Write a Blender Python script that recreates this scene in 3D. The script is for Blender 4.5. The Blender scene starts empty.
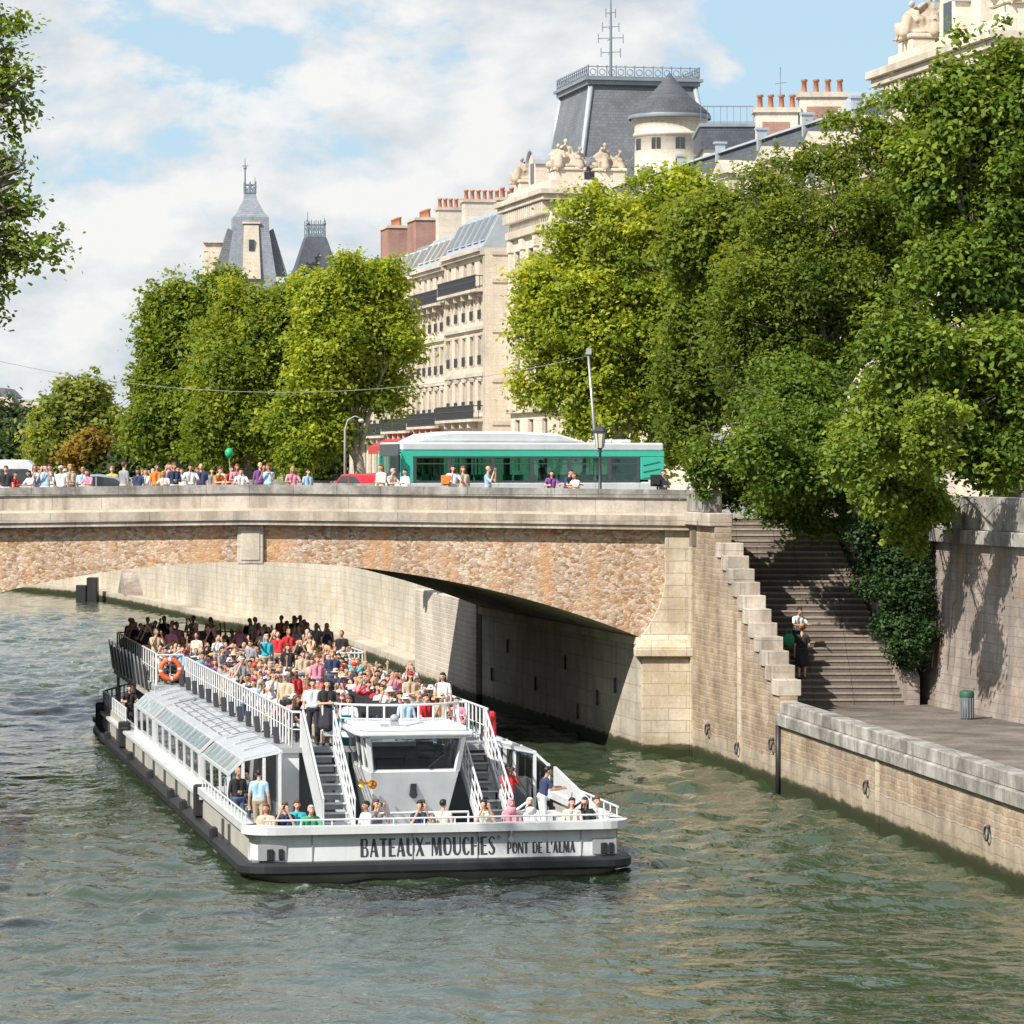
import bpy, bmesh, math, random
import numpy as np
from mathutils import Vector, Matrix
R = math.radians
random.seed(7)
rng = np.random.default_rng(11)
scene = bpy.context.scene
COL = bpy.data.collections.new("place"); scene.collection.children.link(COL)
F = 3600.0; HOR = 465.0; CZ = 10.0          # focal length in pixels, horizon row, eye height (metres)

def at(px, py, Y):
    return Vector(((px-512)*Y/F, Y, CZ-(py-HOR)*Y/F))

# ------------------------------------------------------------------ objects
def tag(o, label=None, cat=None, group=None, kind=None):
    if label: o['label'] = label
    if cat: o['category'] = cat
    if group: o['group'] = group
    if kind: o['kind'] = kind
    return o

def empty(name, loc=(0,0,0), rz=0.0, **k):
    o = bpy.data.objects.new(name, None); COL.objects.link(o)
    o.location = loc; o.rotation_euler = (0,0,rz); o.empty_display_size = .2
    return tag(o, **k)

class MB:
    def __init__(s): s.v=[]; s.f=[]; s.m=[]; s.sm=[]
    def poly(s, pts, m=0, smooth=False):
        b=len(s.v); s.v += [tuple(p) for p in pts]; s.f.append(tuple(range(b,b+len(pts)))); s.m.append(m); s.sm.append(smooth)
    def mesh(s, verts, faces, m=0, smooth=False):
        b=len(s.v); s.v += [tuple(p) for p in verts]
        for f in faces: s.f.append(tuple(b+i for i in f)); s.m.append(m); s.sm.append(smooth)
    def box(s, x0,x1,y0,y1,z0,z1, m=0):
        v=[(x0,y0,z0),(x1,y0,z0),(x1,y1,z0),(x0,y1,z0),(x0,y0,z1),(x1,y0,z1),(x1,y1,z1),(x0,y1,z1)]
        s.mesh(v,[(0,3,2,1),(4,5,6,7),(0,1,5,4),(1,2,6,5),(2,3,7,6),(3,0,4,7)],m)
    def box8(s, v, m=0):
        s.mesh(v,[(0,3,2,1),(4,5,6,7),(0,1,5,4),(1,2,6,5),(2,3,7,6),(3,0,4,7)],m)
    def bar(s, p0, p1, w, h=None, m=0, up=(0,0,1)):
        h = w if h is None else h
        p0=Vector(p0); p1=Vector(p1); d=(p1-p0).normalized(); u=Vector(up)
        if abs(d.dot(u))>.98: u=Vector((0,1,0))
        a=d.cross(u).normalized()*w/2; b=a.cross(d).normalized()*h/2
        s.box8([p0-a-b,p0+a-b,p1+a-b,p1-a-b,p0-a+b,p0+a+b,p1+a+b,p1-a+b],m)
    def tube(s, pts, r, n=8, m=0, caps=True):
        pts=[Vector(p) for p in pts]; rs = r if isinstance(r,(list,tuple)) else [r]*len(pts)
        rings=[]; prev=None
        for i,p in enumerate(pts):
            if i==0: d=pts[1]-p
            elif i==len(pts)-1: d=p-pts[-2]
            else: d=(pts[i+1]-p).normalized()+(p-pts[i-1]).normalized()
            d = d.normalized() if d.length>1e-9 else Vector((0,0,1))
            if prev is None: a = d.cross(Vector((0,0,1)) if abs(d.z)<.95 else Vector((1,0,0))).normalized()
            else:
                a = (prev-d*prev.dot(d)); a = a.normalized() if a.length>1e-6 else d.orthogonal().normalized()
            prev=a; b=d.cross(a)
            rings.append([p+(a*math.cos(2*math.pi*k/n)+b*math.sin(2*math.pi*k/n))*rs[i] for k in range(n)])
        v=[q for rr in rings for q in rr]; f=[]
        for i in range(len(pts)-1):
            for k in range(n): f.append((i*n+k,i*n+(k+1)%n,(i+1)*n+(k+1)%n,(i+1)*n+k))
        s.mesh(v,f,m,True)
        if caps:
            s.poly(rings[0][::-1],m); s.poly(rings[-1],m)
    def lathe(s, prof, c=(0,0,0), n=16, m=0, smooth=True, sx=1, sy=1):
        c=Vector(c); v=[]; f=[]
        for r,z in prof:
            for k in range(n):
                t=2*math.pi*k/n; v.append((c.x+r*math.cos(t)*sx,c.y+r*math.sin(t)*sy,c.z+z))
        for i in range(len(prof)-1):
            for k in range(n): f.append((i*n+k,i*n+(k+1)%n,(i+1)*n+(k+1)%n,(i+1)*n+k))
        s.mesh(v,f,m,smooth)
    def ball(s, c, rx, ry=None, rz=None, n=12, k=8, m=0):
        ry=rx if ry is None else ry; rz=rx if rz is None else rz
        s.lathe([(max(1e-4,math.sin(math.pi*i/k))*1.0, -math.cos(math.pi*i/k)*rz) for i in range(k+1)], c, n, m, True, rx, ry)
    def prism(s, prof, axis, a0, a1, m=0, caps=True):
        """closed profile polygon extruded along x ('x': prof=(y,z)), y ('y': prof=(x,z)) or z ('z': prof=(x,y))"""
        def P(p,a):
            return (a,p[0],p[1]) if axis=='x' else (p[0],a,p[1]) if axis=='y' else (p[0],p[1],a)
        n=len(prof)
        for i in range(n):
            j=(i+1)%n; s.poly([P(prof[i],a0),P(prof[j],a0),P(prof[j],a1),P(prof[i],a1)],m)
        if caps:
            s.poly([P(p,a0) for p in prof][::-1],m); s.poly([P(p,a1) for p in prof],m)
    def build(s, name, mats, parent=None, loc=None, rz=0, weld=True, bevel=0, fixn=True, **k):
        me=bpy.data.meshes.new(name); me.from_pydata(s.v,[],s.f)
        mats = mats if isinstance(mats,(list,tuple)) else [mats]
        for m in mats: me.materials.append(m)
        me.polygons.foreach_set('material_index', s.m); me.polygons.foreach_set('use_smooth', s.sm)
        if weld or fixn:
            bm=bmesh.new(); bm.from_mesh(me)
            if weld: bmesh.ops.remove_doubles(bm, verts=bm.verts, dist=1e-5)
            if fixn: bmesh.ops.recalc_face_normals(bm, faces=bm.faces)
            bm.to_mesh(me); bm.free()
        boxuv(me); me.update()
        return link(name, me, parent, loc, rz, bevel, **k)

def link(name, me, parent=None, loc=None, rz=0, bevel=0, **k):
    o=bpy.data.objects.new(name, me); COL.objects.link(o)
    if parent is not None: o.parent=parent
    if loc is not None: o.location=loc
    o.rotation_euler=(0,0,rz)
    if bevel:
        b=o.modifiers.new('bevel','BEVEL'); b.width=bevel; b.segments=1; b.limit_method='ANGLE'
    return tag(o, **k)

def boxuv(me):
    n=len(me.loops)
    if not n: return
    uv=me.uv_layers.new(name='UVMap')
    co=np.empty(len(me.vertices)*3,np.float32); me.vertices.foreach_get('co',co); co=co.reshape(-1,3)
    li=np.empty(n,np.int32); me.loops.foreach_get('vertex_index',li)
    np_=len(me.polygons); nm=np.empty(np_*3,np.float32); me.polygons.foreach_get('normal',nm); nm=nm.reshape(-1,3)
    lt=np.empty(np_,np.int32); me.polygons.foreach_get('loop_total',lt)
    pn=np.repeat(nm,lt,axis=0); p=co[li]
    horiz=np.abs(pn[:,2])>.75
    t=np.stack([-pn[:,1],pn[:,0]],1); ln=np.linalg.norm(t,axis=1)+1e-9; t/=ln[:,None]
    t=np.round(t,3)
    u=np.where(horiz,p[:,0],p[:,0]*t[:,0]+p[:,1]*t[:,1]); v=np.where(horiz,p[:,1],p[:,2])
    uv.data.foreach_set('uv',np.stack([u,v],1).astype(np.float32).ravel())

# ------------------------------------------------------------------ materials
class NT:
    def __init__(s,name):
        s.mat=bpy.data.materials.new(name); s.mat.use_nodes=True; s.t=s.mat.node_tree; s.t.nodes.clear()
        s.out=s.n('ShaderNodeOutputMaterial')
    def n(s,typ,**k):
        nd=s.t.nodes.new(typ)
        for a,b in k.items(): setattr(nd,a,b)
        return nd
    def l(s,a,b): s.t.links.new(a,b)
    def set(s,nd,**k):
        for a,b in k.items(): nd.inputs[a.replace('_',' ')].default_value=b
        return nd
    def noise(s,vec,scale,detail=4,rough=.55,dist=0):
        nd=s.n('ShaderNodeTexNoise'); s.set(nd,Scale=scale,Detail=detail,Roughness=rough,Distortion=dist)
        if vec is not None: s.l(vec,nd.inputs['Vector'])
        return nd.outputs['Fac']
    def mapping(s,vec,scale=(1,1,1),loc=(0,0,0)):
        nd=s.n('ShaderNodeMapping'); nd.inputs['Scale'].default_value=scale; nd.inputs['Location'].default_value=loc
        s.l(vec,nd.inputs['Vector']); return nd.outputs['Vector']
    def ramp(s,fac,stops,interp='LINEAR'):
        nd=s.n('ShaderNodeValToRGB'); cr=nd.color_ramp; cr.interpolation=interp
        while len(cr.elements)<len(stops): cr.elements.new(.5)
        for e,(p,c) in zip(cr.elements,stops):
            e.position=p; e.color=(c,c,c,1) if isinstance(c,(int,float)) else (*c[:3],1)
        s.l(fac,nd.inputs['Fac']); return nd.outputs['Color']
    def mix(s,fac,a,b,mode='MIX'):
        nd=s.n('ShaderNodeMix',data_type='RGBA',blend_type=mode)
        for i,x in ((0,fac),(6,a),(7,b)):
            if isinstance(x,(int,float)): nd.inputs[i].default_value = x if i==0 else (x,x,x,1)
            elif isinstance(x,tuple): nd.inputs[i].default_value=(*x[:3],1)
            else: s.l(x,nd.inputs[i])
        return nd.outputs[2]
    def math(s,op,a,b=0.0,clamp=False):
        nd=s.n('ShaderNodeMath',operation=op,use_clamp=clamp)
        for i,x in ((0,a),(1,b)):
            if isinstance(x,(int,float)): nd.inputs[i].default_value=x
            else: s.l(x,nd.inputs[i])
        return nd.outputs[0]
    def pos(s): return s.n('ShaderNodeNewGeometry').outputs['Position']
    def obj(s): return s.n('ShaderNodeTexCoord').outputs['Object']
    def uv(s): return s.n('ShaderNodeTexCoord').outputs['UV']
    def bsdf(s,col,rough=.7,metal=0,bump=None,bstr=.3,bdist=.02,**k):
        b=s.n('ShaderNodeBsdfPrincipled')
        for x,nm in ((col,'Base Color'),(rough,'Roughness'),(metal,'Metallic')):
            if isinstance(x,(int,float)): b.inputs[nm].default_value=x
            elif isinstance(x,tuple): b.inputs[nm].default_value=(*x[:3],1)
            else: s.l(x,b.inputs[nm])
        for a,v in k.items(): b.inputs[a.replace('_',' ')].default_value=v
        if bump is not None:
            bp=s.n('ShaderNodeBump'); bp.inputs['Strength'].default_value=bstr; bp.inputs['Distance'].default_value=bdist
            s.l(bump,bp.inputs['Height']); s.l(bp.outputs['Normal'],b.inputs['Normal'])
        s.l(b.outputs[0],s.out.inputs['Surface']); return b

def plain(name,c,rough=.5,metal=0,var=.12,scale=3.0,**k):
    """a paint or metal with slight grime so that it is never perfectly even"""
    t=NT(name); nz=t.noise(t.obj(),scale,5,.6)
    f=t.ramp(nz,[(.3,1-var),(.7,1+var*.4)])
    col=t.mix(1.0,tuple(c),f,'MULTIPLY')
    t.bsdf(col,rough,metal,**k); return t.mat

def stone(name,c1,c2,mortar,bw=1.0,bh=.4,ms=.012,streak=.35,algae=False,grime=.35,blotch=None,rough=.9,bstr=.5,dark=(.12,.105,.085),lower=None,tint=None,big=.35,warp=.05):
    t=NT(name); P=t.pos(); uv=t.uv()
    # slight warp so that joints are not ruler straight
    wn=t.n('ShaderNodeTexNoise'); t.set(wn,Scale=1.3,Detail=3.0); t.l(P,wn.inputs['Vector'])
    sub=t.n('ShaderNodeVectorMath',operation='MULTIPLY_ADD'); t.l(wn.outputs['Color'],sub.inputs[0]); sub.inputs[1].default_value=(warp,warp,0); t.l(uv,sub.inputs[2])
    def brick(bw,bh,ms,a,b,m):
        br=t.n('ShaderNodeTexBrick'); t.set(br,Scale=1.0); br.inputs['Mortar Size'].default_value=ms; br.inputs['Brick Width'].default_value=bw; br.inputs['Row Height'].default_value=bh
        br.inputs['Mortar Smooth'].default_value=.4; br.inputs['Bias'].default_value=0.0
        br.inputs['Color1'].default_value=(*a,1); br.inputs['Color2'].default_value=(*b,1); br.inputs['Mortar'].default_value=(*m,1)
        t.l(sub.outputs[0],br.inputs['Vector']); return br
    br=brick(bw,bh,ms,c1,c2,mortar); col=br.outputs['Color']; fac=br.outputs['Fac']
    if lower:
        b2=brick(1.1,.36,.012,lower,tuple(x*.86 for x in lower),tuple(x*.6 for x in lower))
        sz=t.n('ShaderNodeSeparateXYZ'); t.l(P,sz.inputs[0])
        zz=t.math('ADD',sz.outputs['Z'],t.math('MULTIPLY',t.noise(P,.5,3),.5))
        mk=t.ramp(t.math('MULTIPLY',zz,.4),[(.50,0.0),(.53,1.0)])
        col=t.mix(mk,b2.outputs['Color'],col); fac=t.mix(mk,b2.outputs['Fac'],fac)
    if blotch:
        bl=t.ramp(t.noise(P,.8,5,.65),[(.46,0.0),(.62,1.0)]); col=t.mix(t.math('MULTIPLY',bl,.75),col,tuple(blotch))
    big_=t.ramp(t.noise(P,big,5,.6),[(.28,1-grime),(.66,1.12)]); col=t.mix(1.0,col,big_,'MULTIPLY')
    fine=t.noise(P,9,6,.7); col=t.mix(1.0,col,t.ramp(fine,[(.25,.78),(.7,1.12)]),'MULTIPLY')
    if streak:
        s1=t.ramp(t.noise(t.mapping(P,(1.6,1.6,.10)),1.0,6,.65),[(.48,0.0),(.72,1.0)])
        col=t.mix(t.math('MULTIPLY',s1,streak),col,dark)
    if algae:
        sz=t.n('ShaderNodeSeparateXYZ'); t.l(P,sz.inputs[0])
        zz=t.math('SUBTRACT',sz.outputs['Z'],t.math('MULTIPLY',t.noise(t.mapping(P,(1,1,3)),1.4,6,.7),.45))
        pass
        a2=t.ramp(t.math('MULTIPLY',zz,.5),[(.0,.5),(.30,0.0)]); col=t.mix(a2,col,(.26,.20,.12)); a=t.ramp(zz,[(.02,1.0),(.16,.9),(.26,0.0)]); col=t.mix(a,col,(.028,.034,.012))
    h=t.math('ADD',t.math('MULTIPLY',fac,-1.0),t.math('MULTIPLY',fine,.8))
    t.bsdf(col,rough,bump=h,bstr=bstr,bdist=.03,Specular_IOR_Level=.25); return t.mat

def rubble(name):
    t=NT(name); P=t.pos()
    w=t.n('ShaderNodeTexNoise'); t.set(w,Scale=2.0,Detail=4.0); t.l(P,w.inputs['Vector'])
    ad=t.n('ShaderNodeVectorMath',operation='MULTIPLY_ADD'); t.l(w.outputs['Color'],ad.inputs[0]); ad.inputs[1].default_value=(.25,.25,.25); t.l(t.mapping(P,(.75,1,1.15)),ad.inputs[2])
    vo=t.n('ShaderNodeTexVoronoi'); t.set(vo,Scale=10.5); t.l(ad.outputs[0],vo.inputs['Vector'])
    sp=t.n('ShaderNodeSeparateColor'); t.l(vo.outputs['Color'],sp.inputs[0])
    col=t.ramp(sp.outputs[0],[(0,(.31,.19,.11)),(.2,(.44,.28,.17)),(.42,(.52,.39,.28)),(.6,(.40,.32,.25)),(.78,(.58,.48,.38)),(1,(.58,.34,.18))],'CONSTANT')
    ve=t.n('ShaderNodeTexVoronoi',feature='DISTANCE_TO_EDGE'); t.set(ve,Scale=10.5); t.l(ad.outputs[0],ve.inputs['Vector'])
    ed=t.ramp(ve.outputs['Distance'],[(.0,.8),(.06,0.0)])
    col=t.mix(t.math('MULTIPLY',ed,.6),col,(.28,.19,.13))
    pit=t.noise(P,16,6,.75); col=t.mix(1.0,col,t.ramp(pit,[(.3,.6),(.55,1.15)]),'MULTIPLY')
    warm=t.ramp(t.noise(t.mapping(P,(1.6,1.6,.3)),.9,4,.6),[(.5,0.0),(.66,1.0)]); col=t.mix(t.math('MULTIPLY',warm,.6),col,(.60,.33,.16))
    big=t.ramp(t.noise(P,.3,4),[(.3,.86),(.7,1.12)]); col=t.mix(1.0,col,big,'MULTIPLY')
    pale=t.ramp(t.noise(t.mapping(P,(1.2,1.2,.2)),.8,5,.6),[(.5,0.0),(.7,.35)]); col=t.mix(pale,col,(.58,.50,.42))
    h=t.math('ADD',t.math('MULTIPLY',ve.outputs['Distance'],2.0),pit)
    t.bsdf(col,.95,bump=h,bstr=.35,bdist=.04,Specular_IOR_Level=.2); return t.mat

def leafmat(name,cols,trans=.55):
    cols=[tuple(min(.6,x*1.2) for x in c) for c in cols]
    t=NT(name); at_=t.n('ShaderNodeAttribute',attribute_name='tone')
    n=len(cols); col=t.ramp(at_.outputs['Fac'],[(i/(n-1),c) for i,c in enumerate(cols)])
    d=t.n('ShaderNodeBsdfPrincipled'); t.l(col,d.inputs['Base Color']); d.inputs['Roughness'].default_value=.55; d.inputs['Specular IOR Level'].default_value=.3
    tr=t.n('ShaderNodeBsdfTranslucent'); tc=t.mix(1.0,col,(1.5,1.35,.5),'MULTIPLY'); t.l(tc,tr.inputs['Color'])
    mx=t.n('ShaderNodeMixShader'); mx.inputs[0].default_value=trans; t.l(d.outputs[0],mx.inputs[1]); t.l(tr.outputs[0],mx.inputs[2])
    t.l(mx.outputs[0],t.out.inputs['Surface']); return t.mat

def glassmat(name,c=(.03,.04,.045),rough=.06):
    t=NT(name); nz=t.noise(t.obj(),.8,3); col=t.mix(1.0,tuple(c),t.ramp(nz,[(.3,.5),(.7,1.6)]),'MULTIPLY')
    t.bsdf(col,rough,Specular_IOR_Level=.8); return t.mat

M={}
def dirty(name,c,rough,amt,stain=(.25,.15,.08)):
    """paint with run-down rust streaks and grey scuffs"""
    t=NT(name); P=t.obj(); col=t.mix(1.0,tuple(c),t.ramp(t.noise(P,.9,6,.65),[(.3,.80),(.7,1.04)]),'MULTIPLY')
    s1=t.ramp(t.noise(t.mapping(P,(3.2,3.2,.35)),1.0,5,.7),[(.56,0.0),(.74,1.0)]); col=t.mix(t.math('MULTIPLY',s1,amt*.55),col,stain)
    s2=t.ramp(t.noise(t.mapping(P,(1,1,5)),2.3,6,.7),[(.60,0.0),(.70,1.0)]); col=t.mix(t.math('MULTIPLY',s2,amt*.4),col,tuple(x*.55 for x in c))
    t.bsdf(col,rough); return t.mat
M['cream']=stone('cream_stone',(.66,.57,.46),(.62,.54,.43),(.44,.37,.29),.9,.42,.008,.22,grime=.2,bstr=.2,dark=(.25,.2,.16))
M['palace']=stone('palace_stone',(.71,.63,.52),(.66,.58,.48),(.48,.40,.30),1.0,.5,.008,.25,grime=.22,bstr=.25,dark=(.3,.23,.17))
M['trim']=stone('trim_stone',(.60,.53,.43),(.58,.51,.41),(.5,.44,.36),2.0,1.0,.003,.35,grime=.3,bstr=.15,dark=(.2,.17,.14))
M['ashlar']=stone('pale_ashlar',(.66,.57,.44),(.61,.53,.41),(.34,.28,.2),1.2,.42,.012,.30,algae=True,grime=.3,blotch=(.50,.40,.26))
M['darkash']=stone('vault_stone',(.60,.53,.43),(.54,.48,.39),(.36,.31,.25),1.4,.6,.012,.4,algae=True,grime=.4)
M['quay']=stone('quay_masonry',(.45,.33,.22),(.34,.245,.165),(.44,.35,.26),.46,.19,.03,.4,algae=True,grime=.45,blotch=(.50,.41,.31),lower=(.48,.40,.30),big=.9,bstr=.45,warp=.16)
M['tall']=stone('retaining_masonry',(.45,.39,.345),(.40,.345,.30),(.32,.27,.23),.75,.3,.014,.8,grime=.5,blotch=(.36,.27,.21),dark=(.14,.125,.115),big=.5)
M['coping']=stone('grey_coping',(.47,.44,.40),(.43,.405,.37),(.25,.22,.19),1.5,3.0,.014,.75,grime=.55,bstr=.5,dark=(.10,.095,.085),blotch=(.20,.185,.165),big=.9)
M['parapet']=stone('parapet_stone',(.62,.55,.47),(.53,.465,.39),(.34,.29,.23),1.7,.9,.014,.75,grime=.42,bstr=.4,dark=(.20,.16,.12),blotch=(.50,.40,.29),big=.6)
M['farwall']=stone('far_quay_stone',(.60,.54,.45),(.55,.50,.41),(.42,.36,.28),1.1,.4,.012,.28,algae=True,grime=.3,blotch=(.50,.42,.30),big=.12)
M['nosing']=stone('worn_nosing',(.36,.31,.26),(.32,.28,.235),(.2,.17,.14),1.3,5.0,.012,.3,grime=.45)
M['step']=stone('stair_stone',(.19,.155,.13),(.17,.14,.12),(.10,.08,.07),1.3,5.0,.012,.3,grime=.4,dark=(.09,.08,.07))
M['rubble']=rubble('millstone_rubble')
M['statue']=stone('carved_stone',(.52,.43,.33),(.52,.43,.33),(.52,.43,.33),5,5,.0,.3,grime=.35,bstr=.3,dark=(.25,.18,.13))
def slate(name,c,w=.35,h=.22):
    return stone(name,c,tuple(x*.8 for x in c),tuple(x*.55 for x in c),w,h,.012,.25,grime=.25,rough=.55,bstr=.25,dark=tuple(x*.6 for x in c))
M['slate']=slate('grey_slate',(.20,.215,.235)); M['slate2']=slate('dark_slate',(.10,.11,.13)); 
M['farslate']=slate('hazed_slate',(.30,.33,.37))  # distance haze put into the slate's lighter, bluer colour
M['zinc']=plain('zinc',(.42,.46,.50),.45,.2,.2,1.0); M['zincd']=plain('dark_zinc',(.25,.28,.31),.5,.2,.2,1.0)
M['brickred']=stone('chimney_brick',(.40,.20,.15),(.34,.17,.13),(.42,.33,.27),.22,.075,.01,.3,grime=.3)
M['pot']=plain('terracotta',(.46,.20,.12),.85)
M['iron']=plain('black_iron',(.07,.075,.085),.5,.4); M['crest']=plain('grey_crest_iron',(.20,.24,.28),.5,.3)
M['white']=dirty('white_paint',(.71,.73,.74),.35,.25); M['whiteb']=dirty('boat_white',(.71,.73,.74),.4,.35)
M['hullside']=dirty('hull_side_paint',(.52,.50,.45),.5,.8)
M['black']=dirty('black_rubber',(.022,.023,.027),.5,.4,(.10,.08,.065)); M['seat']=plain('black_seat',(.03,.03,.035),.5)
M['roofp']=dirty('canopy_roof',(.52,.56,.59),.35,.4); M['deck']=plain('grey_deck',(.34,.35,.36),.7,0,.25,1.5); M['grey']=plain('grey_paint',(.35,.36,.37),.5); M['dgrey']=plain('dark_panel',(.08,.085,.09),.5)
M['glass']=glassmat('dark_glass'); M['glassb']=glassmat('bus_glass',(.02,.06,.055),.05)
M['letters']=plain('dark_lettering',(.05,.055,.065),.5)
M['ringo']=plain('orange_ring',(.80,.13,.035),.5); M['redcloth']=plain('red_cloth',(.62,.03,.04),.8)
M['teal']=plain('bus_green',(.06,.56,.40),.35,0,.08); M['tyre']=plain('tyre',(.02,.02,.02),.8); M['steel']=plain('steel',(.5,.5,.5),.35,.8)
M['silver']=plain('silver_car',(.42,.46,.5),.3,.5,.05); M['redcar']=plain('red_car',(.6,.02,.03),.3); M['bark']=plain('bark',(.16,.135,.11),.95,0,.5,6.0); M['barkp']=plain('pale_bark',(.33,.30,.24),.95,0,.45,3.0)
M['asphalt']=plain('asphalt',(.07,.07,.072),.9,0,.3,1.5); M['pave']=plain('paving',(.33,.31,.28),.9,0,.3,.7); M['walk']=stone('quay_walk',(.19,.165,.145),(.17,.15,.13),(.12,.10,.09),.9,.6,.012,.0,grime=.5,blotch=(.27,.23,.19),big=.5)
M['brass']=plain('brass',(.75,.42,.08),.25,.9); M['lamp']=plain('lamp_glass',(.62,.60,.48),.2); M['balloon']=plain('balloon',(.01,.42,.17),.3,0,.03)
M['tarp']=plain('dark_tarp',(.05,.06,.08),.7); M['awning']=plain('red_awning',(.42,.05,.04),.8)
def canopymat():
    t=NT('canopy_glass'); nz=t.noise(t.obj(),1.5,5); b=t.bsdf(t.mix(1.0,(.50,.62,.66),t.ramp(nz,[(.3,.7),(.7,1.15)]),'MULTIPLY'),.12,Specular_IOR_Level=.8)
    tr=t.n('ShaderNodeBsdfTransparent'); tr.inputs[0].default_value=(.85,.93,.93,1); mx=t.n('ShaderNodeMixShader'); mx.inputs[0].default_value=.72
    t.l(tr.outputs[0],mx.inputs[1]); t.l(b.outputs[0],mx.inputs[2]); t.l(mx.outputs[0],t.out.inputs['Surface']); return t.mat
M['canopy']=canopymat()
def clearmat():
    t=NT('clear_glass'); g=t.n('ShaderNodeBsdfGlossy'); g.inputs['Roughness'].default_value=.03
    tr=t.n('ShaderNodeBsdfTransparent'); tr.inputs[0].default_value=(.75,.82,.82,1); mx=t.n('ShaderNodeMixShader'); fr=t.n('ShaderNodeFresnel'); fr.inputs[0].default_value=1.5
    t.l(fr.outputs[0],mx.inputs[0]); t.l(tr.outputs[0],mx.inputs[1]); t.l(g.outputs[0],mx.inputs[2]); t.l(mx.outputs[0],t.out.inputs['Surface']); return t.mat
M['clear']=clearmat()
# ------------------------------------------------------------------ people
def _cap(m,p0,p1,r0,r1,n=8):
    p0=Vector(p0);p1=Vector(p1); d=p1-p0; L=d.length
    if L<1e-6: m.ball(p0,r0,n=n,k=6); return
    d/=L; k=4; pts=[];rs=[]
    for i in range(k): a=math.pi/2*i/k; pts.append(p0-d*r0*math.cos(a)); rs.append(max(r0*math.sin(a),1e-3))
    pts.append(p0);rs.append(r0);pts.append(p1);rs.append(r1)
    for i in range(1,k+1): a=math.pi/2*i/k; pts.append(p1+d*r1*math.sin(a)); rs.append(max(r1*math.cos(a),1e-3))
    m.tube(pts,rs,n)
def _remesh(m,name,vox,mats,smooth=3):
    me=bpy.data.meshes.new(name); me.from_pydata(m.v,[],m.f); bm=bmesh.new(); bm.from_mesh(me); bmesh.ops.remove_doubles(bm,verts=bm.verts,dist=1e-5); bmesh.ops.recalc_face_normals(bm,faces=bm.faces); bm.to_mesh(me); bm.free()
    o=bpy.data.objects.new(name,me); COL.objects.link(o); md=o.modifiers.new('r','REMESH'); md.mode='VOXEL'; md.voxel_size=vox
    if smooth: s=o.modifiers.new('s','SMOOTH'); s.iterations=smooth; s.factor=.5
    dg=bpy.context.evaluated_depsgraph_get(); out=bpy.data.meshes.new_from_object(o.evaluated_get(dg)); out.name=name; bpy.data.objects.remove(o); bpy.data.meshes.remove(me)
    out.materials.clear()
    for x in mats: out.materials.append(x)
    out.polygons.foreach_set('use_smooth',[True]*len(out.polygons)); return out
P_DEF={}
SKIN=[plain('skin_light',(.62,.36,.25),.6,0,.05),plain('skin_tan',(.44,.24,.15),.6,0,.05),plain('skin_dark',(.16,.08,.05),.6,0,.05)]
EYE=plain('eye',(.03,.02,.02),.3,0,.02); LIP=plain('lip',(.42,.13,.11),.5,0,.02); SHOE=plain('shoe',(.06,.05,.05),.6)
TOPS={'white':(.74,.74,.74),'pale blue':(.38,.55,.72),'red':(.62,.03,.04),'pink':(.68,.27,.36),'turquoise':(.03,.42,.52),'navy':(.03,.045,.11),'black':(.02,.02,.022),'grey':(.28,.29,.31),'yellow':(.70,.46,.05),'green':(.04,.38,.17),'beige':(.55,.43,.30),'purple':(.20,.07,.26),'orange':(.72,.22,.04),'cream':(.70,.62,.50)}
TOPM={k:plain('cloth_'+k.replace(' ','_'),v,.85,0,.12,5) for k,v in TOPS.items()}
BOTS={'blue jeans':plain('denim',(.07,.11,.2),.85,0,.2,6),'dark trousers':plain('dark_trousers',(.03,.03,.04),.85),'beige trousers':plain('beige_trousers',(.45,.37,.27),.85),'white trousers':plain('white_trousers',(.68,.68,.66),.85)}
HAIRM={'black':plain('hair_black',(.018,.014,.012),.5,0,.3,20),'brown':plain('hair_brown',(.10,.05,.025),.55,0,.3,20),'blond':plain('hair_blond',(.45,.30,.13),.55,0,.25,20),'grey':plain('hair_grey',(.42,.41,.39),.6,0,.2,20),'auburn':plain('hair_auburn',(.22,.07,.03),.55,0,.3,20)}
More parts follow.
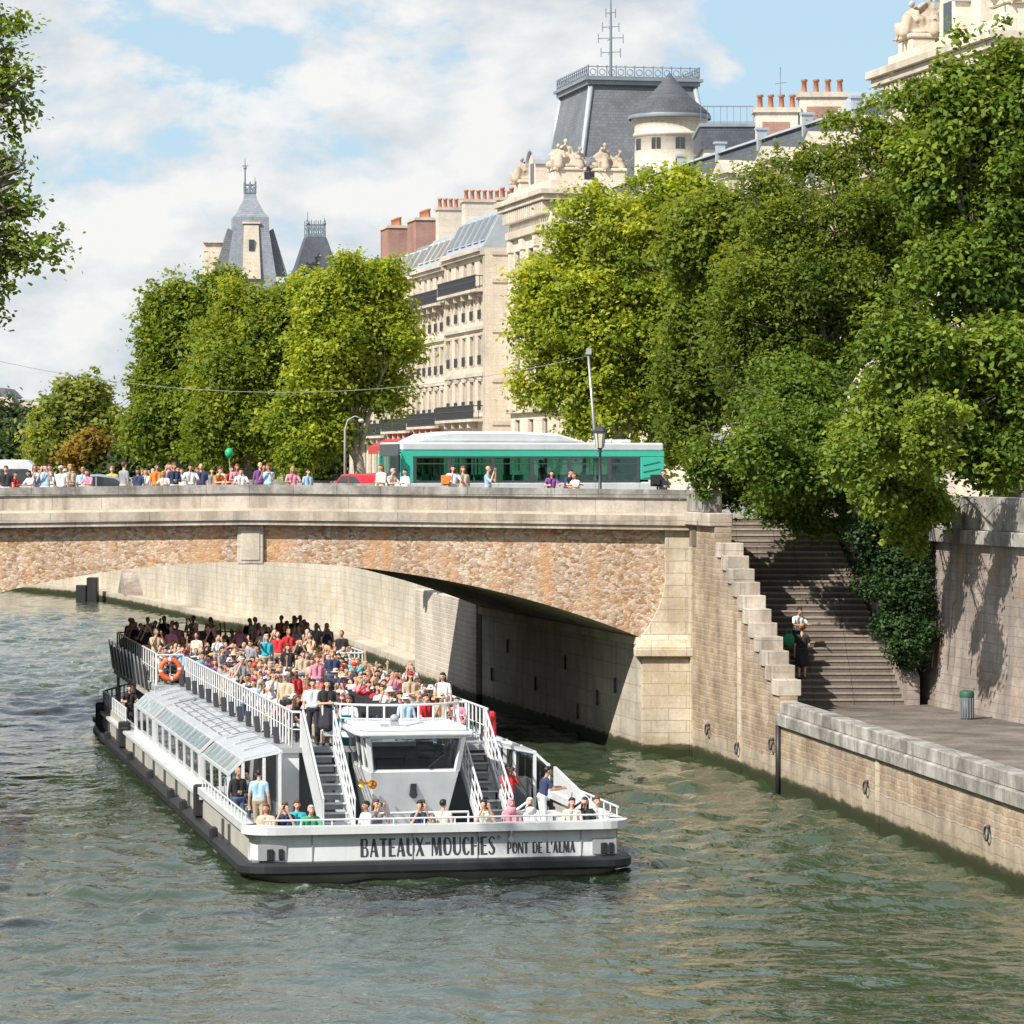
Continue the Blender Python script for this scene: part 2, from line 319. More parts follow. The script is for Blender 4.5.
def make_body(name,sit,arms,sleeve='short',skirt=False,lean=0.0,turn=0.0,step=0.0):
    """one continuous figure facing -Y; origin on the floor between the feet (or under the seat)"""
    m=MB(); seg=[]   # (p0,p1,r,region) regions 0 skin 1 top 2 trousers 3 shoes
    def cap(p0,p1,r0,r1,reg): _cap(m,p0,p1,r0,r1); seg.append((Vector(p0),Vector(p1),max(r0,r1),reg))
    dz=-.47 if sit else 0; 
    def T(p):    # lean of the upper body about the hips
        x,y,z=p; h=.93+dz; y2=y*math.cos(lean)-(z-h)*math.sin(lean); z2=h+(z-h)*math.cos(lean)+y*math.sin(lean); return (x,y2,z2)
    for s in (-1,1):
        cap(T((s*.07,0,.97+dz)),T((s*.075,0,1.15+dz)),.105,.095,1); cap(T((s*.075,0,1.15+dz)),T((s*.095,.01,1.34+dz)),.098,.105,1)
        cap(T((s*.03,0,1.42+dz)),T((s*.17,.01,1.395+dz)),.06,.062,1)
    cap(T((-.06,-.01,1.05+dz)),T((.06,-.01,1.05+dz)),.11,.11,1)
    cap(T((0,.01,1.42+dz)),T((0,-.005,1.53+dz)),.056,.05,0)
    hc=Vector(T((0,-.015,1.635+dz)))
    # skull, jaw, nose, ears
    m.ball(hc+Vector((0,.012,.02)),.076,.094,.10,14,10); m.ball(hc+Vector((0,-.018,-.035)),.058,.070,.078,12,8); seg.append((hc+Vector((0,0,.03)),hc+Vector((0,0,-.05)),.09,0))
    _cap(m,hc+Vector((0,-.088,.005)),hc+Vector((0,-.102,-.022)),.010,.015,6)
    for s in (-1,1): m.ball(hc+Vector((s*.079,.012,-.005)),.014,.022,.032,8,6)
    # legs
    for s in (-1,1):
        if sit:
            hip=(s*.09,0,.50); knee=(s*.11,-.43,.50); ank=(s*.11,-.40,.09); toe=(s*.12,-.56,.045)
        else:
            st=step*s; hip=(s*.085,0,.92); knee=(s*.095,-.03-st*.22,.50); ank=(s*.10,.01-st*.30,.09); toe=(s*.115,-.14-st*.30,.045)
        if skirt and not sit: cap(hip,(s*.10,-.02,.55),.12,.15,2); cap((s*.10,-.02,.52),ank,.055,.04,0)
        else: cap(hip,knee,.098,.066,2); cap(knee,ank,.064,.046,2 if not skirt else 0)
        cap(ank,(ank[0],ank[1]+.02,.05),.045,.045,3); cap((ank[0],ank[1]+.03,.045),toe,.042,.036,3)
    if skirt and not sit: cap((0,-.01,.85),(0,-.02,.55),.15,.19,2)
    cap((-.06,0,.96+dz),(.06,0,.96+dz),.125,.125,2)
    # arms: elbow and wrist given relative to the shoulder (x outward)
    for s,(el,wr,hd) in zip((-1,1),arms):
        sh=Vector(T((s*.19,.01,1.385+dz))); E=sh+Vector((s*el[0],el[1],el[2])); Wp=sh+Vector((s*wr[0],wr[1],wr[2])); H=Vector((s*hd[0],hd[1],hd[2])).normalized()
        mid=sh.lerp(E,.62); cap(sh,mid,.056,.050,1); cap(mid,E,.046,.040,1 if sleeve=='long' else 0); cap(E,Wp,.040,.028,1 if sleeve=='long' else 0)
        pal=Wp+H*.075; side=H.cross(Vector((0,-1,.3))).normalized()
        if side.length<.5: side=Vector((1,0,0))
        for q in (-1,0,1): cap(Wp+side*q*.016,pal+side*q*.022,.020,.017,0)
        curl=H.cross(side).normalized()
        for q,L in ((-1.5,.060),(-.5,.074),(.5,.070),(1.5,.054)):
            b=pal+side*q*.021; k1=b+H*L*.55; k2=k1+(H*.75+curl*.65)*L*.5; cap(b,k1,.0105,.010,0); cap(k1,k2,.010,.009,0)
        tb=Wp+H*.03-side*.03; cap(tb,tb+(H*.6-side*.8)*.035,.013,.012,0); cap(tb+(H*.6-side*.8)*.035,tb+(H*1.0-side*.7)*.062,.012,.010,0)
    me=_remesh(m,name,.0125,[SKIN[0],TOPM['white'],BOTS['blue jeans'],SHOE,EYE,LIP],2)
    n=len(me.polygons); c=np.empty(n*3,np.float32); me.polygons.foreach_get('center',c); c=c.reshape(-1,3)
    best=np.full(n,9.); reg=np.zeros(n,np.int32)
    for p0,p1,r,g in seg:
        a=np.array(p0);d=np.array(p1)-a; t=np.clip(((c-a)@d)/max(d@d,1e-9),0,1); ds=np.linalg.norm(c-(a+t[:,None]*d),axis=1)-r
        u=ds<best; best[u]=ds[u]; reg[u]=g
    for s in (-1,1):
        e=np.array(hc)+np.array((s*.031,-.082,.012)); reg[np.linalg.norm(c-e,axis=1)<.017]=4
    e=np.array(hc)+np.array((0,-.085,-.055)); q=np.abs(c-e); reg[(q[:,0]<.026)&(q[:,1]<.03)&(q[:,2]<.010)]=5
    me.polygons.foreach_set('material_index',reg); me.update(); P_DEF[name]=hc
    return me
LAP=((.06,-.08,-.27),(-.02,-.30,-.33),(-.2,-1,-.2)); DOWN=((.05,.02,-.29),(.07,-.05,-.54),(0,-.1,-1)); CAMR=((.06,-.20,-.20),(-.10,-.27,.16),(-.25,-.3,1))
RAISE=((.10,-.10,.24),(.08,-.16,.50),(0,-.2,1)); REST=((.10,-.16,-.22),(.02,-.40,-.20),(-.3,-1,0)); CROSS=((.05,-.06,-.27),(-.17,-.20,-.25),(-1,-.2,.1)); SHADE=((.20,-.14,.05),(-.06,-.15,.24),(-1,-.2,.2)); POINT=((.16,-.20,.04),(.22,-.45,.14),(.2,-1,.2))
bodies={'sit_lap':make_body('person_seated',True,(LAP,LAP)),'sit_cam':make_body('person_seated_photographing',True,(CAMR,CAMR)),'sit_raise':make_body('person_seated_waving',True,(LAP,RAISE)),
 'sit_shade':make_body('person_seated_shading_eyes',True,(SHADE,LAP),'long'),'sit_lean':make_body('person_seated_leaning',True,(REST,REST),lean=.32),'sit_long':make_body('person_seated_in_sleeves',True,(CROSS,LAP),'long'),
 'stand':make_body('person_standing',False,(DOWN,DOWN),step=.25),'stand_cam':make_body('person_standing_photographing',False,(CAMR,CAMR)),'stand_rest':make_body('person_leaning_on_rail',False,(REST,REST),lean=.22),'stand_long':make_body('person_standing_in_sleeves',False,(DOWN,CROSS),'long',step=.3),
 'stand_raise':make_body('person_standing_pointing',False,(POINT,DOWN)),'stand_skirt':make_body('person_standing_in_skirt',False,(CROSS,DOWN),skirt=True)}
BH={k:P_DEF[n] for k,n in zip(bodies,list(P_DEF))}
def hair_mesh(kind):
    m=MB()
    if kind=='bald': m.ball((0,.05,0),.074,.058,.06,12,8)
    else:
        m.ball((0,.030,.035),.086,.092,.094,14,10); m.ball((0,-.02,.078),.070,.072,.048,12,8)
    if kind=='long':
        for s in (-1,0,1): _cap(m,(s*.05,.055,.02),(s*.065,.08,-.22),.045,.035,8)
        for s in (-1,1): _cap(m,(s*.078,.02,.03),(s*.085,.03,-.16),.022,.018,6)
    if kind=='bun': m.ball((0,.13,.06),.042,.042,.042,10,8)
    if kind=='scarf':
        m.ball((0,.02,.01),.098,.105,.125,14,10); _cap(m,(0,.03,-.08),(0,.0,-.17),.095,.14,12)
    me=_remesh(m,'hair_'+kind,.011,[HAIRM['black']],2)
    if kind=='scarf':   # open the scarf round the face
        bm=bmesh.new(); bm.from_mesh(me); bmesh.ops.delete(bm,geom=[v for v in bm.verts if v.co.y<-.045 and abs(v.co.x)<.055 and -.085<v.co.z<.075],context='VERTS'); bm.to_mesh(me); bm.free()
    return me
HAIR={k:hair_mesh(k) for k in ('short','long','bun','bald','scarf')}
def hat_mesh(kind):
    m=MB()
    if kind=='cap': m.ball((0,.02,.05),.096,.104,.085,14,10); m.box8([(-.07,-.18,.055),(.07,-.18,.055),(.08,-.05,.07),(-.08,-.05,.07),(-.07,-.18,.068),(.07,-.18,.068),(.08,-.05,.09),(-.08,-.05,.09)])
    else: m.lathe([(.0001,.16),(.07,.15),(.092,.10),(.098,.05),(.17,.035),(.172,.025),(.098,.03),(.0001,.03)],(0,.01,0),18)
    me=bpy.data.meshes.new('hat_'+kind); me.from_pydata(m.v,[],m.f); me.materials.append(TOPM['white']); me.polygons.foreach_set('use_smooth',[True]*len(me.polygons)); return me
HATS={'cap':hat_mesh('cap'),'sun hat':hat_mesh('brim')}
def setmat(o,i,m): o.material_slots[i].link='OBJECT'; o.material_slots[i].material=m
prnd=random.Random(21)
def person(loc,rz,pose,top,bot,hair,hstyle,label,group=None,skin=0,hat=None,scale=1.0,hatc='white'):
    o=link('person',bodies[pose],None,loc,rz,label=label,cat='person',group=group,kind='thing'); o.scale=(scale,)*3
    setmat(o,0,SKIN[skin]); setmat(o,1,TOPM[top]); setmat(o,2,BOTS[bot])
    hc=BH[pose]
    h=link('headscarf' if hstyle=='scarf' else 'hair',HAIR[hstyle],o,hc); setmat(h,0,TOPM[hair] if hstyle=='scarf' else HAIRM[hair])
    if hat: t=link('hat',HATS[hat],o,hc); setmat(t,0,TOPM[hatc])
    return o
# ------------------------------------------------------------------ camera, sun, sky
cam=bpy.data.cameras.new('camera'); co=bpy.data.objects.new('camera',cam); COL.objects.link(co); scene.camera=co
co.location=(0,0,CZ); co.rotation_euler=(R(90),0,0); cam.sensor_width=36; cam.lens=36*F/1024; cam.shift_y=-(512-HOR)/1024
cam.clip_start=.5; cam.clip_end=9000
SUN=Vector((-.68,-.73,0)).normalized()*math.cos(R(41))+Vector((0,0,math.sin(R(41))))
sl=bpy.data.lights.new('sun','SUN'); sl.energy=5.0; sl.angle=R(.5); sl.color=(1,.95,.87)
so=bpy.data.objects.new('sun',sl); COL.objects.link(so); so.rotation_euler=SUN.to_track_quat('Z','Y').to_euler(); so.location=(-60,-60,80)
w=bpy.data.worlds.new("World"); scene.world=w; w.use_nodes=True; nt=w.node_tree; nt.nodes.clear()
def wn(typ,**k):
    n=nt.nodes.new(typ)
    for a,b in k.items(): setattr(n,a,b)
    return n
def build_sky():
    L=nt.links.new
    out=wn('ShaderNodeOutputWorld'); bg=wn('ShaderNodeBackground'); bg.inputs['Strength'].default_value=.108
    sky=wn('ShaderNodeTexSky',sky_type='NISHITA'); sky.sun_disc=False; sky.sun_elevation=R(41); sky.sun_rotation=math.atan2(SUN.x,SUN.y)%(2*math.pi)
    sky.air_density=1.0; sky.dust_density=.4; sky.ozone_density=2.0
    tc=wn('ShaderNodeTexCoord'); sp=wn('ShaderNodeSeparateXYZ'); L(tc.outputs['Generated'],sp.inputs[0])
    mp=wn('ShaderNodeMapping'); mp.inputs['Scale'].default_value=(1,1,1.9); mp.inputs['Location'].default_value=(5.2,2.2,.6); L(tc.outputs['Generated'],mp.inputs['Vector'])
    def nz(scale,det,rough,dist=0):
        n=wn('ShaderNodeTexNoise'); n.inputs['Scale'].default_value=scale; n.inputs['Detail'].default_value=det; n.inputs['Roughness'].default_value=rough; n.inputs['Distortion'].default_value=dist
        L(mp.outputs[0],n.inputs['Vector']); return n.outputs['Fac']
    def ramp(f,st):
        n=wn('ShaderNodeValToRGB'); cr=n.color_ramp
        while len(cr.elements)<len(st): cr.elements.new(.5)
        for e,(p,c) in zip(cr.elements,st): e.position=p; e.color=(*c,1) if isinstance(c,tuple) else (c,c,c,1)
        L(f,n.inputs['Fac']); return n.outputs['Color']
    def nz2(off):
        mp2=wn('ShaderNodeMapping'); mp2.inputs['Scale'].default_value=(1,1,1.9); mp2.inputs['Location'].default_value=(3.9+off[0],.2+off[1],1.7+off[2]); L(tc.outputs['Generated'],mp2.inputs['Vector'])
        n=wn('ShaderNodeTexNoise'); n.inputs['Scale'].default_value=10.5; n.inputs['Detail'].default_value=11; n.inputs['Roughness'].default_value=.56; n.inputs['Distortion'].default_value=.15; L(mp2.outputs[0],n.inputs['Vector']); return n.outputs['Fac']
    d0=nz2((0,0,0)); d1=nz2((-.010,0,.022))
    cov=ramp(d0,[(.415,0.0),(.45,.75),(.49,1.0)])
    df=wn('ShaderNodeMath',operation='SUBTRACT'); L(d0,df.inputs[0]); L(d1,df.inputs[1]); ma=wn('ShaderNodeMath',operation='MULTIPLY_ADD'); L(df.outputs[0],ma.inputs[0]); ma.inputs[1].default_value=3.2; ma.inputs[2].default_value=.52
    th=wn('ShaderNodeMath',operation='MULTIPLY_ADD'); L(d0,th.inputs[0]); th.inputs[1].default_value=-.9; th.inputs[2].default_value=.50; sm=wn('ShaderNodeMath',operation='ADD'); L(ma.outputs[0],sm.inputs[0]); L(th.outputs[0],sm.inputs[1])
    shade=ramp(sm.outputs[0],[(.22,(4.1,4.6,5.15)),(.50,(5.5,5.75,5.95)),(.78,(6.75,6.75,6.7))])
    # keep the blue of the clear part pale, as humid summer air is
    pale=wn('ShaderNodeMix',data_type='RGBA'); pale.inputs[0].default_value=.85; L(sky.outputs[0],pale.inputs[6]); pale.inputs[7].default_value=(3.75,5.25,6.4,1)
    mx=wn('ShaderNodeMix',data_type='RGBA'); L(cov,mx.inputs[0]); L(pale.outputs[2],mx.inputs[6]); L(shade,mx.inputs[7])
    # overhead and behind, clouds are broken: less of them towards the zenith
    zr=ramp(sp.outputs['Z'],[(.14,1.0),(.32,.68)]); mz=wn('ShaderNodeMix',data_type='RGBA'); L(zr,mz.inputs[0]); L(sky.outputs[0],mz.inputs[6]); L(mx.outputs[2],mz.inputs[7])
    L(mz.outputs[2],bg.inputs['Color']); L(bg.outputs[0],out.inputs['Surface'])
build_sky()
scene.view_settings.view_transform='Standard'; scene.view_settings.look='None'; scene.view_settings.exposure=.36; scene.view_settings.gamma=1
scene.render.engine='CYCLES'; scene.cycles.max_bounces=6; scene.cycles.transparent_max_bounces=12; scene.cycles.caustics_reflective=False; scene.cycles.caustics_refractive=False
scene.cycles.use_denoising=True; scene.cycles.sample_clamp_indirect=6

# ------------------------------------------------------------------ water
def watermat():
    t=NT('river_water'); P=t.pos()
    big=t.noise(t.mapping(P,(.06,.03,1)),1,4,.55); col=t.ramp(big,[(.3,(.032,.050,.024)),(.7,(.048,.068,.036))])
    # chop: waves of about three metres, one metre and ripples
    a=t.noise(t.mapping(P,(.38,.26,1)),1.0,2,.5,.5); b=t.noise(t.mapping(P,(1.25,.85,1)),1.0,3,.55,1.0); c=t.noise(t.mapping(P,(3.6,2.6,1)),1.0,3,.6,.6)
    calm=t.ramp(t.noise(t.mapping(P,(.05,.04,1),(3,7,0)),1,3,.5),[(.35,.5),(.6,1.2)])
    h=t.math('ADD',t.math('MULTIPLY',a,.05),t.math('ADD',t.math('MULTIPLY',b,.16),t.math('MULTIPLY',c,.10)))
    h=t.math('MULTIPLY',h,calm)
    # the stern's wash: churned pale water down the boat's left side
    sp=t.n('ShaderNodeSeparateXYZ'); t.l(P,sp.inputs[0])
    dx=t.math('ABSOLUTE',t.math('ADD',sp.outputs['X'],t.math('ADD',t.math('MULTIPLY',sp.outputs['Y'],.19),-5.0)))
    # broken foam along the boat's sides and behind it
    c_,s_=math.cos(R(11)),math.sin(R(11)); px=t.math('ADD',sp.outputs['X'],1.75); py=t.math('ADD',sp.outputs['Y'],-87.0)
    uu=t.math('ABSOLUTE',t.math('ADD',t.math('MULTIPLY',px,c_),t.math('MULTIPLY',py,s_))); vv=t.math('SUBTRACT',t.math('MULTIPLY',py,c_),t.math('MULTIPLY',px,s_))
    side=t.math('MULTIPLY',t.ramp(t.math('MULTIPLY',t.math('ADD',uu,-4.3),.5),[(.0,1.0),(.75,0.0)]),t.math('GREATER_THAN',vv,.2))
    bow=t.math('MULTIPLY',t.math('LESS_THAN',uu,4.9),t.ramp(t.math('ADD',vv,2.0),[(.35,0.0),(1.0,.9)])); bow=t.math('MULTIPLY',bow,t.math('LESS_THAN',vv,.3))
    aft=t.math('MULTIPLY',t.math('GREATER_THAN',vv,51.5),t.ramp(t.math('MULTIPLY',uu,.12),[(.3,1.0),(.9,0.0)]))
    fz=t.ramp(t.noise(t.mapping(P,(2.2,1.1,1)),1.0,7,.75,.8),[(.56,0.0),(.66,1.0)]); mk=t.math('MULTIPLY',t.math('MAXIMUM',side,t.math('MAXIMUM',bow,aft)),fz); mk=t.math('MULTIPLY',mk,.7,True)
    col=t.mix(mk,col,(.55,.60,.58))
    b2=t.bsdf(col,.025,bump=h,bstr=1.0,bdist=.4,IOR=1.5,Specular_IOR_Level=.8)
    return t.mat
M['water']=watermat()
def water():
    """one sheet: open water far off flat with ripples, the reach round the boat with real waves"""
    g=np.random.default_rng(5); X0,X1,Y0,Y1=-30.0,22.0,56.0,330.0
    xs=np.linspace(0,1,430); ys=[Y0]
    while ys[-1]<Y1: ys.append(ys[-1]+.105*(ys[-1]/62)**1.15)
    ys[-1]=Y1; ys=np.array(ys); XX,YY=np.meshgrid(xs,ys); tt=(YY-Y0)/(Y1-Y0); XL=X0-52*tt; XX=XL+(X1-XL)*XX; Z=np.zeros_like(XX)
    for i in range(120):
        lam=float(np.exp(g.uniform(np.log(.5),np.log(4.5)))); th=g.normal(1.35,.95); k=2*math.pi/lam; kx,ky=k*math.cos(th),k*math.sin(th)
        slope=.058*(1.0 if lam<2.6 else (2.6/lam)**1.1)*(1.0 if lam>1.1 else .8); ph=g.uniform(0,6.28)
        s=np.sin(kx*XX+ky*YY+ph+.6*np.sin(.11*XX+.07*YY+i)); mod=.55+.45*np.sin(XX*g.uniform(.05,.22)+YY*g.uniform(.03,.12)+g.uniform(0,6.28))
        Z+=slope/k*(s+.25*np.cos(2*(kx*XX+ky*YY+ph)))*mod
    patch=.70+.36*np.clip(np.sin(.09*XX+.05*YY+1)+np.sin(-.05*XX+.083*YY),-1,1); Z*=patch*.92
    ex=np.clip(np.minimum(XX-XL,X1-XX)/3,0,1)*np.clip(np.minimum(YY-Y0,Y1-YY)/6,0,1); Z*=ex
    # damp in the lee of the hull so that no wave breaks through the deck side
    ny,nx=XX.shape; V=np.stack([XX,YY,Z],-1).reshape(-1,3).astype(np.float32)
    idx=np.arange(ny*nx).reshape(ny,nx); Fq=np.stack([idx[:-1,:-1],idx[:-1,1:],idx[1:,1:],idx[1:,:-1]],-1).reshape(-1,4).astype(np.int32)
    ext=np.array([(-900,-60,0),(900,-60,0),(900,2500,0),(-900,2500,0),(X0,Y0,0),(X1,Y0,0),(X1,Y1,0),(X0-52,Y1,0)],np.float32); b=len(V)
    EF=[(0,1,5,4),(1,2,6,5),(2,3,7,6),(3,0,4,7)]; V=np.vstack([V,ext]); Fq=np.vstack([Fq,np.array(EF,np.int32)+b])
    me=bpy.data.meshes.new('river_water'); me.vertices.add(len(V)); me.vertices.foreach_set('co',V.ravel()); nf=len(Fq); me.loops.add(nf*4); me.loops.foreach_set('vertex_index',Fq.ravel())
    me.polygons.add(nf); me.polygons.foreach_set('loop_start',np.arange(0,nf*4,4,dtype=np.int32)); me.polygons.foreach_set('loop_total',np.full(nf,4,np.int32)); me.polygons.foreach_set('use_smooth',np.ones(nf,bool))
    me.materials.append(M['water']); me.update(); link('river_water',me,kind='structure')
water()

# ------------------------------------------------------------------ island ground and walkways
A=Vector((6.1,123.7)); B=Vector((8.25,110.8)); C=Vector((11.96,84.1)); Dd=Vector((19.5,32))
FW=[(-1.45,150.2),(-3.2,160),(-4.9,170.6),(-10.6,202),(-18.2,222),(-24.8,246.6),(-32,270.7),(-62,330),(-125,420),(-260,560)]
W0=Vector((13.4,119.0)); W1=Vector((15.5,108)); W2=Vector((21.5,78)); W3=Vector((30,36))
def ground():
    g=MB(); z=8.15
    far=[(x+2.9,y,z) if i>1 else (x+.3,y,z) for i,(x,y) in enumerate(FW)]
    g.poly([(6.0,127.6,z),(900,127.6,z),(900,2500,z),(-900,2500,z),(-900,900,z)]+far[::-1],0)
    g.poly([(12.2,127.6,z),(12.9,122,z),(W0.x+.3,W0.y,z),(W1.x+.3,W1.y,z),(W2.x+.3,W2.y,z),(W3.x+.3,W3.y,z),(300,36,z),(300,127.6,z)],0)
    g.build('street_ground',M['pave'],kind='structure')
    k=MB(); z=2.2
    k.poly([(7.0,119.5,z),(B.x+.2,B.y,z),(C.x+.2,C.y,z),(Dd.x+.2,Dd.y,z),(W3.x+.1,W3.y,z),(W2.x+.1,W2.y,z),(W1.x+.1,W1.y,z),(W0.x+.1,W0.y,z),(12.6,120.5,z)],0)
    k.build('quay_walkway',M['walk'],kind='structure')
    # left bank beyond the frame: ground and its own quay wall
    l=MB(); z=7.9; l.poly([(-23.6,124,z),(-15,40,z),(-15,-40,z),(-400,-40,z),(-400,124,z)]); l.poly([(-30,150,z),(-400,150,z),(-400,600,z),(-150,600,z),(-60,300,z)])
    l.build('left_bank_ground',M['pave'],kind='structure')
    q=MB()
    for (a,b) in (((-23.6,124),(-15,40)),((-15,40),(-15,-40)),((-30,150),(-60,300)),((-60,300),(-150,600))):
        a=Vector(a); b=Vector(b); d=(b-a).normalized(); n=Vector((d.y,-d.x))*.6
        if n.x>0: n=-n
        q.box8([(a.x,a.y,-1),(b.x,b.y,-1),(b.x+n.x,b.y+n.y,-1),(a.x+n.x,a.y+n.y,-1),(a.x,a.y,8.9),(b.x,b.y,8.9),(b.x+n.x,b.y+n.y,8.9),(a.x+n.x,a.y+n.y,8.9)])
    q.build('left_quay_wall',M['ashlar'],label='long stone quay wall of the opposite left bank',cat='wall')
ground()

def run_wall(mb,pts,th,z0,z1,m=0,off=0.0):
    """thick wall along a polyline; thickness goes to +X side; off pushes the outer face out (to -X)"""
    pts=[Vector(p) for p in pts]; outs=[]; ins=[]
    for i,p in enumerate(pts):
        d=(pts[min(i+1,len(pts)-1)]-pts[max(i-1,0)]).normalized(); n=Vector((d.y,-d.x))
        if n.x<0: n=-n
        outs.append(p-n*off); ins.append(p+n*th)
    zz0 = z0 if isinstance(z0,(list,tuple)) else [z0]*len(pts); zz1 = z1 if isinstance(z1,(list,tuple)) else [z1]*len(pts)
    v=[];f=[]
    for o_,i_,a,b in zip(outs,ins,zz0,zz1): v+=[(o_.x,o_.y,a),(i_.x,i_.y,a),(i_.x,i_.y,b),(o_.x,o_.y,b)]
    for i in range(len(pts)-1):
        for k in range(4): f.append((i*4+k,i*4+(k+1)%4,(i+1)*4+(k+1)%4,(i+1)*4+k))
    f+=[(0,1,2,3),(len(v)-4,len(v)-3,len(v)-2,len(v)-1)]
    mb.mesh(v,f,m)

# stepped quay wall beside the stairs, then the low wall
def quay():
    r=empty('quay_wall',(0,0,0),label='tan stone quay wall with stepped coping blocks beside the shaded stairs',cat='wall')
    d=(B-A).normalized(); L=(B-A).length; m=MB(); n=Vector((-d.y,d.x)); n = n if n.x>0 else -n
    tops=[(0,4.0,7.93),(4.0,4.55,7.35)]; t=4.55; st=(L-4.55)/11
    for i in range(11): tops.append((t,t+st,6.93-i*.405)); t+=st
    prof=[]
    for a,b,z in tops: prof += [(a,z),(b,z)]
    prof += [(L,-1.2),(0,-1.2)]
    def Q(s,z,o): p=A+d*s+n*o; return (p.x,p.y,z)
    for o in (0,.55): m.poly([Q(s,z,o) for s,z in (prof if o else prof[::-1])])
    for i in range(len(prof)):
        j=(i+1)%len(prof); m.poly([Q(*prof[i],0),Q(*prof[j],0),Q(*prof[j],.55),Q(*prof[i],.55)])
    m.build('wall_face',M['quay'],r,weld=True)
    for i,(a,b,z) in enumerate(tops[2:]):
        c=MB(); a0=a-.03-.12; b0=b-.012
        c.box8([Q(a0,z+.003,-.07),Q(b0,z+.003,-.07),Q(b0,z+.003,.68),Q(a0,z+.003,.68),Q(a0,z+.50,-.07),Q(b0,z+.50,-.07),Q(b0,z+.50,.68),Q(a0,z+.50,.68)])
        c.build('coping_block',M['parapet'],r,bevel=.02)
    # pale dressed quoin strip down the face and a rusted pipe recess at the corner
    s=MB(); s.box8([Q(7.35,-.5,-.03),Q(7.85,-.5,-.03),Q(7.85,-.5,.1),Q(7.35,-.5,.1),Q(7.35,4.95,-.03),Q(7.85,4.95,-.03),Q(7.85,4.95,.1),Q(7.35,4.95,.1)]); s.build('quoin_strip',M['ashlar'],r)
    s=MB(); s.box8([Q(0,-.5,-.05),Q(.45,-.5,-.05),Q(.45,-.5,.1),Q(0,-.5,.1),Q(0,7.2,-.05),Q(.45,7.2,-.05),Q(.45,7.2,.1),Q(0,7.2,.1)]); s.build('quoin_strip',M['ashlar'],r)
    s=MB(); s.box8([Q(.5,7.25,-.04),Q(1.12,7.25,-.04),Q(1.12,7.25,.1),Q(.5,7.25,.1),Q(.5,7.9,-.04),Q(1.12,7.9,-.04),Q(1.12,7.9,.1),Q(.5,7.9,.1)]); s.build('dark_block',M['step'],r)
    for (s_,z) in ((3.2,1.3),(7.6,1.0),(12.3,1.5)):
        ring(Q(s_,z,-.06),(n.x,n.y,0),r)
    # upper parapet end block joined to the bridge
    e=MB(); e.box8([Q(-.1,7.95,-.22),Q(4.0,7.95,-.22),Q(4.0,7.95,.6),Q(-.1,7.95,.6),Q(-.1,8.40,-.22),Q(4.0,8.40,-.22),Q(4.0,8.40,.6),Q(-.1,8.40,.7)]); e.build('cornice_block',M['parapet'],r,bevel=.03)
    e=MB(); e.box8([Q(-.1,8.402,-.08),Q(3.2,8.402,-.08),Q(3.2,8.402,.42),Q(-.1,8.402,.42),Q(-.1,9.16,-.08),Q(3.2,9.16,-.08),Q(3.2,9.16,.42),Q(-.1,9.16,.42)]); e.build('parapet_block',M['coping'],r,bevel=.02)
    # low wall
    r2=empty('low_quay_wall',(0,0,0),label='low river wall with grey weathered coping along the sunlit quay walkway',cat='wall')
    m=MB(); run_wall(m,[B+Vector((.02,-.02)),C,Dd],.5,-1.2,1.96); m.build('wall_face',M['quay'],r2)
    m=MB(); run_wall(m,[B+Vector((.0,.25)),C,Dd],.5,1.963,2.36,off=.14); m.build('string_course',M['coping'],r2,bevel=.04)
    m=MB(); run_wall(m,[B+Vector((.0,.25)),C,Dd],.5,2.363,2.72,off=.03); m.build('coping',M['coping'],r2,bevel=.02)
    p=MB(); q0=B; p.box8([(q0.x-.02,q0.y-.02,-.8),(q0.x+.1,q0.y-.42,-.8),(q0.x+.3,q0.y-.42,-.8),(q0.x+.2,q0.y,-.8),(q0.x-.02,q0.y-.02,1.95),(q0.x+.1,q0.y-.42,1.95),(q0.x+.3,q0.y-.42,1.95),(q0.x+.2,q0.y,1.95)]); 
    pp=MB(); pp.tube([(B.x-.05,B.y+.05,-.4),(B.x-.05,B.y+.05,2.0)],.09,8); pp.build('drain_pipe',M['black'],r2)
    dd=(C-B).normalized(); nn=Vector((-dd.y,dd.x)); nn = nn if nn.x>0 else -nn
    for s_,z in ((11.5,1.25),(24.0,1.25)):
        q=B+dd*s_-nn*.03; ring((q.x,q.y,z),(nn.x,nn.y,0),r2)
    for s_ in (12.4,):
        q=MB(); a=B+dd*s_; b=a+dd*.38
        q.box8([(a.x-.02,a.y,-.5),(b.x-.02,b.y,-.5),(b.x+.2,b.y,-.5),(a.x+.2,a.y,-.5),(a.x-.02,a.y,1.95),(b.x-.02,b.y,1.95),(b.x+.2,b.y,1.95),(a.x+.2,a.y,1.95)]); q.build('quoin_strip',M['ashlar'],r2)
def ring(p,n,parent):
    p=Vector(p); n=Vector(n).normalized(); u=n.cross(Vector((0,0,1))).normalized(); m=MB()
    c=p-n*.06-Vector((0,0,.16)); pts=[c+u*math.cos(a)*.17+Vector((0,0,1))*math.sin(a)*.17 for a in [2*math.pi*k/14 for k in range(15)]]
    m.tube(pts,.028,6,caps=False); m.ball(p,.06,n=8,k=6); m.build('mooring_ring',M['iron'],parent)
quay()

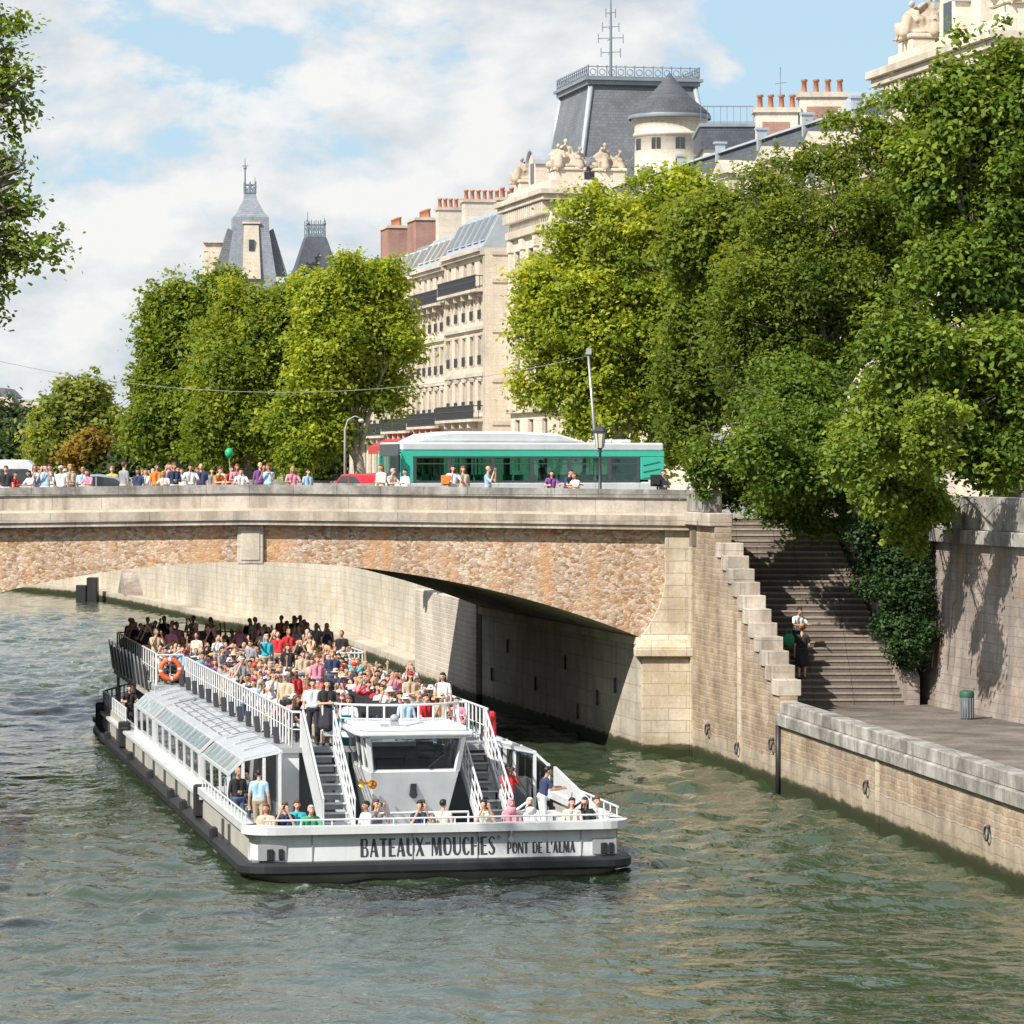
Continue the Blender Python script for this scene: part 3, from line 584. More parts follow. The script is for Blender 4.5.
def tallwall():
    r=empty('retaining_wall',(0,0,0),label='tall stained stone retaining wall on the right with worn carved niches',cat='wall')
    # battered and curved round the corner at the foot of the stairs
    base=[Vector((12.75,123.5)),Vector((12.85,121.0)),W0+Vector((-.25,.2)),Vector((14.0,114.5)),W1,W2,W3]; top=[Vector((12.75,123.5)),Vector((13.05,121.0)),W0+Vector((.35,.1)),Vector((14.35,114.5)),W1+Vector((.2,0)),W2+Vector((.2,0)),W3+Vector((.2,0))]
    m=MB(); nz=7
    # flare near the foot
    for i in range(len(base)-1):
        for k in range(nz):
            def P(j,q):
                s=q/nz; f=(1-s)**2.2; b=base[j]; t_=top[j]; p=t_.lerp(b,f); return (p.x,p.y,1.9+(7.5-1.9)*s)
            m.poly([P(i,k),P(i+1,k),P(i+1,k+1),P(i,k+1)])
    m.build('wall_face',M['tall'],r)
    m=MB(); run_wall(m,top,.6,7.5,7.95,off=.28); m.build('string_course',M['coping'],r,bevel=.03)
    m=MB(); run_wall(m,top,.5,7.953,9.0,off=.10); m.build('parapet',M['coping'],r,bevel=.02)
    # three worn niches with small arched hoods
    for (t,h) in ((.22,1.9),(.42,2.4),(.70,2.1)):
        a=W0.lerp(W1,t*.75+.02)+Vector((.12,0)); d=(W1-W0).normalized(); n=Vector((-d.y,d.x)); n=n if n.x<0 else -n
        q=MB(); pts=[]
        for k in range(9):
            an=math.pi*k/8; p=a+d*(-math.cos(an))*.33; pts.append((p.x+n.x*.04,p.y+n.y*.04,2.9+h+math.sin(an)*.34))
        lo0=(pts[0][0]-.12,pts[0][1],3.4); lo1=(pts[-1][0]-.12,pts[-1][1],3.4)
        q.tube([lo0]+pts+[lo1],.035,6); q.build('niche_moulding',M['tall'],r)
    # side wall of the stairs rising behind the ivy
    r3=empty('stair_side_wall',(0,0,0),label='sloping stone side wall rising behind the ivy on the right of the stairs',cat='wall')
    m=MB(); run_wall(m,[(12.75,116.9),(12.4,120),(11.75,127.3)],.5,[1.9,1.9,6.0],[3.1,5.2,9.2]); m.build('wall_face',M['tall'],r3)
tallwall()

def stairs():
    r=empty('stone_staircase',(7.9,117,2.2),label='wide flight of dark worn stone steps climbing from the quay to the bridge',cat='staircase')
    n=31; rise=5.95/n; run=.335; prof=[]
    for i in range(n): prof += [(i*run,i*rise),(i*run,(i+1)*rise)]
    prof += [(n*run,n*rise),(n*run,-.3),(0,-.3)]
    m=MB()
    def P(x,y,z): return (x-y*.17,y,z)
    X0,X1=-.5,5.0
    for i in range(len(prof)-1):
        (y0,z0),(y1,z1)=prof[i],prof[i+1]; m.poly([P(X0,y0,z0),P(X1,y0,z0),P(X1,y1,z1),P(X0,y1,z1)])
    m.poly([P(X0,y,z) for y,z in prof]); m.poly([P(X1,y,z) for y,z in prof])
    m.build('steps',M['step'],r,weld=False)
    # rounded nosings, a little proud and paler from wear
    m=MB()
    for i in range(n):
        y=i*run; z=(i+1)*rise; a=P(X0+.05,y-.035,z-.055); b=P(X1-.05,y-.035,z-.055)
        m.box8([a,b,(b[0],b[1]+.3,b[2]),(a[0],a[1]+.3,a[2]),(a[0],a[1],a[2]+.058),(b[0],b[1],b[2]+.058),(b[0],b[1]+.3,b[2]+.058),(a[0],a[1]+.3,a[2]+.058)])
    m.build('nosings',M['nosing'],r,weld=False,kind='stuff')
stairs()

# ------------------------------------------------------------------ the bridge
XC=-9.0; RR=36.0; ZC=6.66-RR; YF=124.0; SK=-.217; DEPTH=26.2
def arch(x): return ZC+math.sqrt(RR*RR-(x-XC)**2)
def ptop(x): return 9.33-.012*abs(x-XC)-.00005*(x-XC)**2
def bridge():
    r=empty('stone_bridge',(XC,YF,0),label='single arch stone bridge of orange rubble masonry spanning the river',cat='bridge')
    off=Vector((XC,YF,0))
    def bld(mb,name,mat,**k):
        mb.v=[(x-XC,y-YF,z) for x,y,z in mb.v]; return mb.build(name,mat,r,**k)
    xs=list(np.linspace(-22.6,4.6,57)); m=MB(); m2=MB()
    xs2=[-30.0]+xs+[5.4]
    def zlow(x): return -1.0 if (x<-22.6 or x>4.6) else arch(x)
    for a,b in zip(xs2[:-1],xs2[1:]):
        ins=a>=-22.61 and b<=4.61
        za,zb=(arch(a),arch(b)) if ins else (-1.0,-1.0)
        for y in (YF,):
            m.poly([(a,y,za),(b,y,zb),(b,y,ptop(b)-1.38),(a,y,ptop(a)-1.38)])
        s=SK*DEPTH; m2.poly([(b+s,YF+DEPTH,zb),(a+s,YF+DEPTH,za),(a+s,YF+DEPTH,ptop(a)-1.38),(b+s,YF+DEPTH,ptop(b)-1.38)])
    bld(m,'spandrel',M['rubble'],weld=True,fixn=False); bld(m2,'spandrel',M['rubble'],weld=True,fixn=False)
    m=MB(); ny=8
    for a,b in zip(xs[:-1],xs[1:]):
        for k in range(ny):
            y0=DEPTH*k/ny; y1=DEPTH*(k+1)/ny
            m.poly([(a+SK*y0,YF+y0,arch(a)),(a+SK*y1,YF+y1,arch(a)),(b+SK*y1,YF+y1,arch(b)),(b+SK*y0,YF+y0,arch(b))],smooth=True)
    bld(m,'vault',M['darkash'],fixn=False)
    # abutment walls under the vault with a small ledge at the springing
    for sx,x0 in ((1,4.42),(-1,-22.42)):
        m=MB(); a=(x0,YF+.02); b=(x0+SK*DEPTH,YF+DEPTH); e=sx*1.2
        m.box8([(a[0],a[1],-1.2),(a[0]+e,a[1],-1.2),(b[0]+e,b[1],-1.2),(b[0],b[1],-1.2),(a[0],a[1],3.78),(a[0]+e,a[1],3.78),(b[0]+e,b[1],3.78),(b[0],b[1],3.78)]); bld(m,'abutment',M['darkash'])
        m=MB(); o=-sx*.14
        m.box8([(a[0]+o,a[1],3.783),(a[0]+e,a[1],3.783),(b[0]+e,b[1],3.783),(b[0]+o,b[1],3.783),(a[0]+o,a[1],4.08),(a[0]+e,a[1],4.08),(b[0]+e,b[1],4.08),(b[0]+o,b[1],4.08)]); bld(m,'springing_ledge',M['ashlar'],bevel=.03)
    for (s_,z) in ((6,1.6),(11,2.6),(16,1.5),(21,2.7),(24,1.4),(3.4,2.2),(9,.9)):
        x=4.42+SK*s_; rr=MB(); c=Vector((x-.05,YF+s_,z)); pts=[c+Vector((0,math.cos(a)*.2,math.sin(a)*.24)) for a in [2*math.pi*k/12 for k in range(13)]]
        rr.tube(pts,.045,6,caps=False); bld(rr,'mooring_ring',M['iron'])
    # lower pier (near-side cutwater) and its moulded cap
    for mir in (0,1):
        def X(x): return x if not mir else 2*XC-x
        m=MB(); v=[(X(4.44),YF-.55,-1.2),(X(6.12),YF-.55,-1.2),(X(6.12),YF+.6,-1.2),(X(4.44),YF+.6,-1.2)]; m.box8(v+[(p[0],p[1],3.42) for p in v]); bld(m,'pier',M['ashlar'],bevel=.04)
        m=MB(); v=[(X(4.20),YF-.78,3.423),(X(6.26),YF-.78,3.423),(X(6.26),YF+.5,3.423),(X(4.20),YF+.5,3.423)]; m.box8(v+[(p[0],p[1],3.72) for p in v]); v2=[(X(4.20),YF-.78,3.723),(X(6.26),YF-.78,3.723),(X(6.26),YF+.5,3.723),(X(4.20),YF+.5,3.723)]; v3=[(X(4.55),YF-.25,4.15),(X(6.1),YF-.25,4.15),(X(6.1),YF+.4,4.15),(X(4.55),YF+.4,4.15)]; m.box8(v2+v3); bld(m,'pier_cap',M['ashlar'],bevel=.04)
        # curved pilaster widening towards the springing
        pr=[]
        for k in range(11):
            z=4.0+(7.9-4.0)*k/10; xl=5.26-.88*max(0,1-(z-4.0)/2.0)**1.7; pr.append((X(xl),z))
        pr += [(X(6.12),7.9),(X(6.12),4.0)]
        m=MB(); m.prism(pr,'y',YF-.20,YF+.3); bld(m,'pilaster',M['ashlar'],bevel=.02)
    # keystone panel at the crown
    m=MB(); m.box(XC-.45,XC+.45,YF-.14,YF+.2,6.58,7.92); bld(m,'keystone_panel',M['parapet'],bevel=.03)
    m=MB(); m.box(XC-.33,XC+.33,YF-.17,YF-.10,6.72,7.75); bld(m,'keystone_panel',M['trim'],bevel=.02)
    # cornice, parapet wall, coping, near and far, following the slight hump
    def strip(name,y0,y1,dz0,dz1,mat,x0=-34,x1=6.1,far=False,bevel=.02,n=40):
        m=MB(); px=list(np.linspace(x0,x1,n)); 
        for a,b in zip(px[:-1],px[1:]):
            sh=SK*DEPTH if far else 0
            def P(x,y,d): return (x+sh,y,ptop(x)+d)
            m.box8([P(a,y0,dz0),P(b,y0,dz0),P(b,y1,dz0),P(a,y1,dz0),P(a,y0,dz1),P(b,y0,dz1),P(b,y1,dz1),P(a,y1,dz1)])
        bm_faces=m; bld(bm_faces,name,mat,weld=True)
    y=YF
    strip('cornice',y-.42,y+.5,-1.38,-1.22,M['parapet']); strip('cornice',y-.50,y+.5,-1.217,-.90,M['parapet']); strip('string_course',y-.10,y+.5,-.897,-.80,M['trim'])
    strip('parapet',y-.04,y+.42,-.797,-.30,M['parapet']); strip('coping',y-.12,y+.50,-.297,0,M['coping'])
    yb=YF+DEPTH
    strip('cornice',yb-.5,yb+.5,-1.38,-.90,M['parapet'],far=True); strip('parapet',yb-.42,yb+.04,-.897,-.20,M['parapet'],far=True); strip('coping',yb-.5,yb+.12,-.197,0,M['coping'],far=True)
    # roadway and pavements
    def deck(y0,y1,dz,mat,name):
        m=MB(); px=list(np.linspace(-34,7.4,30))
        for a,b in zip(px[:-1],px[1:]):
            m.poly([(a+SK*y0,YF+y0,ptop(a)+dz),(b+SK*y0,YF+y0,ptop(b)+dz),(b+SK*y1,YF+y1,ptop(b)+dz),(a+SK*y1,YF+y1,ptop(a)+dz)])
        bld(m,name,mat,fixn=False)
    deck(.4,DEPTH-.4,-1.15,M['asphalt'],'roadway')
    deck(.4,4.6,-1.0,M['pave'],'pavement'); deck(DEPTH-4.6,DEPTH-.4,-1.0,M['pave'],'pavement')
    m=MB()
    for yy in (4.6,DEPTH-4.85): m.box8([(-34+SK*yy,YF+yy,8.0),(7.4+SK*yy,YF+yy,7.95),(7.4+SK*yy,YF+yy+.25,7.95),(-34+SK*yy,YF+yy+.25,8.0),(-34+SK*yy,YF+yy,8.03),(7.4+SK*yy,YF+yy,8.14),(7.4+SK*yy,YF+yy+.25,8.14),(-34+SK*yy,YF+yy+.25,8.03)])
    bld(m,'kerb',M['trim'])
bridge()

# ------------------------------------------------------------------ quay wall beyond the bridge
def farquay():
    r=empty('far_quay_wall',(0,0,0),label='long pale curved quay wall seen through the arch behind the boat',cat='wall')
    back=[Vector((x+1.1,y+.3)) if i>1 else Vector((x+.1,y)) for i,(x,y) in enumerate(FW)]
    m=MB(); run_wall(m,back,.7,-1,8.1); m.build('wall_face',M['farwall'],r)
    m=MB(); run_wall(m,back,.5,8.1,9.1,off=.1); m.build('parapet',M['coping'],r)
    m=MB(); run_wall(m,[Vector(p) for p in FW[2:]],3.2,-1,.75); m.build('lower_ledge',M['farwall'],r)
    m=MB(); m.box8([(-1.5,150.3,-1),(1,150.3,-1),(-1.5,166.5,-1),(-4.5,166.5,-1),(-1.5,150.3,4.3),(1,150.3,4.3),(-1.5,166.5,4.3),(-4.5,166.5,4.3)]); m.build('quay_pier',stone('brick_pier',(.62,.54,.45),(.56,.48,.40),(.70,.64,.56),.5,.22,.025,.15,algae=True),r,bevel=.05)
    # dark ramp cut in the ledge far off
    m=MB(); m.box8([(-27.4,255,.75),(-25.3,255,.75),(-25.2,261,.75),(-28.6,261,.75),(-27.8,257,2.3),(-26.0,257,2.3),(-26.0,261,2.4),(-28.3,261,2.4)]); m.build('ramp_block',M['tall'],r)
farquay()
# ------------------------------------------------------------------ buildings
TH=R(11.85); RV=Vector((math.cos(TH),math.sin(TH),0)); AV=Vector((-math.sin(TH),math.cos(TH),0))
GZ=8.1
_win={}
def window_meshes(w,h,style):
    key=(round(w,2),round(h,2),style)
    if key not in _win:
        m=MB(); t=.07
        y0=.17; y1=.25
        m.box(0,t,y0,y1,0,h); m.box(w-t,w,y0,y1,0,h); m.box(t,w-t,y0,y1,0,t); m.box(t,w-t,y0,y1,h-t,h)
        m.box(w/2-.035,w/2+.035,y0+.01,y1,t,h-t)
        for k in (1,2): m.box(t,w-t,y0+.015,y1-.01,h*k/3-.02,h*k/3+.02)
        o=m.build('window',M['trim' if style!='dark' else 'grey'],None); fm=o.data; bpy.data.objects.remove(o)
        p=MB(); p.poly([(t,.22,t),(w-t,.22,t),(w-t,.22,h-t),(t,.22,h-t)]); p.box(-.05,w+.05,.26,.30,-.05,h+.05)
        o=p.build('pane',M['glass'],None,fixn=False); pm=o.data; bpy.data.objects.remove(o)
        _win[key]=(fm,pm)
    return _win[key]
def facade(root,p0,ang,width,z0,z1,holes,mat,depth=.30,style='w',name='wall',mkwin=True):
    """wall with real openings; holes=(x0,x1,z0,z1); each opening gets its window and pane"""
    xs=sorted({0.0,width,*[h[0] for h in holes],*[h[1] for h in holes]}); zs=sorted({z0,z1,*[h[2] for h in holes],*[h[3] for h in holes]})
    m=MB()
    def inhole(x,z): return any(h[0]<x<h[1] and h[2]<z<h[3] for h in holes)
    for a,b in zip(zs[:-1],zs[1:]):
        run=None
        for c,d in zip(xs[:-1],xs[1:]):
            if inhole((c+d)/2,(a+b)/2):
                if run is not None: m.poly([(run,0,a),(c,0,a),(c,0,b),(run,0,b)]); run=None
            elif run is None: run=c
        if run is not None: m.poly([(run,0,a),(width,0,a),(width,0,b),(run,0,b)])
    for (a,b,c,d) in holes:
        m.poly([(a,0,c),(a,depth,c),(b,depth,c),(b,0,c)]); m.poly([(a,0,d),(b,0,d),(b,depth,d),(a,depth,d)])
        m.poly([(a,0,c),(a,0,d),(a,depth,d),(a,depth,c)]); m.poly([(b,0,c),(b,depth,c),(b,depth,d),(b,0,d)])
    w=m.build(name,mat,root,loc=(p0[0],p0[1],0),rz=ang,weld=False,fixn=False)
    if mkwin:
        for (a,b,c,d) in holes:
            fm,pm=window_meshes(b-a,d-c,style); ca,sa=math.cos(ang),math.sin(ang)
            f=link('window',fm,root,(p0[0]+a*ca,p0[1]+a*sa,c),ang); link('pane',pm,f)
    return w
def wallbox(root,p0,ang,boxes,mat,name,bevel=0,**k):
    """boxes (x0,x1,y0,y1,z0,z1) in a facade's own frame, y negative = proud of the wall"""
    m=MB()
    for b in boxes: m.box(*b)
    return m.build(name,mat,root,loc=(p0[0],p0[1],0),rz=ang,weld=False,bevel=bevel,**k)
def chimney(root,x0,x1,y0,y1,z0,z1,npots,mat='brickred',along='y'):
    m=MB(); m.box(x0,x1,y0,y1,z0,z1); c=m.build('chimney',M[mat],root)
    t=MB(); t.box(x0-.12,x1+.12,y0-.12,y1+.12,z1+.003,z1+.22); t.build('cap',M['trim'],c)
    p=MB()
    for k in range(npots):
        s=(k+.5)/npots; x,y=((x0+x1)/2,y0+(y1-y0)*s) if along=='y' else (x0+(x1-x0)*s,(y0+y1)/2)
        p.lathe([(.17,0),(.14,.6),(.19,.62),(.19,.75),(.12,.75)],(x,y,z1+.22),8)
    p.build('pots',M['pot'],c)
def railing(root,pts,z,h,mat,name='railing',sp=.16,th=.03,panels=True,posts=None):
    m=MB()
    for a,b in zip(pts[:-1],pts[1:]):
        a=Vector((*a,z)); b=Vector((*b,z)); L=(b-a).length; n=max(1,int(L/sp)); up=Vector((0,0,h))
        m.bar(a+up,b+up,.07,.06); m.bar(a+Vector((0,0,.08)),b+Vector((0,0,.08)),.05,.05)
        if panels: m.bar(a+up*.8,b+up*.8,.03,.03)
        for k in range(n+1):
            p=a.lerp(b,k/n); m.bar(p,p+up,th,th)
            if panels and k<n: q=a.lerp(b,(k+1)/n); m.bar(p+up*.15,q+up*.75,th*.8); m.bar(q+up*.15,p+up*.75,th*.8)
    return m.build(name,mat,root,weld=False,fixn=False)

def haussmann():
    C0=Vector((-1.95,260,0))
    specs=[(0,15,5,'cream coloured apartment building with glazed studio roof behind the bus','A'),(15,27.4,5,'cream apartment building with planted upper balcony and dark mansard windows','B'),
           (27.4,39.4,5,'cream apartment building with red brick chimneys and red shop awning','C'),(39.4,60,7,'apartment building mostly hidden behind the three quay trees','D')]
    for t0,t1,nw,lab,typ in specs:
        L=t1-t0-.02; base=C0+AV*t0; dz={'A':0,'B':-.35,'C':-.6,'D':-.9}[typ]
        r=empty('apartment_building',(base.x,base.y,0),TH,label=lab,cat='building',kind='thing')
        holes=[]; sp=L/nw; ww=1.15
        rows=[(9.0,12.0,1.9),(14.0,16.0,ww),(17.3,19.3,ww),(20.6,22.2,ww),(23.1,24.9,ww)]
        for z0,z1,wd in rows:
            for k in range(nw):
                c=sp*(k+.5); holes.append((c-wd/2,c+wd/2,z0+dz*(z0>10),z1+dz*(z0>10)))
        # river face runs from the far end to the near corner
        facade(r,(0,L),-math.pi/2,L,GZ,25.7+dz,holes,M['cream'],style='w')
        facade(r,(0,0),0,12,GZ,25.7+dz,[],M['cream'],name='party_wall')
        m=MB(); m.poly([(12,0,GZ),(12,L,GZ),(12,L,25.7+dz),(12,0,25.7+dz)]); m.poly([(12,L,GZ),(0,L,GZ),(0,L,25.7+dz),(12,L,25.7+dz)]); m.build('rear_wall',M['cream'],r,fixn=False)
        if typ=='A':
            wallbox(r,(0,0),0,[(.5,3.4,-.10,.02,z,z+.28) for z in (10.6,12.9,16.0,19.6,23.2,25.2)],M['trim'],'string_course')
        P0=(0,L); AN=-math.pi/2
        wallbox(r,P0,AN,[(0,L,-.35,-.002,25.2+dz,25.45+dz),(0,L,-.55,-.002,25.453+dz,25.7+dz)],M['trim'],'cornice')
        wallbox(r,P0,AN,[(0,L,-.22,-.002,z+dz,z+.25+dz) for z in (16.45,19.85)],M['trim'],'string_course')
        # window surrounds, piers and little triangular heads
        hd=MB()
        for z0,z1,wd in rows[1:4]:
            for k in range(nw):
                c=sp*(k+.5); wallbox(r,P0,AN,[(c-wd/2-.2,c-wd/2,-.08,-.002,z0+dz,z1+dz+.1),(c+wd/2,c+wd/2+.2,-.08,-.002,z0+dz,z1+dz+.1),(c-wd/2-.22,c+wd/2+.22,-.15,-.002,z1+dz+.103,z1+dz+.22)],M['trim'],'window_surround')
                if z0<15: hd.prism([(c-wd/2-.3,z1+dz+.223),(c+wd/2+.3,z1+dz+.223),(c,z1+dz+.62)],'y',-.17,-.004)
        hd.build('pediment',M['trim'],r,loc=(0,L,0),rz=AN,weld=False)
        wallbox(r,P0,AN,[(-.01,.28,-.12,-.003,GZ,25.1+dz),(L-.29,L-.01,-.12,-.003,GZ,25.1+dz)],M['trim'],'corner_pier')
        # guard rails of single windows
        for z0 in (14.0,17.3,20.6):
            for k in range(nw):
                g=MB(); c=sp*(k+.5)
                g.box(c-.62,c+.62,-.16,-.12,z0+dz+.62,z0+dz+.68)
                for q in range(9): x=c-.6+q*.15; g.box(x-.025,x+.025,-.15,-.13,z0+dz+.0,z0+dz+.62)
                g.build('window_guard',M['iron'],r,loc=(0,L,0),rz=AN,weld=False)
        # long balconies
        for z,pr in ((13.15,.9),(22.55,.75)):
            wallbox(r,P0,AN,[(.1,L-.1,-pr,-.003,z+dz,z+.2+dz)]+[(x-.12,x+.12,-pr*.8,-.004,z-.45+dz,z+dz-.003) for x in [sp*k for k in range(1,nw)]],M['trim'],'balcony_slab')
            m=MB(); zz=z+.2+dz
            for k in range(int(L/.24)):
                x=.15+k*.24; m.box(x-.02,x+.02,-pr+.05,-pr+.09,zz,zz+.95)
            m.box(.1,L-.1,-pr+.03,-pr+.11,zz+.95,zz+1.02); m.box(.1,L-.1,-pr+.03,-pr+.10,zz+.05,zz+.10); m.box(.1,L-.1,-pr+.04,-pr+.09,zz+.55,zz+.60)
            for x in (.1,L-.14): m.box(x,x+.04,-pr+.1,-.01,zz+.9,zz+.97); m.box(x,x+.04,-pr*.5-.02,-pr*.5+.02,zz,zz+.9)
            m.build('balcony_railing',M['iron'],r,loc=(0,L,0),rz=AN,weld=False)
        # mansard roof
        zr=25.7+dz; ht={'A':2.9,'B':2.5,'C':2.6,'D':2.6}[typ]
        m=MB(); m.prism([(-.3,zr+.003),(12.1,zr+.003),(10.8,zr+ht),(6,zr+ht+.7),(1.35,zr+ht),(-.05,zr+.25)],'y',0.0,L); m.build('roof',M['zinc'] if typ!='C' else M['zincd'],r,weld=False)
        # glazed studio lights or dormers on the slope
        slope=1.40/(ht-.25)
        nsk={'A':6,'B':5,'C':4,'D':6}[typ]
        for k in range(nsk):
            y=(k+.5)*L/nsk; wd=L/nsk*.34; z0=zr+.55; z1=zr+ht-.35
            def S(z,o=0): return -.05+(z-zr-.25)*slope-o
            f=MB(); f.box8([(S(z0,.14),y-wd,z0),(S(z0,-.05),y-wd,z0),(S(z0,-.05),y+wd,z0),(S(z0,.14),y+wd,z0),(S(z1,.14),y-wd,z1),(S(z1,-.05),y-wd,z1),(S(z1,-.05),y+wd,z1),(S(z1,.14),y+wd,z1)])
            sk=f.build('skylight',M['zinc'] if typ=='A' else M['trim'],r)
            g=MB(); e=.12; g.poly([(S(z0+e,.16),y-wd+e,z0+e),(S(z0+e,.16),y+wd-e,z0+e),(S(z1-e,.16),y+wd-e,z1-e),(S(z1-e,.16),y-wd+e,z1-e)]); g.build('pane',M['glass'],sk,fixn=False)
        if typ=='A':
            chimney(r,1.2,9.5,.9,1.7,zr+.5,zr+3.5,12,'cream','x'); chimney(r,1.2,5.5,L-1.2,L-.05,zr+1.0,zr+4.3,9,'palace','x')
            pass
        if typ=='B': chimney(r,1.5,4.6,L-1.3,L-.1,zr+1.0,zr+4.9,7,'palace','x')
        if typ=='C': chimney(r,1.2,3.4,L-5.0,L-1.0,zr+.8,zr+4.9,6)
        if typ=='D': chimney(r,1.2,3.2,8,12,zr+.8,zr+5.4,6)
        if typ in 'BC':   # shop awning
            m=MB(); m.box8([(-2.0,.6,11.4),(0-.01,.6,12.3),(0-.01,L-.6,12.3),(-2.0,L-.6,11.4),(-2.0,.6,11.5),(0-.01,.6,12.42),(0-.01,L-.6,12.42),(-2.0,L-.6,11.5)]); m.box(-2.02,-1.98,.6,L-.6,10.9,11.45); m.build('awning',M['awning'],r,weld=False)
haussmann()

def statue_mesh():
    """a carved group: two seated figures and a standing one, draped, worn and run together"""
    m=MB()
    for nm,dx,dy,dz,rz,sc in (('sit_lap',-.45,-.15,-.25,-.5,1.45),('sit_lean',.45,-.1,-.25,.6,1.35),('sit_lap',.05,.4,.0,.1,1.55)):
        me=bodies[nm]; Mx=Matrix.Translation((dx,dy,dz))@Matrix.Rotation(rz,4,'Z')@Matrix.Scale(sc,4)
        m.mesh([Mx@v.co for v in me.vertices],[tuple(p.vertices) for p in me.polygons])
    for c,a,b,d in (((-.5,-.3,.35),.38,.42,.42),((.5,-.25,.35),.36,.42,.42),((0,.2,.5),.5,.42,.6),((-.75,.15,.25),.3,.35,.3),((.8,.2,.25),.28,.35,.32),((0,-.3,.15),.8,.45,.18)): m.ball(c,a,b,d,14,10)
    _cap(m,(-.5,-.55,.75),(-.55,-.75,.1),.2,.24); _cap(m,(.5,-.5,.7),(.55,-.7,.1),.18,.22); _cap(m,(-.1,.2,1.5),(-.75,.05,.9),.10,.16)
    return _remesh(m,'statue',.055,[M['statue']],4)
def pavilion(corner,L,label,tall):
    """projecting end pavilion of the long palace front"""
    r=empty('palace_pavilion',(corner.x,corner.y,corner.z),TH,label=label,cat='building',kind='thing')
    E=4.6
    n=3; sp=L/n; holes=[]
    for z0,z1 in ((9.2,12.6),(14.2,18.2),(20.2,23.6)):
        for k in range(n): c=sp*(k+.5); holes.append((c-.75,c+.75,z0,z1))
    facade(r,(0,L),-math.pi/2,L,GZ,24.4,holes,M['palace'])
    facade(r,(0,0),0,E,GZ,24.4,[(1.4,3.0,14.2,18.2),(1.4,3.0,20.2,23.6)],M['palace'])
    m=MB(); m.poly([(E,0,GZ),(E,L,GZ),(E,L,24.4),(E,0,24.4)]); m.poly([(E,L,GZ),(0,L,GZ),(0,L,24.4),(E,L,24.4)]); m.build('rear_wall',M['palace'],r,fixn=False)
    # pilasters between the bays
    bx=[]
    for k in range(n+1):
        c=min(max(sp*k,.45),L-.45); bx.append((c-.42,c+.42,-.18,-.003,13.2,24.3)); bx.append((c-.52,c+.52,-.26,-.004,23.6,24.28))
    wallbox(r,(0,L),-math.pi/2,bx,M['palace'],'pilaster'); wallbox(r,(0,0),0,[(0,.8,-.18,-.003,13.2,24.3),(E-.8,E,-.18,-.003,13.2,24.3)],M['palace'],'pilaster')
    def band(y,z0,z1,mat,name,bev=.03):
        m=MB(); m.box(-y,E+y,-y,L+y,z0,z1); m.build(name,mat,r,bevel=bev)
    band(.30,13.0,13.35,M['trim'],'string_course'); band(.32,24.403,24.9,M['trim'],'cornice'); band(.14,24.903,25.25,M['palace'],'frieze'); band(.10,25.253,26.2,M['palace'],'frieze')
    d=MB()
    k=0
    while k*.62<L-.2: x=.15+k*.62; d.box(-.62,-.101,x,x+.32,25.42,26.15); k+=1
    k=0
    while k*.62<E-.2: x=.15+k*.62; d.box(x,x+.32,-.62,-.101,25.42,26.15); k+=1
    d.build('dentils',M['palace'],r,weld=False)
    band(.75,26.203,26.55,M['trim'],'cornice'); band(.95,26.553,26.9,M['trim'],'cornice'); band(.15,26.903,27.5,M['palace'],'attic')
    # carved groups on pedestals, and a round-headed zinc dormer between them
    def group(x,y,rot,s=1.0):
        p=MB(); p.box(x-.95,x+.95,y-.95,y+.95,27.503,28.1); p.box(x-1.05,x+1.05,y-1.05,y+1.05,28.103,28.3); pd=p.build('pedestal',M['palace'],r,bevel=.05)
        o=link('statue',STAT,pd,(x,y,28.25),rot); o.scale=(1.25*s,1.25*s,1.0*s)
    def dormer(x,y,s=1.0):
        q=MB(); pts=[(y-1.1,27.503),(y+1.1,27.503),(y+1.1,28.9)]+[(y+1.1*math.cos(a),28.9+.9*math.sin(a)) for a in [math.pi*k/10 for k in range(1,10)]]+[(y-1.1,28.9)]
        q.prism(pts,'x',x-.9*s,x+1.6); q.build('dormer',M['palace'],r)
        z=MB(); pz=[(y+1.25*math.cos(a),28.9+1.06*math.sin(a)) for a in [math.pi*k/12 for k in range(13)]]+[(y-1.12*math.cos(a),28.9+.92*math.sin(a)) for a in [math.pi*k/12 for k in range(13)]]
        z.prism(pz,'x',x-1.1*s,x+1.6); z.build('dormer_roof',M['zinc'],r)
        w=MB(); w.box(x-.93*s,x-.88*s,y-.5,y+.5,27.7,29.0); w.build('window',M['glass'],r)
    group(1.2,1.2,0); group(1.1,L-1.3,-.6); group(3.9,1.4,.3,.9)
    dormer(1.0,L*.5)
    m=MB(); zt=33.5 if tall else 29.2; ins=1.5 if tall else 1.2
    m.box8([(1.9,.9,27.503),(E,.9,27.503),(E,L-.9,27.503),(1.9,L-.9,27.503),(1.9+ins,.9+ins,zt),(E-.3,.9+ins,zt),(E-.3,L-.9-ins,zt),(1.9+ins,L-.9-ins,zt)]); m.build('roof',M['slate'],r)
    if tall:
        m=MB(); m.box(.7,2.6,L*.5-2.2,L*.5+2.2,27.503,31.5); m.box(.5,2.8,L*.5-2.4,L*.5+2.4,31.503,31.9); m.build('attic',M['palace'],r,bevel=.05)
        m=MB(); m.box(E-1.2,E+4,.2,3.4,27.0,32.5); m.build('attic',M['palace'],r,bevel=.05)
    return r
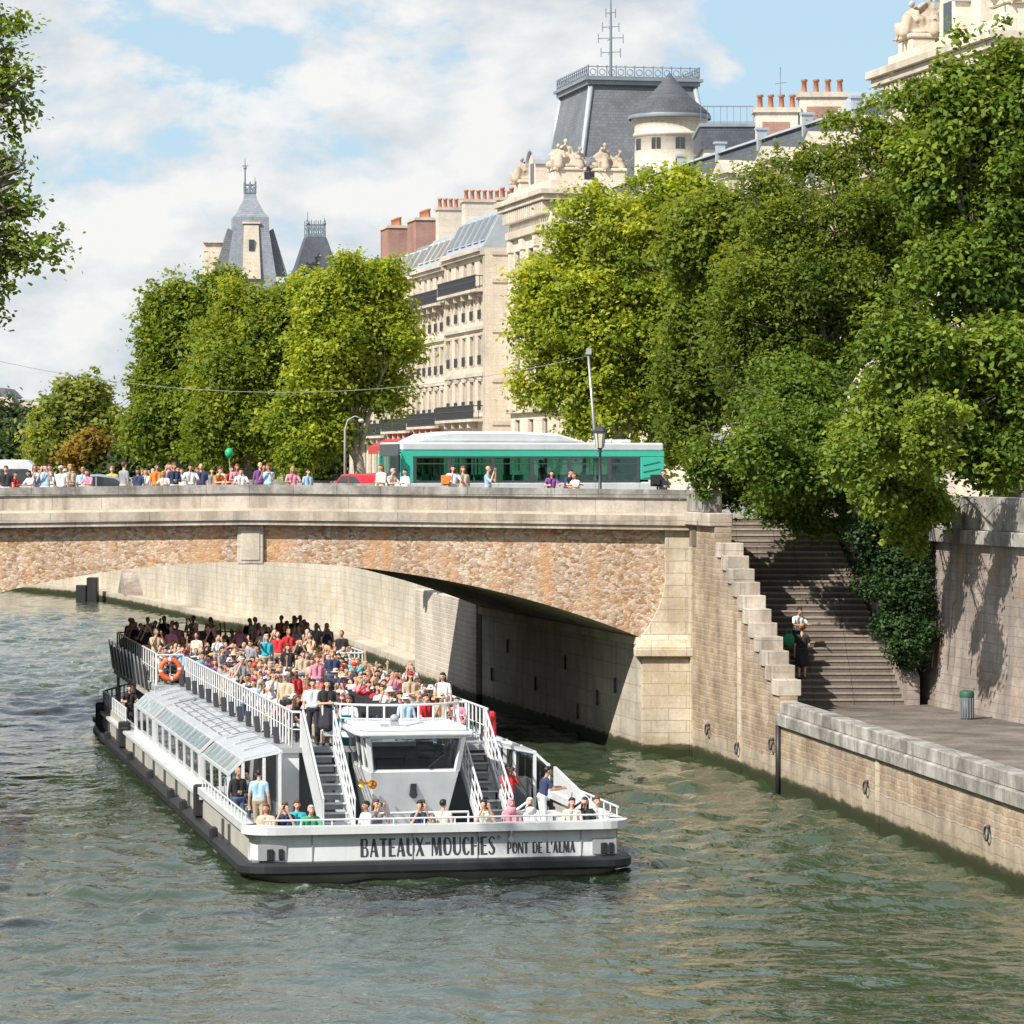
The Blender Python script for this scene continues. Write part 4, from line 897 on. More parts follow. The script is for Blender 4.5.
def palace():
    global STAT
    STAT=statue_mesh()
    pc=Vector((2.5,225,.35)); pavilion(pc,12.6,'carved stone corner pavilion with statues on its cornice behind the left of the big tree',False)
    c2=pc-AV*83.3; pavilion(c2,14.4,'tall carved stone pavilion at upper right half hidden by leaves',True)
    # the long wing between them
    w0=pc+RV*2.44-AV*70.65; L=70.6
    r=empty('palace_wing',(w0.x,w0.y,.42),TH,label='long pale stone palace wing with dormered slate roof behind the trees',cat='building',kind='thing')
    n=16; sp=L/n; holes=[]
    for z0,z1 in ((9.2,12.6),(14.4,18.0),(19.4,22.2)):
        for k in range(n): c=sp*(k+.5); holes.append((c-.7,c+.7,z0,z1))
    facade(r,(0,L),-math.pi/2,L,GZ,23.2,holes,M['palace'])
    m=MB(); m.poly([(11,0,GZ),(11,L,GZ),(11,L,23.2),(11,0,23.2)]); m.build('rear_wall',M['palace'],r)
    wallbox(r,(0,L),-math.pi/2,[(0,L,-.55,-.003,23.0,23.35),(0,L,-.35,-.003,22.7,22.997),(0,L,-.2,-.003,13.1,13.45)],M['trim'],'cornice')
    m=MB(); m.prism([(-.2,23.36),(11.2,23.36),(8.6,27.0),(1.6,27.0)],'y',0,L); m.build('roof',M['slate2'],r,weld=False)
    m=MB(); m.prism([(1.35,26.95),(2.0,27.28),(8.4,27.28),(8.8,26.95)],'y',-.02,L+.02); m.build('ridge_flashing',M['zinc'],r,weld=False)
    for k in range(16):
        y=L-(2.0+k*4.25); big=k%2==1; hz=1.9 if big else 1.5; hw=1.15 if big else .7; z0=23.355; x0=-.1
        d=MB(); d.box(x0,1.5,y-hw,y+hw,z0,z0+hz); dm=d.build('dormer',M['palace'],r)
        d=MB(); d.prism([(y-hw-.25,z0+hz+.003),(y+hw+.25,z0+hz+.003),(y,z0+hz+.8)],'x',x0-.2,1.9); d.build('dormer_roof',M['trim'],dm)
        d=MB(); d.box(x0-.03,x0+.05,y-hw*.5,y+hw*.5,z0+.2,z0+hz-.25); d.build('pane',M['glass'],dm)
        if big:
            d=MB(); d.box(1.3,1.8,y-2.25,y-1.95,25.2,27.5); d.box(1.2,1.9,y-2.33,y-1.87,27.5,27.62); d.build('vent',M['zinc'],r,weld=False)
    # slate pavilion roof with iron cresting
    K=Vector((4.4,250,0)); r=empty('slate_pavilion',(K.x,K.y,0),TH,label='tall grey slate pavilion roof with iron cresting and aerial mast on top',cat='building',kind='thing')
    bx0,by0,bx1,by1=0,0,10.4,12.4; zb=27.2; zt=36.6; i=1.25; j=1.6
    m=MB(); m.box(.3,10.1,.3,12.1,GZ,zb); m.build('wall',M['palace'],r)
    def ring4(e,z,f=0): return [(bx0+e,by0+e,z),(bx1-e,by0+e,z),(bx1-e,by1-e,z),(bx0+e,by1-e,z)]
    m=MB(); prof=[(0,zb),(.45,zb+3),(.95,zb+6.3),(1.45,zt)]
    for (e0,z0),(e1,z1) in zip(prof[:-1],prof[1:]):
        a,b=ring4(e0,z0),ring4(e1,z1)
        for q in range(4): m.poly([a[q],a[(q+1)%4],b[(q+1)%4],b[q]])
    m.poly(ring4(1.45,zt)); m.poly(ring4(0,zb)[::-1]); m.build('roof',M['slate'],r)
    for q in range(4):
        m=MB(); pts=[ring4(e,z)[q] for e,z in prof]; m.tube(pts,.2,6); m.build('hip_flashing',M['zinc'],r)
    m=MB(); m.box(1.15,9.25,1.15,11.25,zt+.003,zt+.3); m.box(.95,9.45,.95,11.45,zt+.303,zt+.5); m.build('cornice',M['zincd'],r,weld=False)
    m=MB(); P=[(1.2,1.2),(9.2,1.2),(9.2,11.2),(1.2,11.2),(1.2,1.2)]
    for a,b in zip(P[:-1],P[1:]):
        a=Vector((*a,zt+.5)); b=Vector((*b,zt+.5)); Ln=(b-a).length; nn=int(Ln/.62); up=Vector((0,0,.75))
        m.bar(a+up,b+up,.06); m.bar(a+Vector((0,0,.06)),b+Vector((0,0,.06)),.08)
        for k in range(nn+1):
            p=a.lerp(b,k/nn); m.bar(p,p+up*1.15,.06)
            if k<nn:
                q=a.lerp(b,(k+1)/nn); c=(p+q)/2+up*.5; d=(b-a).normalized()
                m.tube([c+(d*math.cos(t)+Vector((0,0,1))*math.sin(t))*.22 for t in [2*math.pi*g/8 for g in range(9)]],.03,4,caps=False)
    m.build('roof_cresting',M['crest'],r,weld=False,fixn=False)
    m=MB(); cx,cy=3.6,4.5; m.tube([(cx,cy,zt+.5),(cx,cy,zt+4.2),(cx,cy,zt+7.2)],[.12,.09,.03],6)
    for z,l in ((zt+2.6,.7),(zt+3.6,.9),(zt+4.4,.6),(zt+5.4,.35)):
        m.bar((cx-l,cy,z),(cx+l,cy,z+.1),.05); m.bar((cx,cy-l,z),(cx,cy+l,z),.05)
        for s in (-1,1): m.bar((cx+s*l,cy,z-.3),(cx+s*l,cy,z+.35),.05)
    m.build('aerial_mast',M['crest'],r,weld=False)
    # roof light on the front slope
    m=MB(); y=.0; zc=31.4; e=.75; m.box8([(2.9,e-.16,zc-.5),(4.4,e-.16,zc-.5),(4.4,e+.3,zc-.5),(2.9,e+.3,zc-.5),(2.9,e+.05,zc+.5),(4.4,e+.05,zc+.5),(4.4,e+.5,zc+.5),(2.9,e+.5,zc+.5)]); m.build('roof_light',M['white'],r)
    # round turret
    T=Vector((10.55,241,0)); r=empty('round_turret',(T.x,T.y,0),0,label='round cream stone turret with dark conical slate roof beside the tall pavilion roof',cat='tower',kind='thing')
    m=MB(); m.lathe([(2.35,GZ),(2.35,28.6),(2.5,28.65),(2.5,28.95),(2.35,29.0),(2.35,31.9),(2.45,31.95),(2.45,32.15),(2.35,32.2),(2.35,32.9),(2.55,32.95),(2.6,33.25),(2.2,33.3)],n=36); m.build('wall',M['palace'],r)
    m=MB(); m.lathe([(2.72,33.22),(2.74,33.42),(2.45,33.75),(1.6,34.45),(.75,35.38),(.0001,36.3)],n=32); m.build('roof',slate('turret_slate',(.11,.115,.13),.3,.25),r)
    m=MB(); m.lathe([(2.76,33.1),(2.80,33.2),(2.76,33.36)],n=32); m.build('gutter',M['zincd'],r)
    for k in range(9):
        a=R(-25+40*k)
        for s in (-1,1):
            aa=a+s*.075; w_=MB(); w_.box(-.14,.14,-.02,.12,0,.75); w_.build('window',M['glass'],r,loc=(2.36*math.sin(aa),-2.36*math.cos(aa),31.0),rz=aa)
        if k in (1,4,7):
            w_=MB(); w_.box(-.32,.32,-.02,.12,0,1.3); w_.build('window',M['glass'],r,loc=(2.36*math.sin(a),-2.36*math.cos(a),29.1),rz=a)
    # courtyard block with stone chimneys behind the wing's roof
    Y=212; p=at(704,130,Y); r=empty('courtyard_block',(p.x,p.y,0),0,label='flat roofed block with railing and stone chimney stacks rising behind the wing',cat='building',kind='thing')
    m=MB(); m.box(0,9.0,0,8,GZ,28.6); m.build('wall',M['palace'],r)
    m=MB(); m.box(-.2,9.1,-.2,8.2,28.603,29.9); m.build('roof',M['slate2'],r); m=MB(); m.box(-.3,9.2,-.3,8.3,29.903,30.1); m.build('cornice',M['zincd'],r)
    railing(r,[(-.2,-.2),(2.9,-.2)],30.1,1.0,M['crest'],sp=.35,panels=False)
    for x0,x1,zt_,np_ in ((3.0,5.5,30.7,4),(5.6,8.3,31.6,4)):
        m=MB(); m.box(x0,x1,-.6,.9,27,zt_); c=m.build('chimney',M['palace'],r); m=MB(); m.box(x0-.15,x1+.15,-.75,1.05,zt_+.003,zt_+.3); m.build('cap',M['trim'],c)
        m=MB(); m.box(x0+.4,x1-.5,-.63,-.5,zt_-1.3,zt_-.55); m.build('brick_panel',M['brickred'],c)
        m=MB()
        for k in range(np_): m.lathe([(.17,0),(.14,.65),(.2,.67),(.2,.8)],(x0+.3+k*(x1-x0-.6)/(np_-1),0,zt_+.3),8)
        m.build('pots',M['pot'],c)
    m=MB(); m.tube([(4.6,1.5,30),(4.6,1.5,33.6)],.04,5); m.bar((4.3,1.5,32.6),(5.0,1.5,32.7),.04); m.build('aerial_mast',M['crest'],r)
palace()
def spires():
    def cres(r,z,w,d,h,posts=5):
        m=MB(); 
        for s in (-1,1):
            m.bar((-w,s*d,z+h*.55),(w,s*d,z+h*.55),.12); m.bar((-w,s*d,z+.1),(w,s*d,z+.1),.14)
            for k in range(posts):
                x=-w+2*w*k/(posts-1); m.bar((x,s*d,z),(x,s*d,z+h*.75),.10)
                if k<posts-1:
                    x2=-w+2*w*(k+1)/(posts-1); m.bar((x,s*d,z),(x2,s*d,z+h*.5),.09); m.bar((x2,s*d,z),(x,s*d,z+h*.5),.09)
        m.build('roof_cresting',M['crest'],r,weld=False)
    Y=400; s=9.0
    p=at(250,280,Y); r=empty('slate_spire',(p.x,p.y,0),R(8),label='far slate spire with pale stone gable panel and iron crown above the left trees',cat='spire',kind='thing')
    def z(py): return CZ+(HOR-py)*Y/F
    m=MB(); prof=[(3.0,2.6,GZ),(2.7,2.5,z(276)),(2.0,2.0,z(233)),(1.95,1.95,z(218)),(1.45,1.5,z(213)),(.7,.8,z(199)),(.62,.7,z(194))]
    for (w0,d0,a),(w1,d1,b) in zip(prof[:-1],prof[1:]):
        A0=[(-w0,-d0,a),(w0,-d0,a),(w0,d0,a),(-w0,d0,a)]; B0=[(-w1,-d1,b),(w1,-d1,b),(w1,d1,b),(-w1,d1,b)]
        for q in range(4): m.poly([A0[q],A0[(q+1)%4],B0[(q+1)%4],B0[q]])
    m.poly([(-.62,-.7,z(194)),(.62,-.7,z(194)),(.62,.7,z(194)),(-.62,.7,z(194))]); m.build('roof',M['farslate'],r)
    m=MB(); m.box8([(-1.0,-2.9,z(280)),(1.0,-2.9,z(280)),(1.0,-2.2,z(280)),(-1.0,-2.2,z(280)),(-.8,-2.15,z(226)),(.8,-2.15,z(226)),(.8,-1.7,z(226)),(-.8,-1.7,z(226))]); m.box(-1.0,1.0,-2.3,-1.7,z(225),z(223)); m.build('stone_panel',M['cream'],r,weld=False)
    m=MB(); m.box(-.3,.3,-2.62,-2.2,z(252),z(241)); m.build('window',M['glass'],r)
    for sx in (-1,1):
        m=MB(); m.box8([(sx*2.6,-1.2,z(276)),(sx*4.1,-1.2,z(276)),(sx*4.1,1.2,z(276)),(sx*2.6,1.2,z(276)),(sx*1.9,-1.2,z(232)),(sx*2.5,-1.2,z(229)),(sx*2.5,1.2,z(229)),(sx*1.9,1.2,z(232))]); m.build('side_roof',M['slate'],r)
    cres(r,z(194),.62,.7,1.8,3)
    m=MB(); 
    for x,t in ((-.55,158),(.55,177)): m.tube([(x,0,z(194)),(x,0,z(t+10)),(x,0,z(t))],[.12,.09,.03],6); m.ball((x,0,z(t+10)),.2,n=6,k=5)
    m.bar((-.55-.35,0,z(166)),(-.2,0,z(166)),.1); m.build('finial',M['crest'],r,weld=False)
    p=at(315,280,Y+10); r=empty('slate_spire',(p.x,p.y,0),R(10),label='smaller far slate roof with white lattice crown and two thin finials',cat='spire',kind='thing')
    m=MB(); prof=[(3.3,3.3,GZ),(3.2,3.0,z(280)),(2.2,2.2,z(262)),(1.35,1.4,z(237)),(1.15,1.2,z(232))]
    for (w0,d0,a),(w1,d1,b) in zip(prof[:-1],prof[1:]):
        A0=[(-w0,-d0,a),(w0,-d0,a),(w0,d0,a),(-w0,d0,a)]; B0=[(-w1,-d1,b),(w1,-d1,b),(w1,d1,b),(-w1,d1,b)]
        for q in range(4): m.poly([A0[q],A0[(q+1)%4],B0[(q+1)%4],B0[q]])
    m.poly([(-1.15,-1.2,z(232)),(1.15,-1.2,z(232)),(1.15,1.2,z(232)),(-1.15,1.2,z(232))]); m.build('roof',M['slate2'],r)
    cres(r,z(232),1.05,1.0,2.6,5)
    for x in (-.95,.95):
        m=MB(); m.tube([(x,-1,z(232)),(x,-1,z(206 if x<0 else 212))],[.13,.03],6); m.ball((x,-1,z(218)),.22,n=6,k=5); m.build('finial',M['crest'],r,weld=False)
    p=at(204,280,Y); r=empty('pale_block',(p.x,p.y,0),0,label='far pale stone block with flat top left of the taller spire',cat='building',kind='thing')
    m=MB(); m.box(0,2.7,0,6,GZ,z(243)); m.box(.9,2.2,-.3,1,z(262),z(248)); m.build('wall',M['cream'],r,weld=False)
    m=MB(); m.box(-.1,2.8,-.4,6.1,z(243)+.003,z(242)); m.build('cornice',M['trim'],r)
    # distant roofs on the far left
    Y=520; p=at(-6,402,Y); r=empty('riverside_house',(p.x,p.y,0),0,label='distant pale house with grey roof at the far left edge',cat='building',kind='thing')
    zz=lambda py: CZ+(HOR-py)*Y/F
    m=MB(); m.box(0,2.6,0,10,GZ,zz(397)); m.build('wall',M['cream'],r); m=MB(); m.prism([(-.3,zz(397)+.01),(2.9,zz(397)+.01),(1.6,zz(388)),(.2,zz(387))],'y',0,10); m.build('roof',M['slate'],r)
    m=MB(); m.box(2.7,6.2,2,10,GZ,zz(401)); m.build('wall',M['trim'],r); m=MB(); m.box(2.65,6.3,1.9,10,zz(401)+.01,zz(399)); m.build('roof',M['zinc'],r)
    # bare sky horizon closed by a far-off row of houses and roofs
    m=MB(); rr=random.Random(4); r=empty('riverside_house',(0,0,0),0,label='distant terrace of houses behind the dark far left trees',cat='building',kind='thing')
    x=-120
    while x<-52:
        w_=rr.uniform(5,9); h=rr.uniform(13,17); m.box(x,x+w_-.1,600,612,GZ,h); x+=w_
    m.build('wall',M['cream'],r,weld=False)
spires()
# ------------------------------------------------------------------ trees
def leafmesh(name,blobs,n,size,mat,parent,seed,clump=.55,cl_per=26,tone0=0.0,fill=.15,hang=.0,sq=.75):
    """leaves gathered in many small twig clumps spread through lobes; blobs=(cx,cy,cz,rx,ry,rz[,tone])"""
    g=np.random.default_rng(seed); P_=np.array([b[:6] for b in blobs],float); tp=np.array([b[6] if len(b)>6 else 0. for b in blobs])
    # each lobe breaks up into boughs of its own, with hollows between them
    S=[];ts=[]
    for q,t0 in zip(P_,tp):
        vol=(q[3]*q[4]*q[5])**(1/3); ns=int(np.clip(15*(vol/1.6)**1.3,10,60))
        for k in range(ns):
            dd=g.normal(size=3); dd/=np.linalg.norm(dd); rr_=g.uniform(.30,1.05); f=g.uniform(.20,.40)
            S.append((*(q[:3]+dd*q[3:6]*rr_),*(q[3:6]*f*g.uniform(.8,1.2,3)*np.array([.95,.95,1.05])))); ts.append(t0+g.normal(0,.09))
    B_=np.array(S); tb=np.array(ts)
    w=(B_[:,3]*B_[:,4]+B_[:,3]*B_[:,5]+B_[:,4]*B_[:,5]); w/=w.sum(); nc=max(8,int(n*1.5)//cl_per)
    bi=g.choice(len(B_),nc,p=w); d=g.normal(size=(nc,3)); d[:,2]+=.25; d/=np.linalg.norm(d,axis=1)[:,None]
    rad=np.where(g.random(nc)<fill,g.random(nc)**.5*.8,.7+.75*g.random(nc)**1.6); st=g.random(nc)<.10; rad=np.where(st,1.1+1.1*g.random(nc),rad); wob=np.ones(nc)
    cc=B_[bi,:3]+d*B_[bi,3:6]*(rad*wob)[:,None]
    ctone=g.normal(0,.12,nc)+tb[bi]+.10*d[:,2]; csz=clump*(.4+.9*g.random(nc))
    ci=np.repeat(np.arange(nc),cl_per); m=len(ci); off=g.normal(size=(m,3))*csz[ci][:,None]*np.array([.55,.55,.38]); off[:,2]-=hang*np.abs(g.normal(size=m))*csz[ci]
    c=cc[ci]+off
    # leaf frames: normals lean outward and up
    out=d[ci]*.6+np.array([0,0,.75])+g.normal(size=(m,3))*.62; out/=np.linalg.norm(out,axis=1)[:,None]
    a=np.cross(out,g.normal(size=(m,3))); a/=np.linalg.norm(a,axis=1)[:,None]; b=np.cross(out,a)
    s=size*.80*(.6+.8*g.random(m)); L=s[:,None]*a; Wd=(s*sq*.5)[:,None]*b; fold=out*(s*.12)[:,None]
    v=np.stack([c-L*.5,c+Wd*.9-L*.12+fold,c+Wd*.45+L*.3,c+L*.55,c-Wd*.45+L*.3,c-Wd*.9-L*.12+fold],1).reshape(-1,3)
    me=bpy.data.meshes.new(name); me.vertices.add(m*6); me.vertices.foreach_set('co',v.astype(np.float32).ravel())
    me.loops.add(m*6); me.loops.foreach_set('vertex_index',np.arange(m*6,dtype=np.int32)); me.polygons.add(m); me.polygons.foreach_set('loop_start',np.arange(0,m*6,6,dtype=np.int32)); me.polygons.foreach_set('loop_total',np.full(m,6,np.int32))
    at_=me.attributes.new('tone','FLOAT','FACE'); tn=np.clip(.5+tone0+ctone[ci]+g.normal(0,.10,m),0,1); at_.data.foreach_set('value',tn.astype(np.float32))
    me.materials.append(mat); me.update(); me.validate(); o=link(name,me,parent); return o,cc
def tree(name,label,base,blobs,n,size,leafm,seed,trunk_r=.35,bark='bark',clump=.55,group='trees on the quay',tone0=0.,fork=.35,hang=0.,nl=9,fill=.15,cl_per=22,cat='tree'):
    r=empty(name,base,label=label,cat=cat,kind='thing'); base=Vector(base); rr=random.Random(seed)
    rel=[(b[0]-base.x,b[1]-base.y,b[2]-base.z,*b[3:]) for b in blobs]
    m=MB(); top=Vector((0,0,0)); cen=Vector((sum(b[0] for b in rel)/len(rel),sum(b[1] for b in rel)/len(rel),sum(b[2] for b in rel)/len(rel)))
    fk=Vector((cen.x*.25,cen.y*.25,cen.z*fork)); m.tube([(0,0,-.2),(fk.x*.3,fk.y*.3,fk.z*.4),fk],[trunk_r*1.25,trunk_r,trunk_r*.85],9)
    tr=m.build('trunk',M[bark],r,weld=False)
    lm=MB(); bl=sorted(rel,key=lambda b:-b[3]*b[5])[:14]
    for b in bl:
        c=Vector(b[:3]); mid=fk.lerp(c,.5)+Vector((rr.uniform(-.4,.4),rr.uniform(-.4,.4),rr.uniform(.2,.9)))
        lm.tube([fk-Vector((0,0,.3)),fk.lerp(mid,.5)+Vector((0,0,.2)),mid,c],[trunk_r*.55,trunk_r*.42,trunk_r*.3,trunk_r*.12],6)
        for k in range(nl):
            th=rr.uniform(0,6.28); ph=rr.uniform(-.7,1.1); e=c+Vector((math.cos(th)*math.cos(ph)*b[3],math.sin(th)*math.cos(ph)*b[4],math.sin(ph)*b[5]))*.95; s=mid.lerp(c,rr.uniform(.1,1)); q=s.lerp(e,.5)+Vector((0,0,rr.uniform(-.1,.5)))
            lm.tube([s,q,e],[trunk_r*.14,trunk_r*.09,.02],5)
    lm.build('limbs',M[bark],r,weld=False)
    leafmesh('crown',rel,n,size,leafm,r,seed,clump,cl_per,tone0,fill,hang)
    return r
def px_blobs(L,Y,depth=.8,jit=.12,seed=0):
    """lobes given as (column,row,radius_x,radius_y[,tone[,dY]]) at distance Y"""
    rr=random.Random(seed); out=[]
    for q in L:
        px,py,a,b=q[:4]; tn=q[4] if len(q)>4 else 0.; dy=q[5] if len(q)>5 else rr.uniform(-1,1)*.25*a*Y/F
        y=Y+dy; p=at(px,py,y); s=y/F*(.90 if Y>190 else .97); out.append((p.x,p.y,p.z,a*s,a*s*depth,b*s,tn))
    return out
LF={'plane':leafmat('plane_leaves',[(.045,.085,.012),(.13,.19,.03),(.21,.27,.03),(.36,.38,.05)]),
    'lime':leafmat('lime_leaves',[(.06,.11,.012),(.16,.225,.022),(.29,.35,.035),(.46,.47,.06)],.5),
    'mid':leafmat('ash_leaves',[(.045,.08,.016),(.10,.15,.024),(.17,.225,.032),(.28,.32,.05)]),
    'deep':leafmat('maple_leaves',[(.034,.070,.010),(.078,.135,.016),(.145,.21,.026),(.25,.31,.04)],.42),
    'ivy':leafmat('ivy_leaves',[(.012,.034,.012),(.02,.05,.015),(.033,.07,.02),(.05,.09,.024)],.15),
    'far':leafmat('far_leaves',[(.10,.14,.04),(.17,.22,.05),(.26,.30,.07),(.34,.36,.09)]),
    'fardark':leafmat('far_dark_leaves',[(.035,.065,.035),(.05,.085,.042),(.07,.10,.045),(.10,.125,.055)]),
    'amber':leafmat('amber_leaves',[(.13,.12,.03),(.22,.17,.035),(.32,.22,.045),(.40,.28,.05)])}
def forest():
    G='plane trees on the island quay beyond the bridge'
    z=8.1
    def base(px,Y): return (at(px,0,Y).x,Y,z)
    tree('plane_tree','tall green tree forming the left end of the row beyond the bridge',base(175,240),px_blobs([(150,430,26,50),(165,340,28,55),(185,320,34,50),(200,390,42,60),(180,420,45,50),(215,300,28,30),(225,340,30,60),(150,385,22,45)],240,seed=1),36000,.36,LF['plane'],1,.4,group=G,clump=.8)
    tree('plane_tree','broad green tree in the middle of the row beyond the bridge',base(245,222),px_blobs([(230,330,34,55),(248,308,28,32),(265,345,40,60),(240,400,45,55),(275,420,45,50),(215,430,40,45,-.1),(285,312,28,30)],222,seed=2),38000,.34,LF['plane'],2,.4,group=G,clump=.8,tone0=.05)
    tree('plane_tree','yellow-green tree with forked pale trunk left of the apartment building',base(362,205),px_blobs([(350,288,36,32,.1),(320,310,45,45,.1),(380,300,40,48,.05),(350,350,60,50),(310,380,45,50),(300,430,40,40,-.1),(395,340,28,42),(370,395,38,30,-.1),(350,275,22,14,.15),(330,430,26,32,-.15)],205,seed=3),50000,.31,LF['lime'],3,.35,'barkp',group=G,clump=.75,fork=.28)
    tree('small_tree','loose pale green tree low on the far left beyond the bridge',base(70,330),px_blobs([(60,425,34,30),(85,405,30,26),(105,430,30,36),(45,450,28,25),(70,385,16,14)],330,seed=4),9000,.6,LF['far'],4,.3,group=G,clump=1.0)
    tree('small_tree','small amber leaved tree behind the bridge crowd',base(92,300),px_blobs([(90,450,26,18),(75,462,20,12),(110,462,20,15)],300,seed=5),4000,.5,LF['amber'],5,.2,group=G,clump=.8)
    for i,(px,py,a,b,l) in enumerate(((12,440,30,40,'dark dense tree at the far left edge behind the van'),(-22,445,36,40,'dark tree just outside the left edge'),(125,470,30,20,'low dark bush filling the gap under the left trees'))):
        tree('dark_tree',l,base(px,420 if i<2 else 300),px_blobs([(px,py,a,b),(px-a*.5,py+b*.4,a*.7,b*.7),(px+a*.5,py+b*.5,a*.6,b*.6)],420 if i<2 else 300,seed=6+i),7000,.8,LF['fardark'],6+i,.4,clump=1.1)
    rr=random.Random(9)
    for i in range(7):
        px=20+i*62; tree('dark_tree',['distant dark tree closing the view under the crowns','distant dark tree behind the forked trunk','distant dark tree beyond the balloon','distant dark tree behind the grey-shirted man','distant dark tree behind the bridge crowd','distant dark tree far behind the lamp post','distant dark tree behind the parked red car'][i],base(px,380),px_blobs([(px,450,38,28),(px+20,440,30,22),(px-18,462,30,20)],380,seed=20+i),5000,.75,LF['fardark'],20+i,.4,clump=1.1,group='distant dark trees beyond the quay')
    G2='trees along the street beside the palace'
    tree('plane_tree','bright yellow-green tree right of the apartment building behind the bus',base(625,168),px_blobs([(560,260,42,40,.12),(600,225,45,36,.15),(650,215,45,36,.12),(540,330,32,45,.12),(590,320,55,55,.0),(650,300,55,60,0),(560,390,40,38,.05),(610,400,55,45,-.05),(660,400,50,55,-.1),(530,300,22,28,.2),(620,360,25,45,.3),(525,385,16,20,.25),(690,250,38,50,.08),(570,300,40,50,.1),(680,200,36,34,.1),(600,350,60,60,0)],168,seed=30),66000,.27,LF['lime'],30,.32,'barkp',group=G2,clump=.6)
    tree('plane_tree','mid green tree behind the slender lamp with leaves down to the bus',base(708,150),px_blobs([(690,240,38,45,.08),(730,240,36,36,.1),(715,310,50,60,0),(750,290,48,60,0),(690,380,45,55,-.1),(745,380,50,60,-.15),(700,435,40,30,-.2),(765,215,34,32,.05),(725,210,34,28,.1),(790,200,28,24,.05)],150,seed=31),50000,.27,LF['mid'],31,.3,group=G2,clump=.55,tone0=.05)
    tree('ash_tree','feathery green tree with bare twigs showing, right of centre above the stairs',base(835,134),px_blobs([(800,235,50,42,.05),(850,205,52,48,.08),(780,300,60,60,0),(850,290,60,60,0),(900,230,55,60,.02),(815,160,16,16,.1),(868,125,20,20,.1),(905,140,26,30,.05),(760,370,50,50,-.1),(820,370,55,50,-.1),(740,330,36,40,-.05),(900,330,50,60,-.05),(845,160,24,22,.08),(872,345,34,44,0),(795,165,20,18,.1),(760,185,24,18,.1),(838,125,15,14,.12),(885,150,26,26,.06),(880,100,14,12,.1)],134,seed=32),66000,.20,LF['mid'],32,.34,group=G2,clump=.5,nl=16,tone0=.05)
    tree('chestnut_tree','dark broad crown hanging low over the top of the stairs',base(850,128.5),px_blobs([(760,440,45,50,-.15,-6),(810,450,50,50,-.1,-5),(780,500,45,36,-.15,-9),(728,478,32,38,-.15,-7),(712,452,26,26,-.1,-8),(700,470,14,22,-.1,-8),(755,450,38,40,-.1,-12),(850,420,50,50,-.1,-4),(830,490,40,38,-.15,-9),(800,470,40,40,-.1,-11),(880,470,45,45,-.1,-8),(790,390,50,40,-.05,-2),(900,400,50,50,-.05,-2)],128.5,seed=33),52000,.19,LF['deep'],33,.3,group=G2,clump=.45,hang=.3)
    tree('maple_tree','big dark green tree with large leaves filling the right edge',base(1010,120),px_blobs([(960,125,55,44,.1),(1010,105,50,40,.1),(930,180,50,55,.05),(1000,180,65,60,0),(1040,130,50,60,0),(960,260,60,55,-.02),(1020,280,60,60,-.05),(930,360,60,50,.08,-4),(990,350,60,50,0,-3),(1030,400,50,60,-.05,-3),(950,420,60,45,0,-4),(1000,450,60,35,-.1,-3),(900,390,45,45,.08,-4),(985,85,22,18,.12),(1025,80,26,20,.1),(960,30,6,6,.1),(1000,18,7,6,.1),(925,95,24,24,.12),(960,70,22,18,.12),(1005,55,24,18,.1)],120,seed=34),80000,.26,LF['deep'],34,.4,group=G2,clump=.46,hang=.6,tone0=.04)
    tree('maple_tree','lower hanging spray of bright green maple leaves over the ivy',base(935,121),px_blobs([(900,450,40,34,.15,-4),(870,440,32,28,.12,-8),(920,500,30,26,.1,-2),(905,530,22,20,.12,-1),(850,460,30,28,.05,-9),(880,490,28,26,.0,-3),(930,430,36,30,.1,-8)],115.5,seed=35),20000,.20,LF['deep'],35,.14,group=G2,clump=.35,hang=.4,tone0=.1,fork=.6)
    # ivy on the stair side wall: its leaves cling to the wall from the coping down to the foot
    r=empty('ivy',(12.6,118.5,2.2),label='dense dark ivy curtain covering the wall right of the stairs',cat='ivy',kind='thing')
    bl=[(at(px,py,Y)) for px,py,Y in ()]; L=[]
    for px,py,a,b,Y in ((895,500,34,34,118.5),(885,545,30,34,118.2),(893,590,30,32,117.6),(897,625,26,26,117.2),(908,648,16,18,117),(912,560,24,50,118),(878,515,20,24,118.6),(905,610,20,30,117.4),(914,642,18,24,116.7),(900,640,14,22,116.8)):
        p=at(px,py,Y); s=Y/F; L.append((p.x-12.6,p.y-118.5,p.z-2.2,a*s,.8,b*s,0))
    leafmesh('leaves',L,26000,.15,LF['ivy'],r,40,.30,20,0,.3)
    m=MB(); rr=random.Random(5)
    for k in range(12):
        x=-.9+k*.15; m.tube([(x*.4+.45,rr.uniform(.2,.4),-.0),(x*.6+.3,rr.uniform(.1,.3),2.0),(x,0.2,5.6)],[.04,.035,.02],5)
    m.build('stems',M['bark'],r,weld=False)
    # the near tree at upper left: stands on the left bank, out of the frame
    Y=70; b0=(-19.5,Y,7.9)
    tree('poplar_tree','dark leafy branches of a near tree reaching in at the upper left',b0,px_blobs([(-20,60,42,34),(5,100,28,60,0),(-60,150,70,90),(-40,260,60,60),(20,250,36,26,.05),(48,243,24,14,.1),(15,180,18,30),(10,210,26,22),(-15,300,22,30),(-130,200,100,180),(-5,20,18,24),(22,28,14,14,.1),(70,240,9,9,.1),(-240,150,150,200),(-5,320,8,5),(-10,90,36,60),(-15,200,45,60),(-8,270,34,26)],Y,seed=50),46000,.15,LF['deep'],50,.4,group='near tree on the left bank',clump=.34,tone0=.12)
forest()
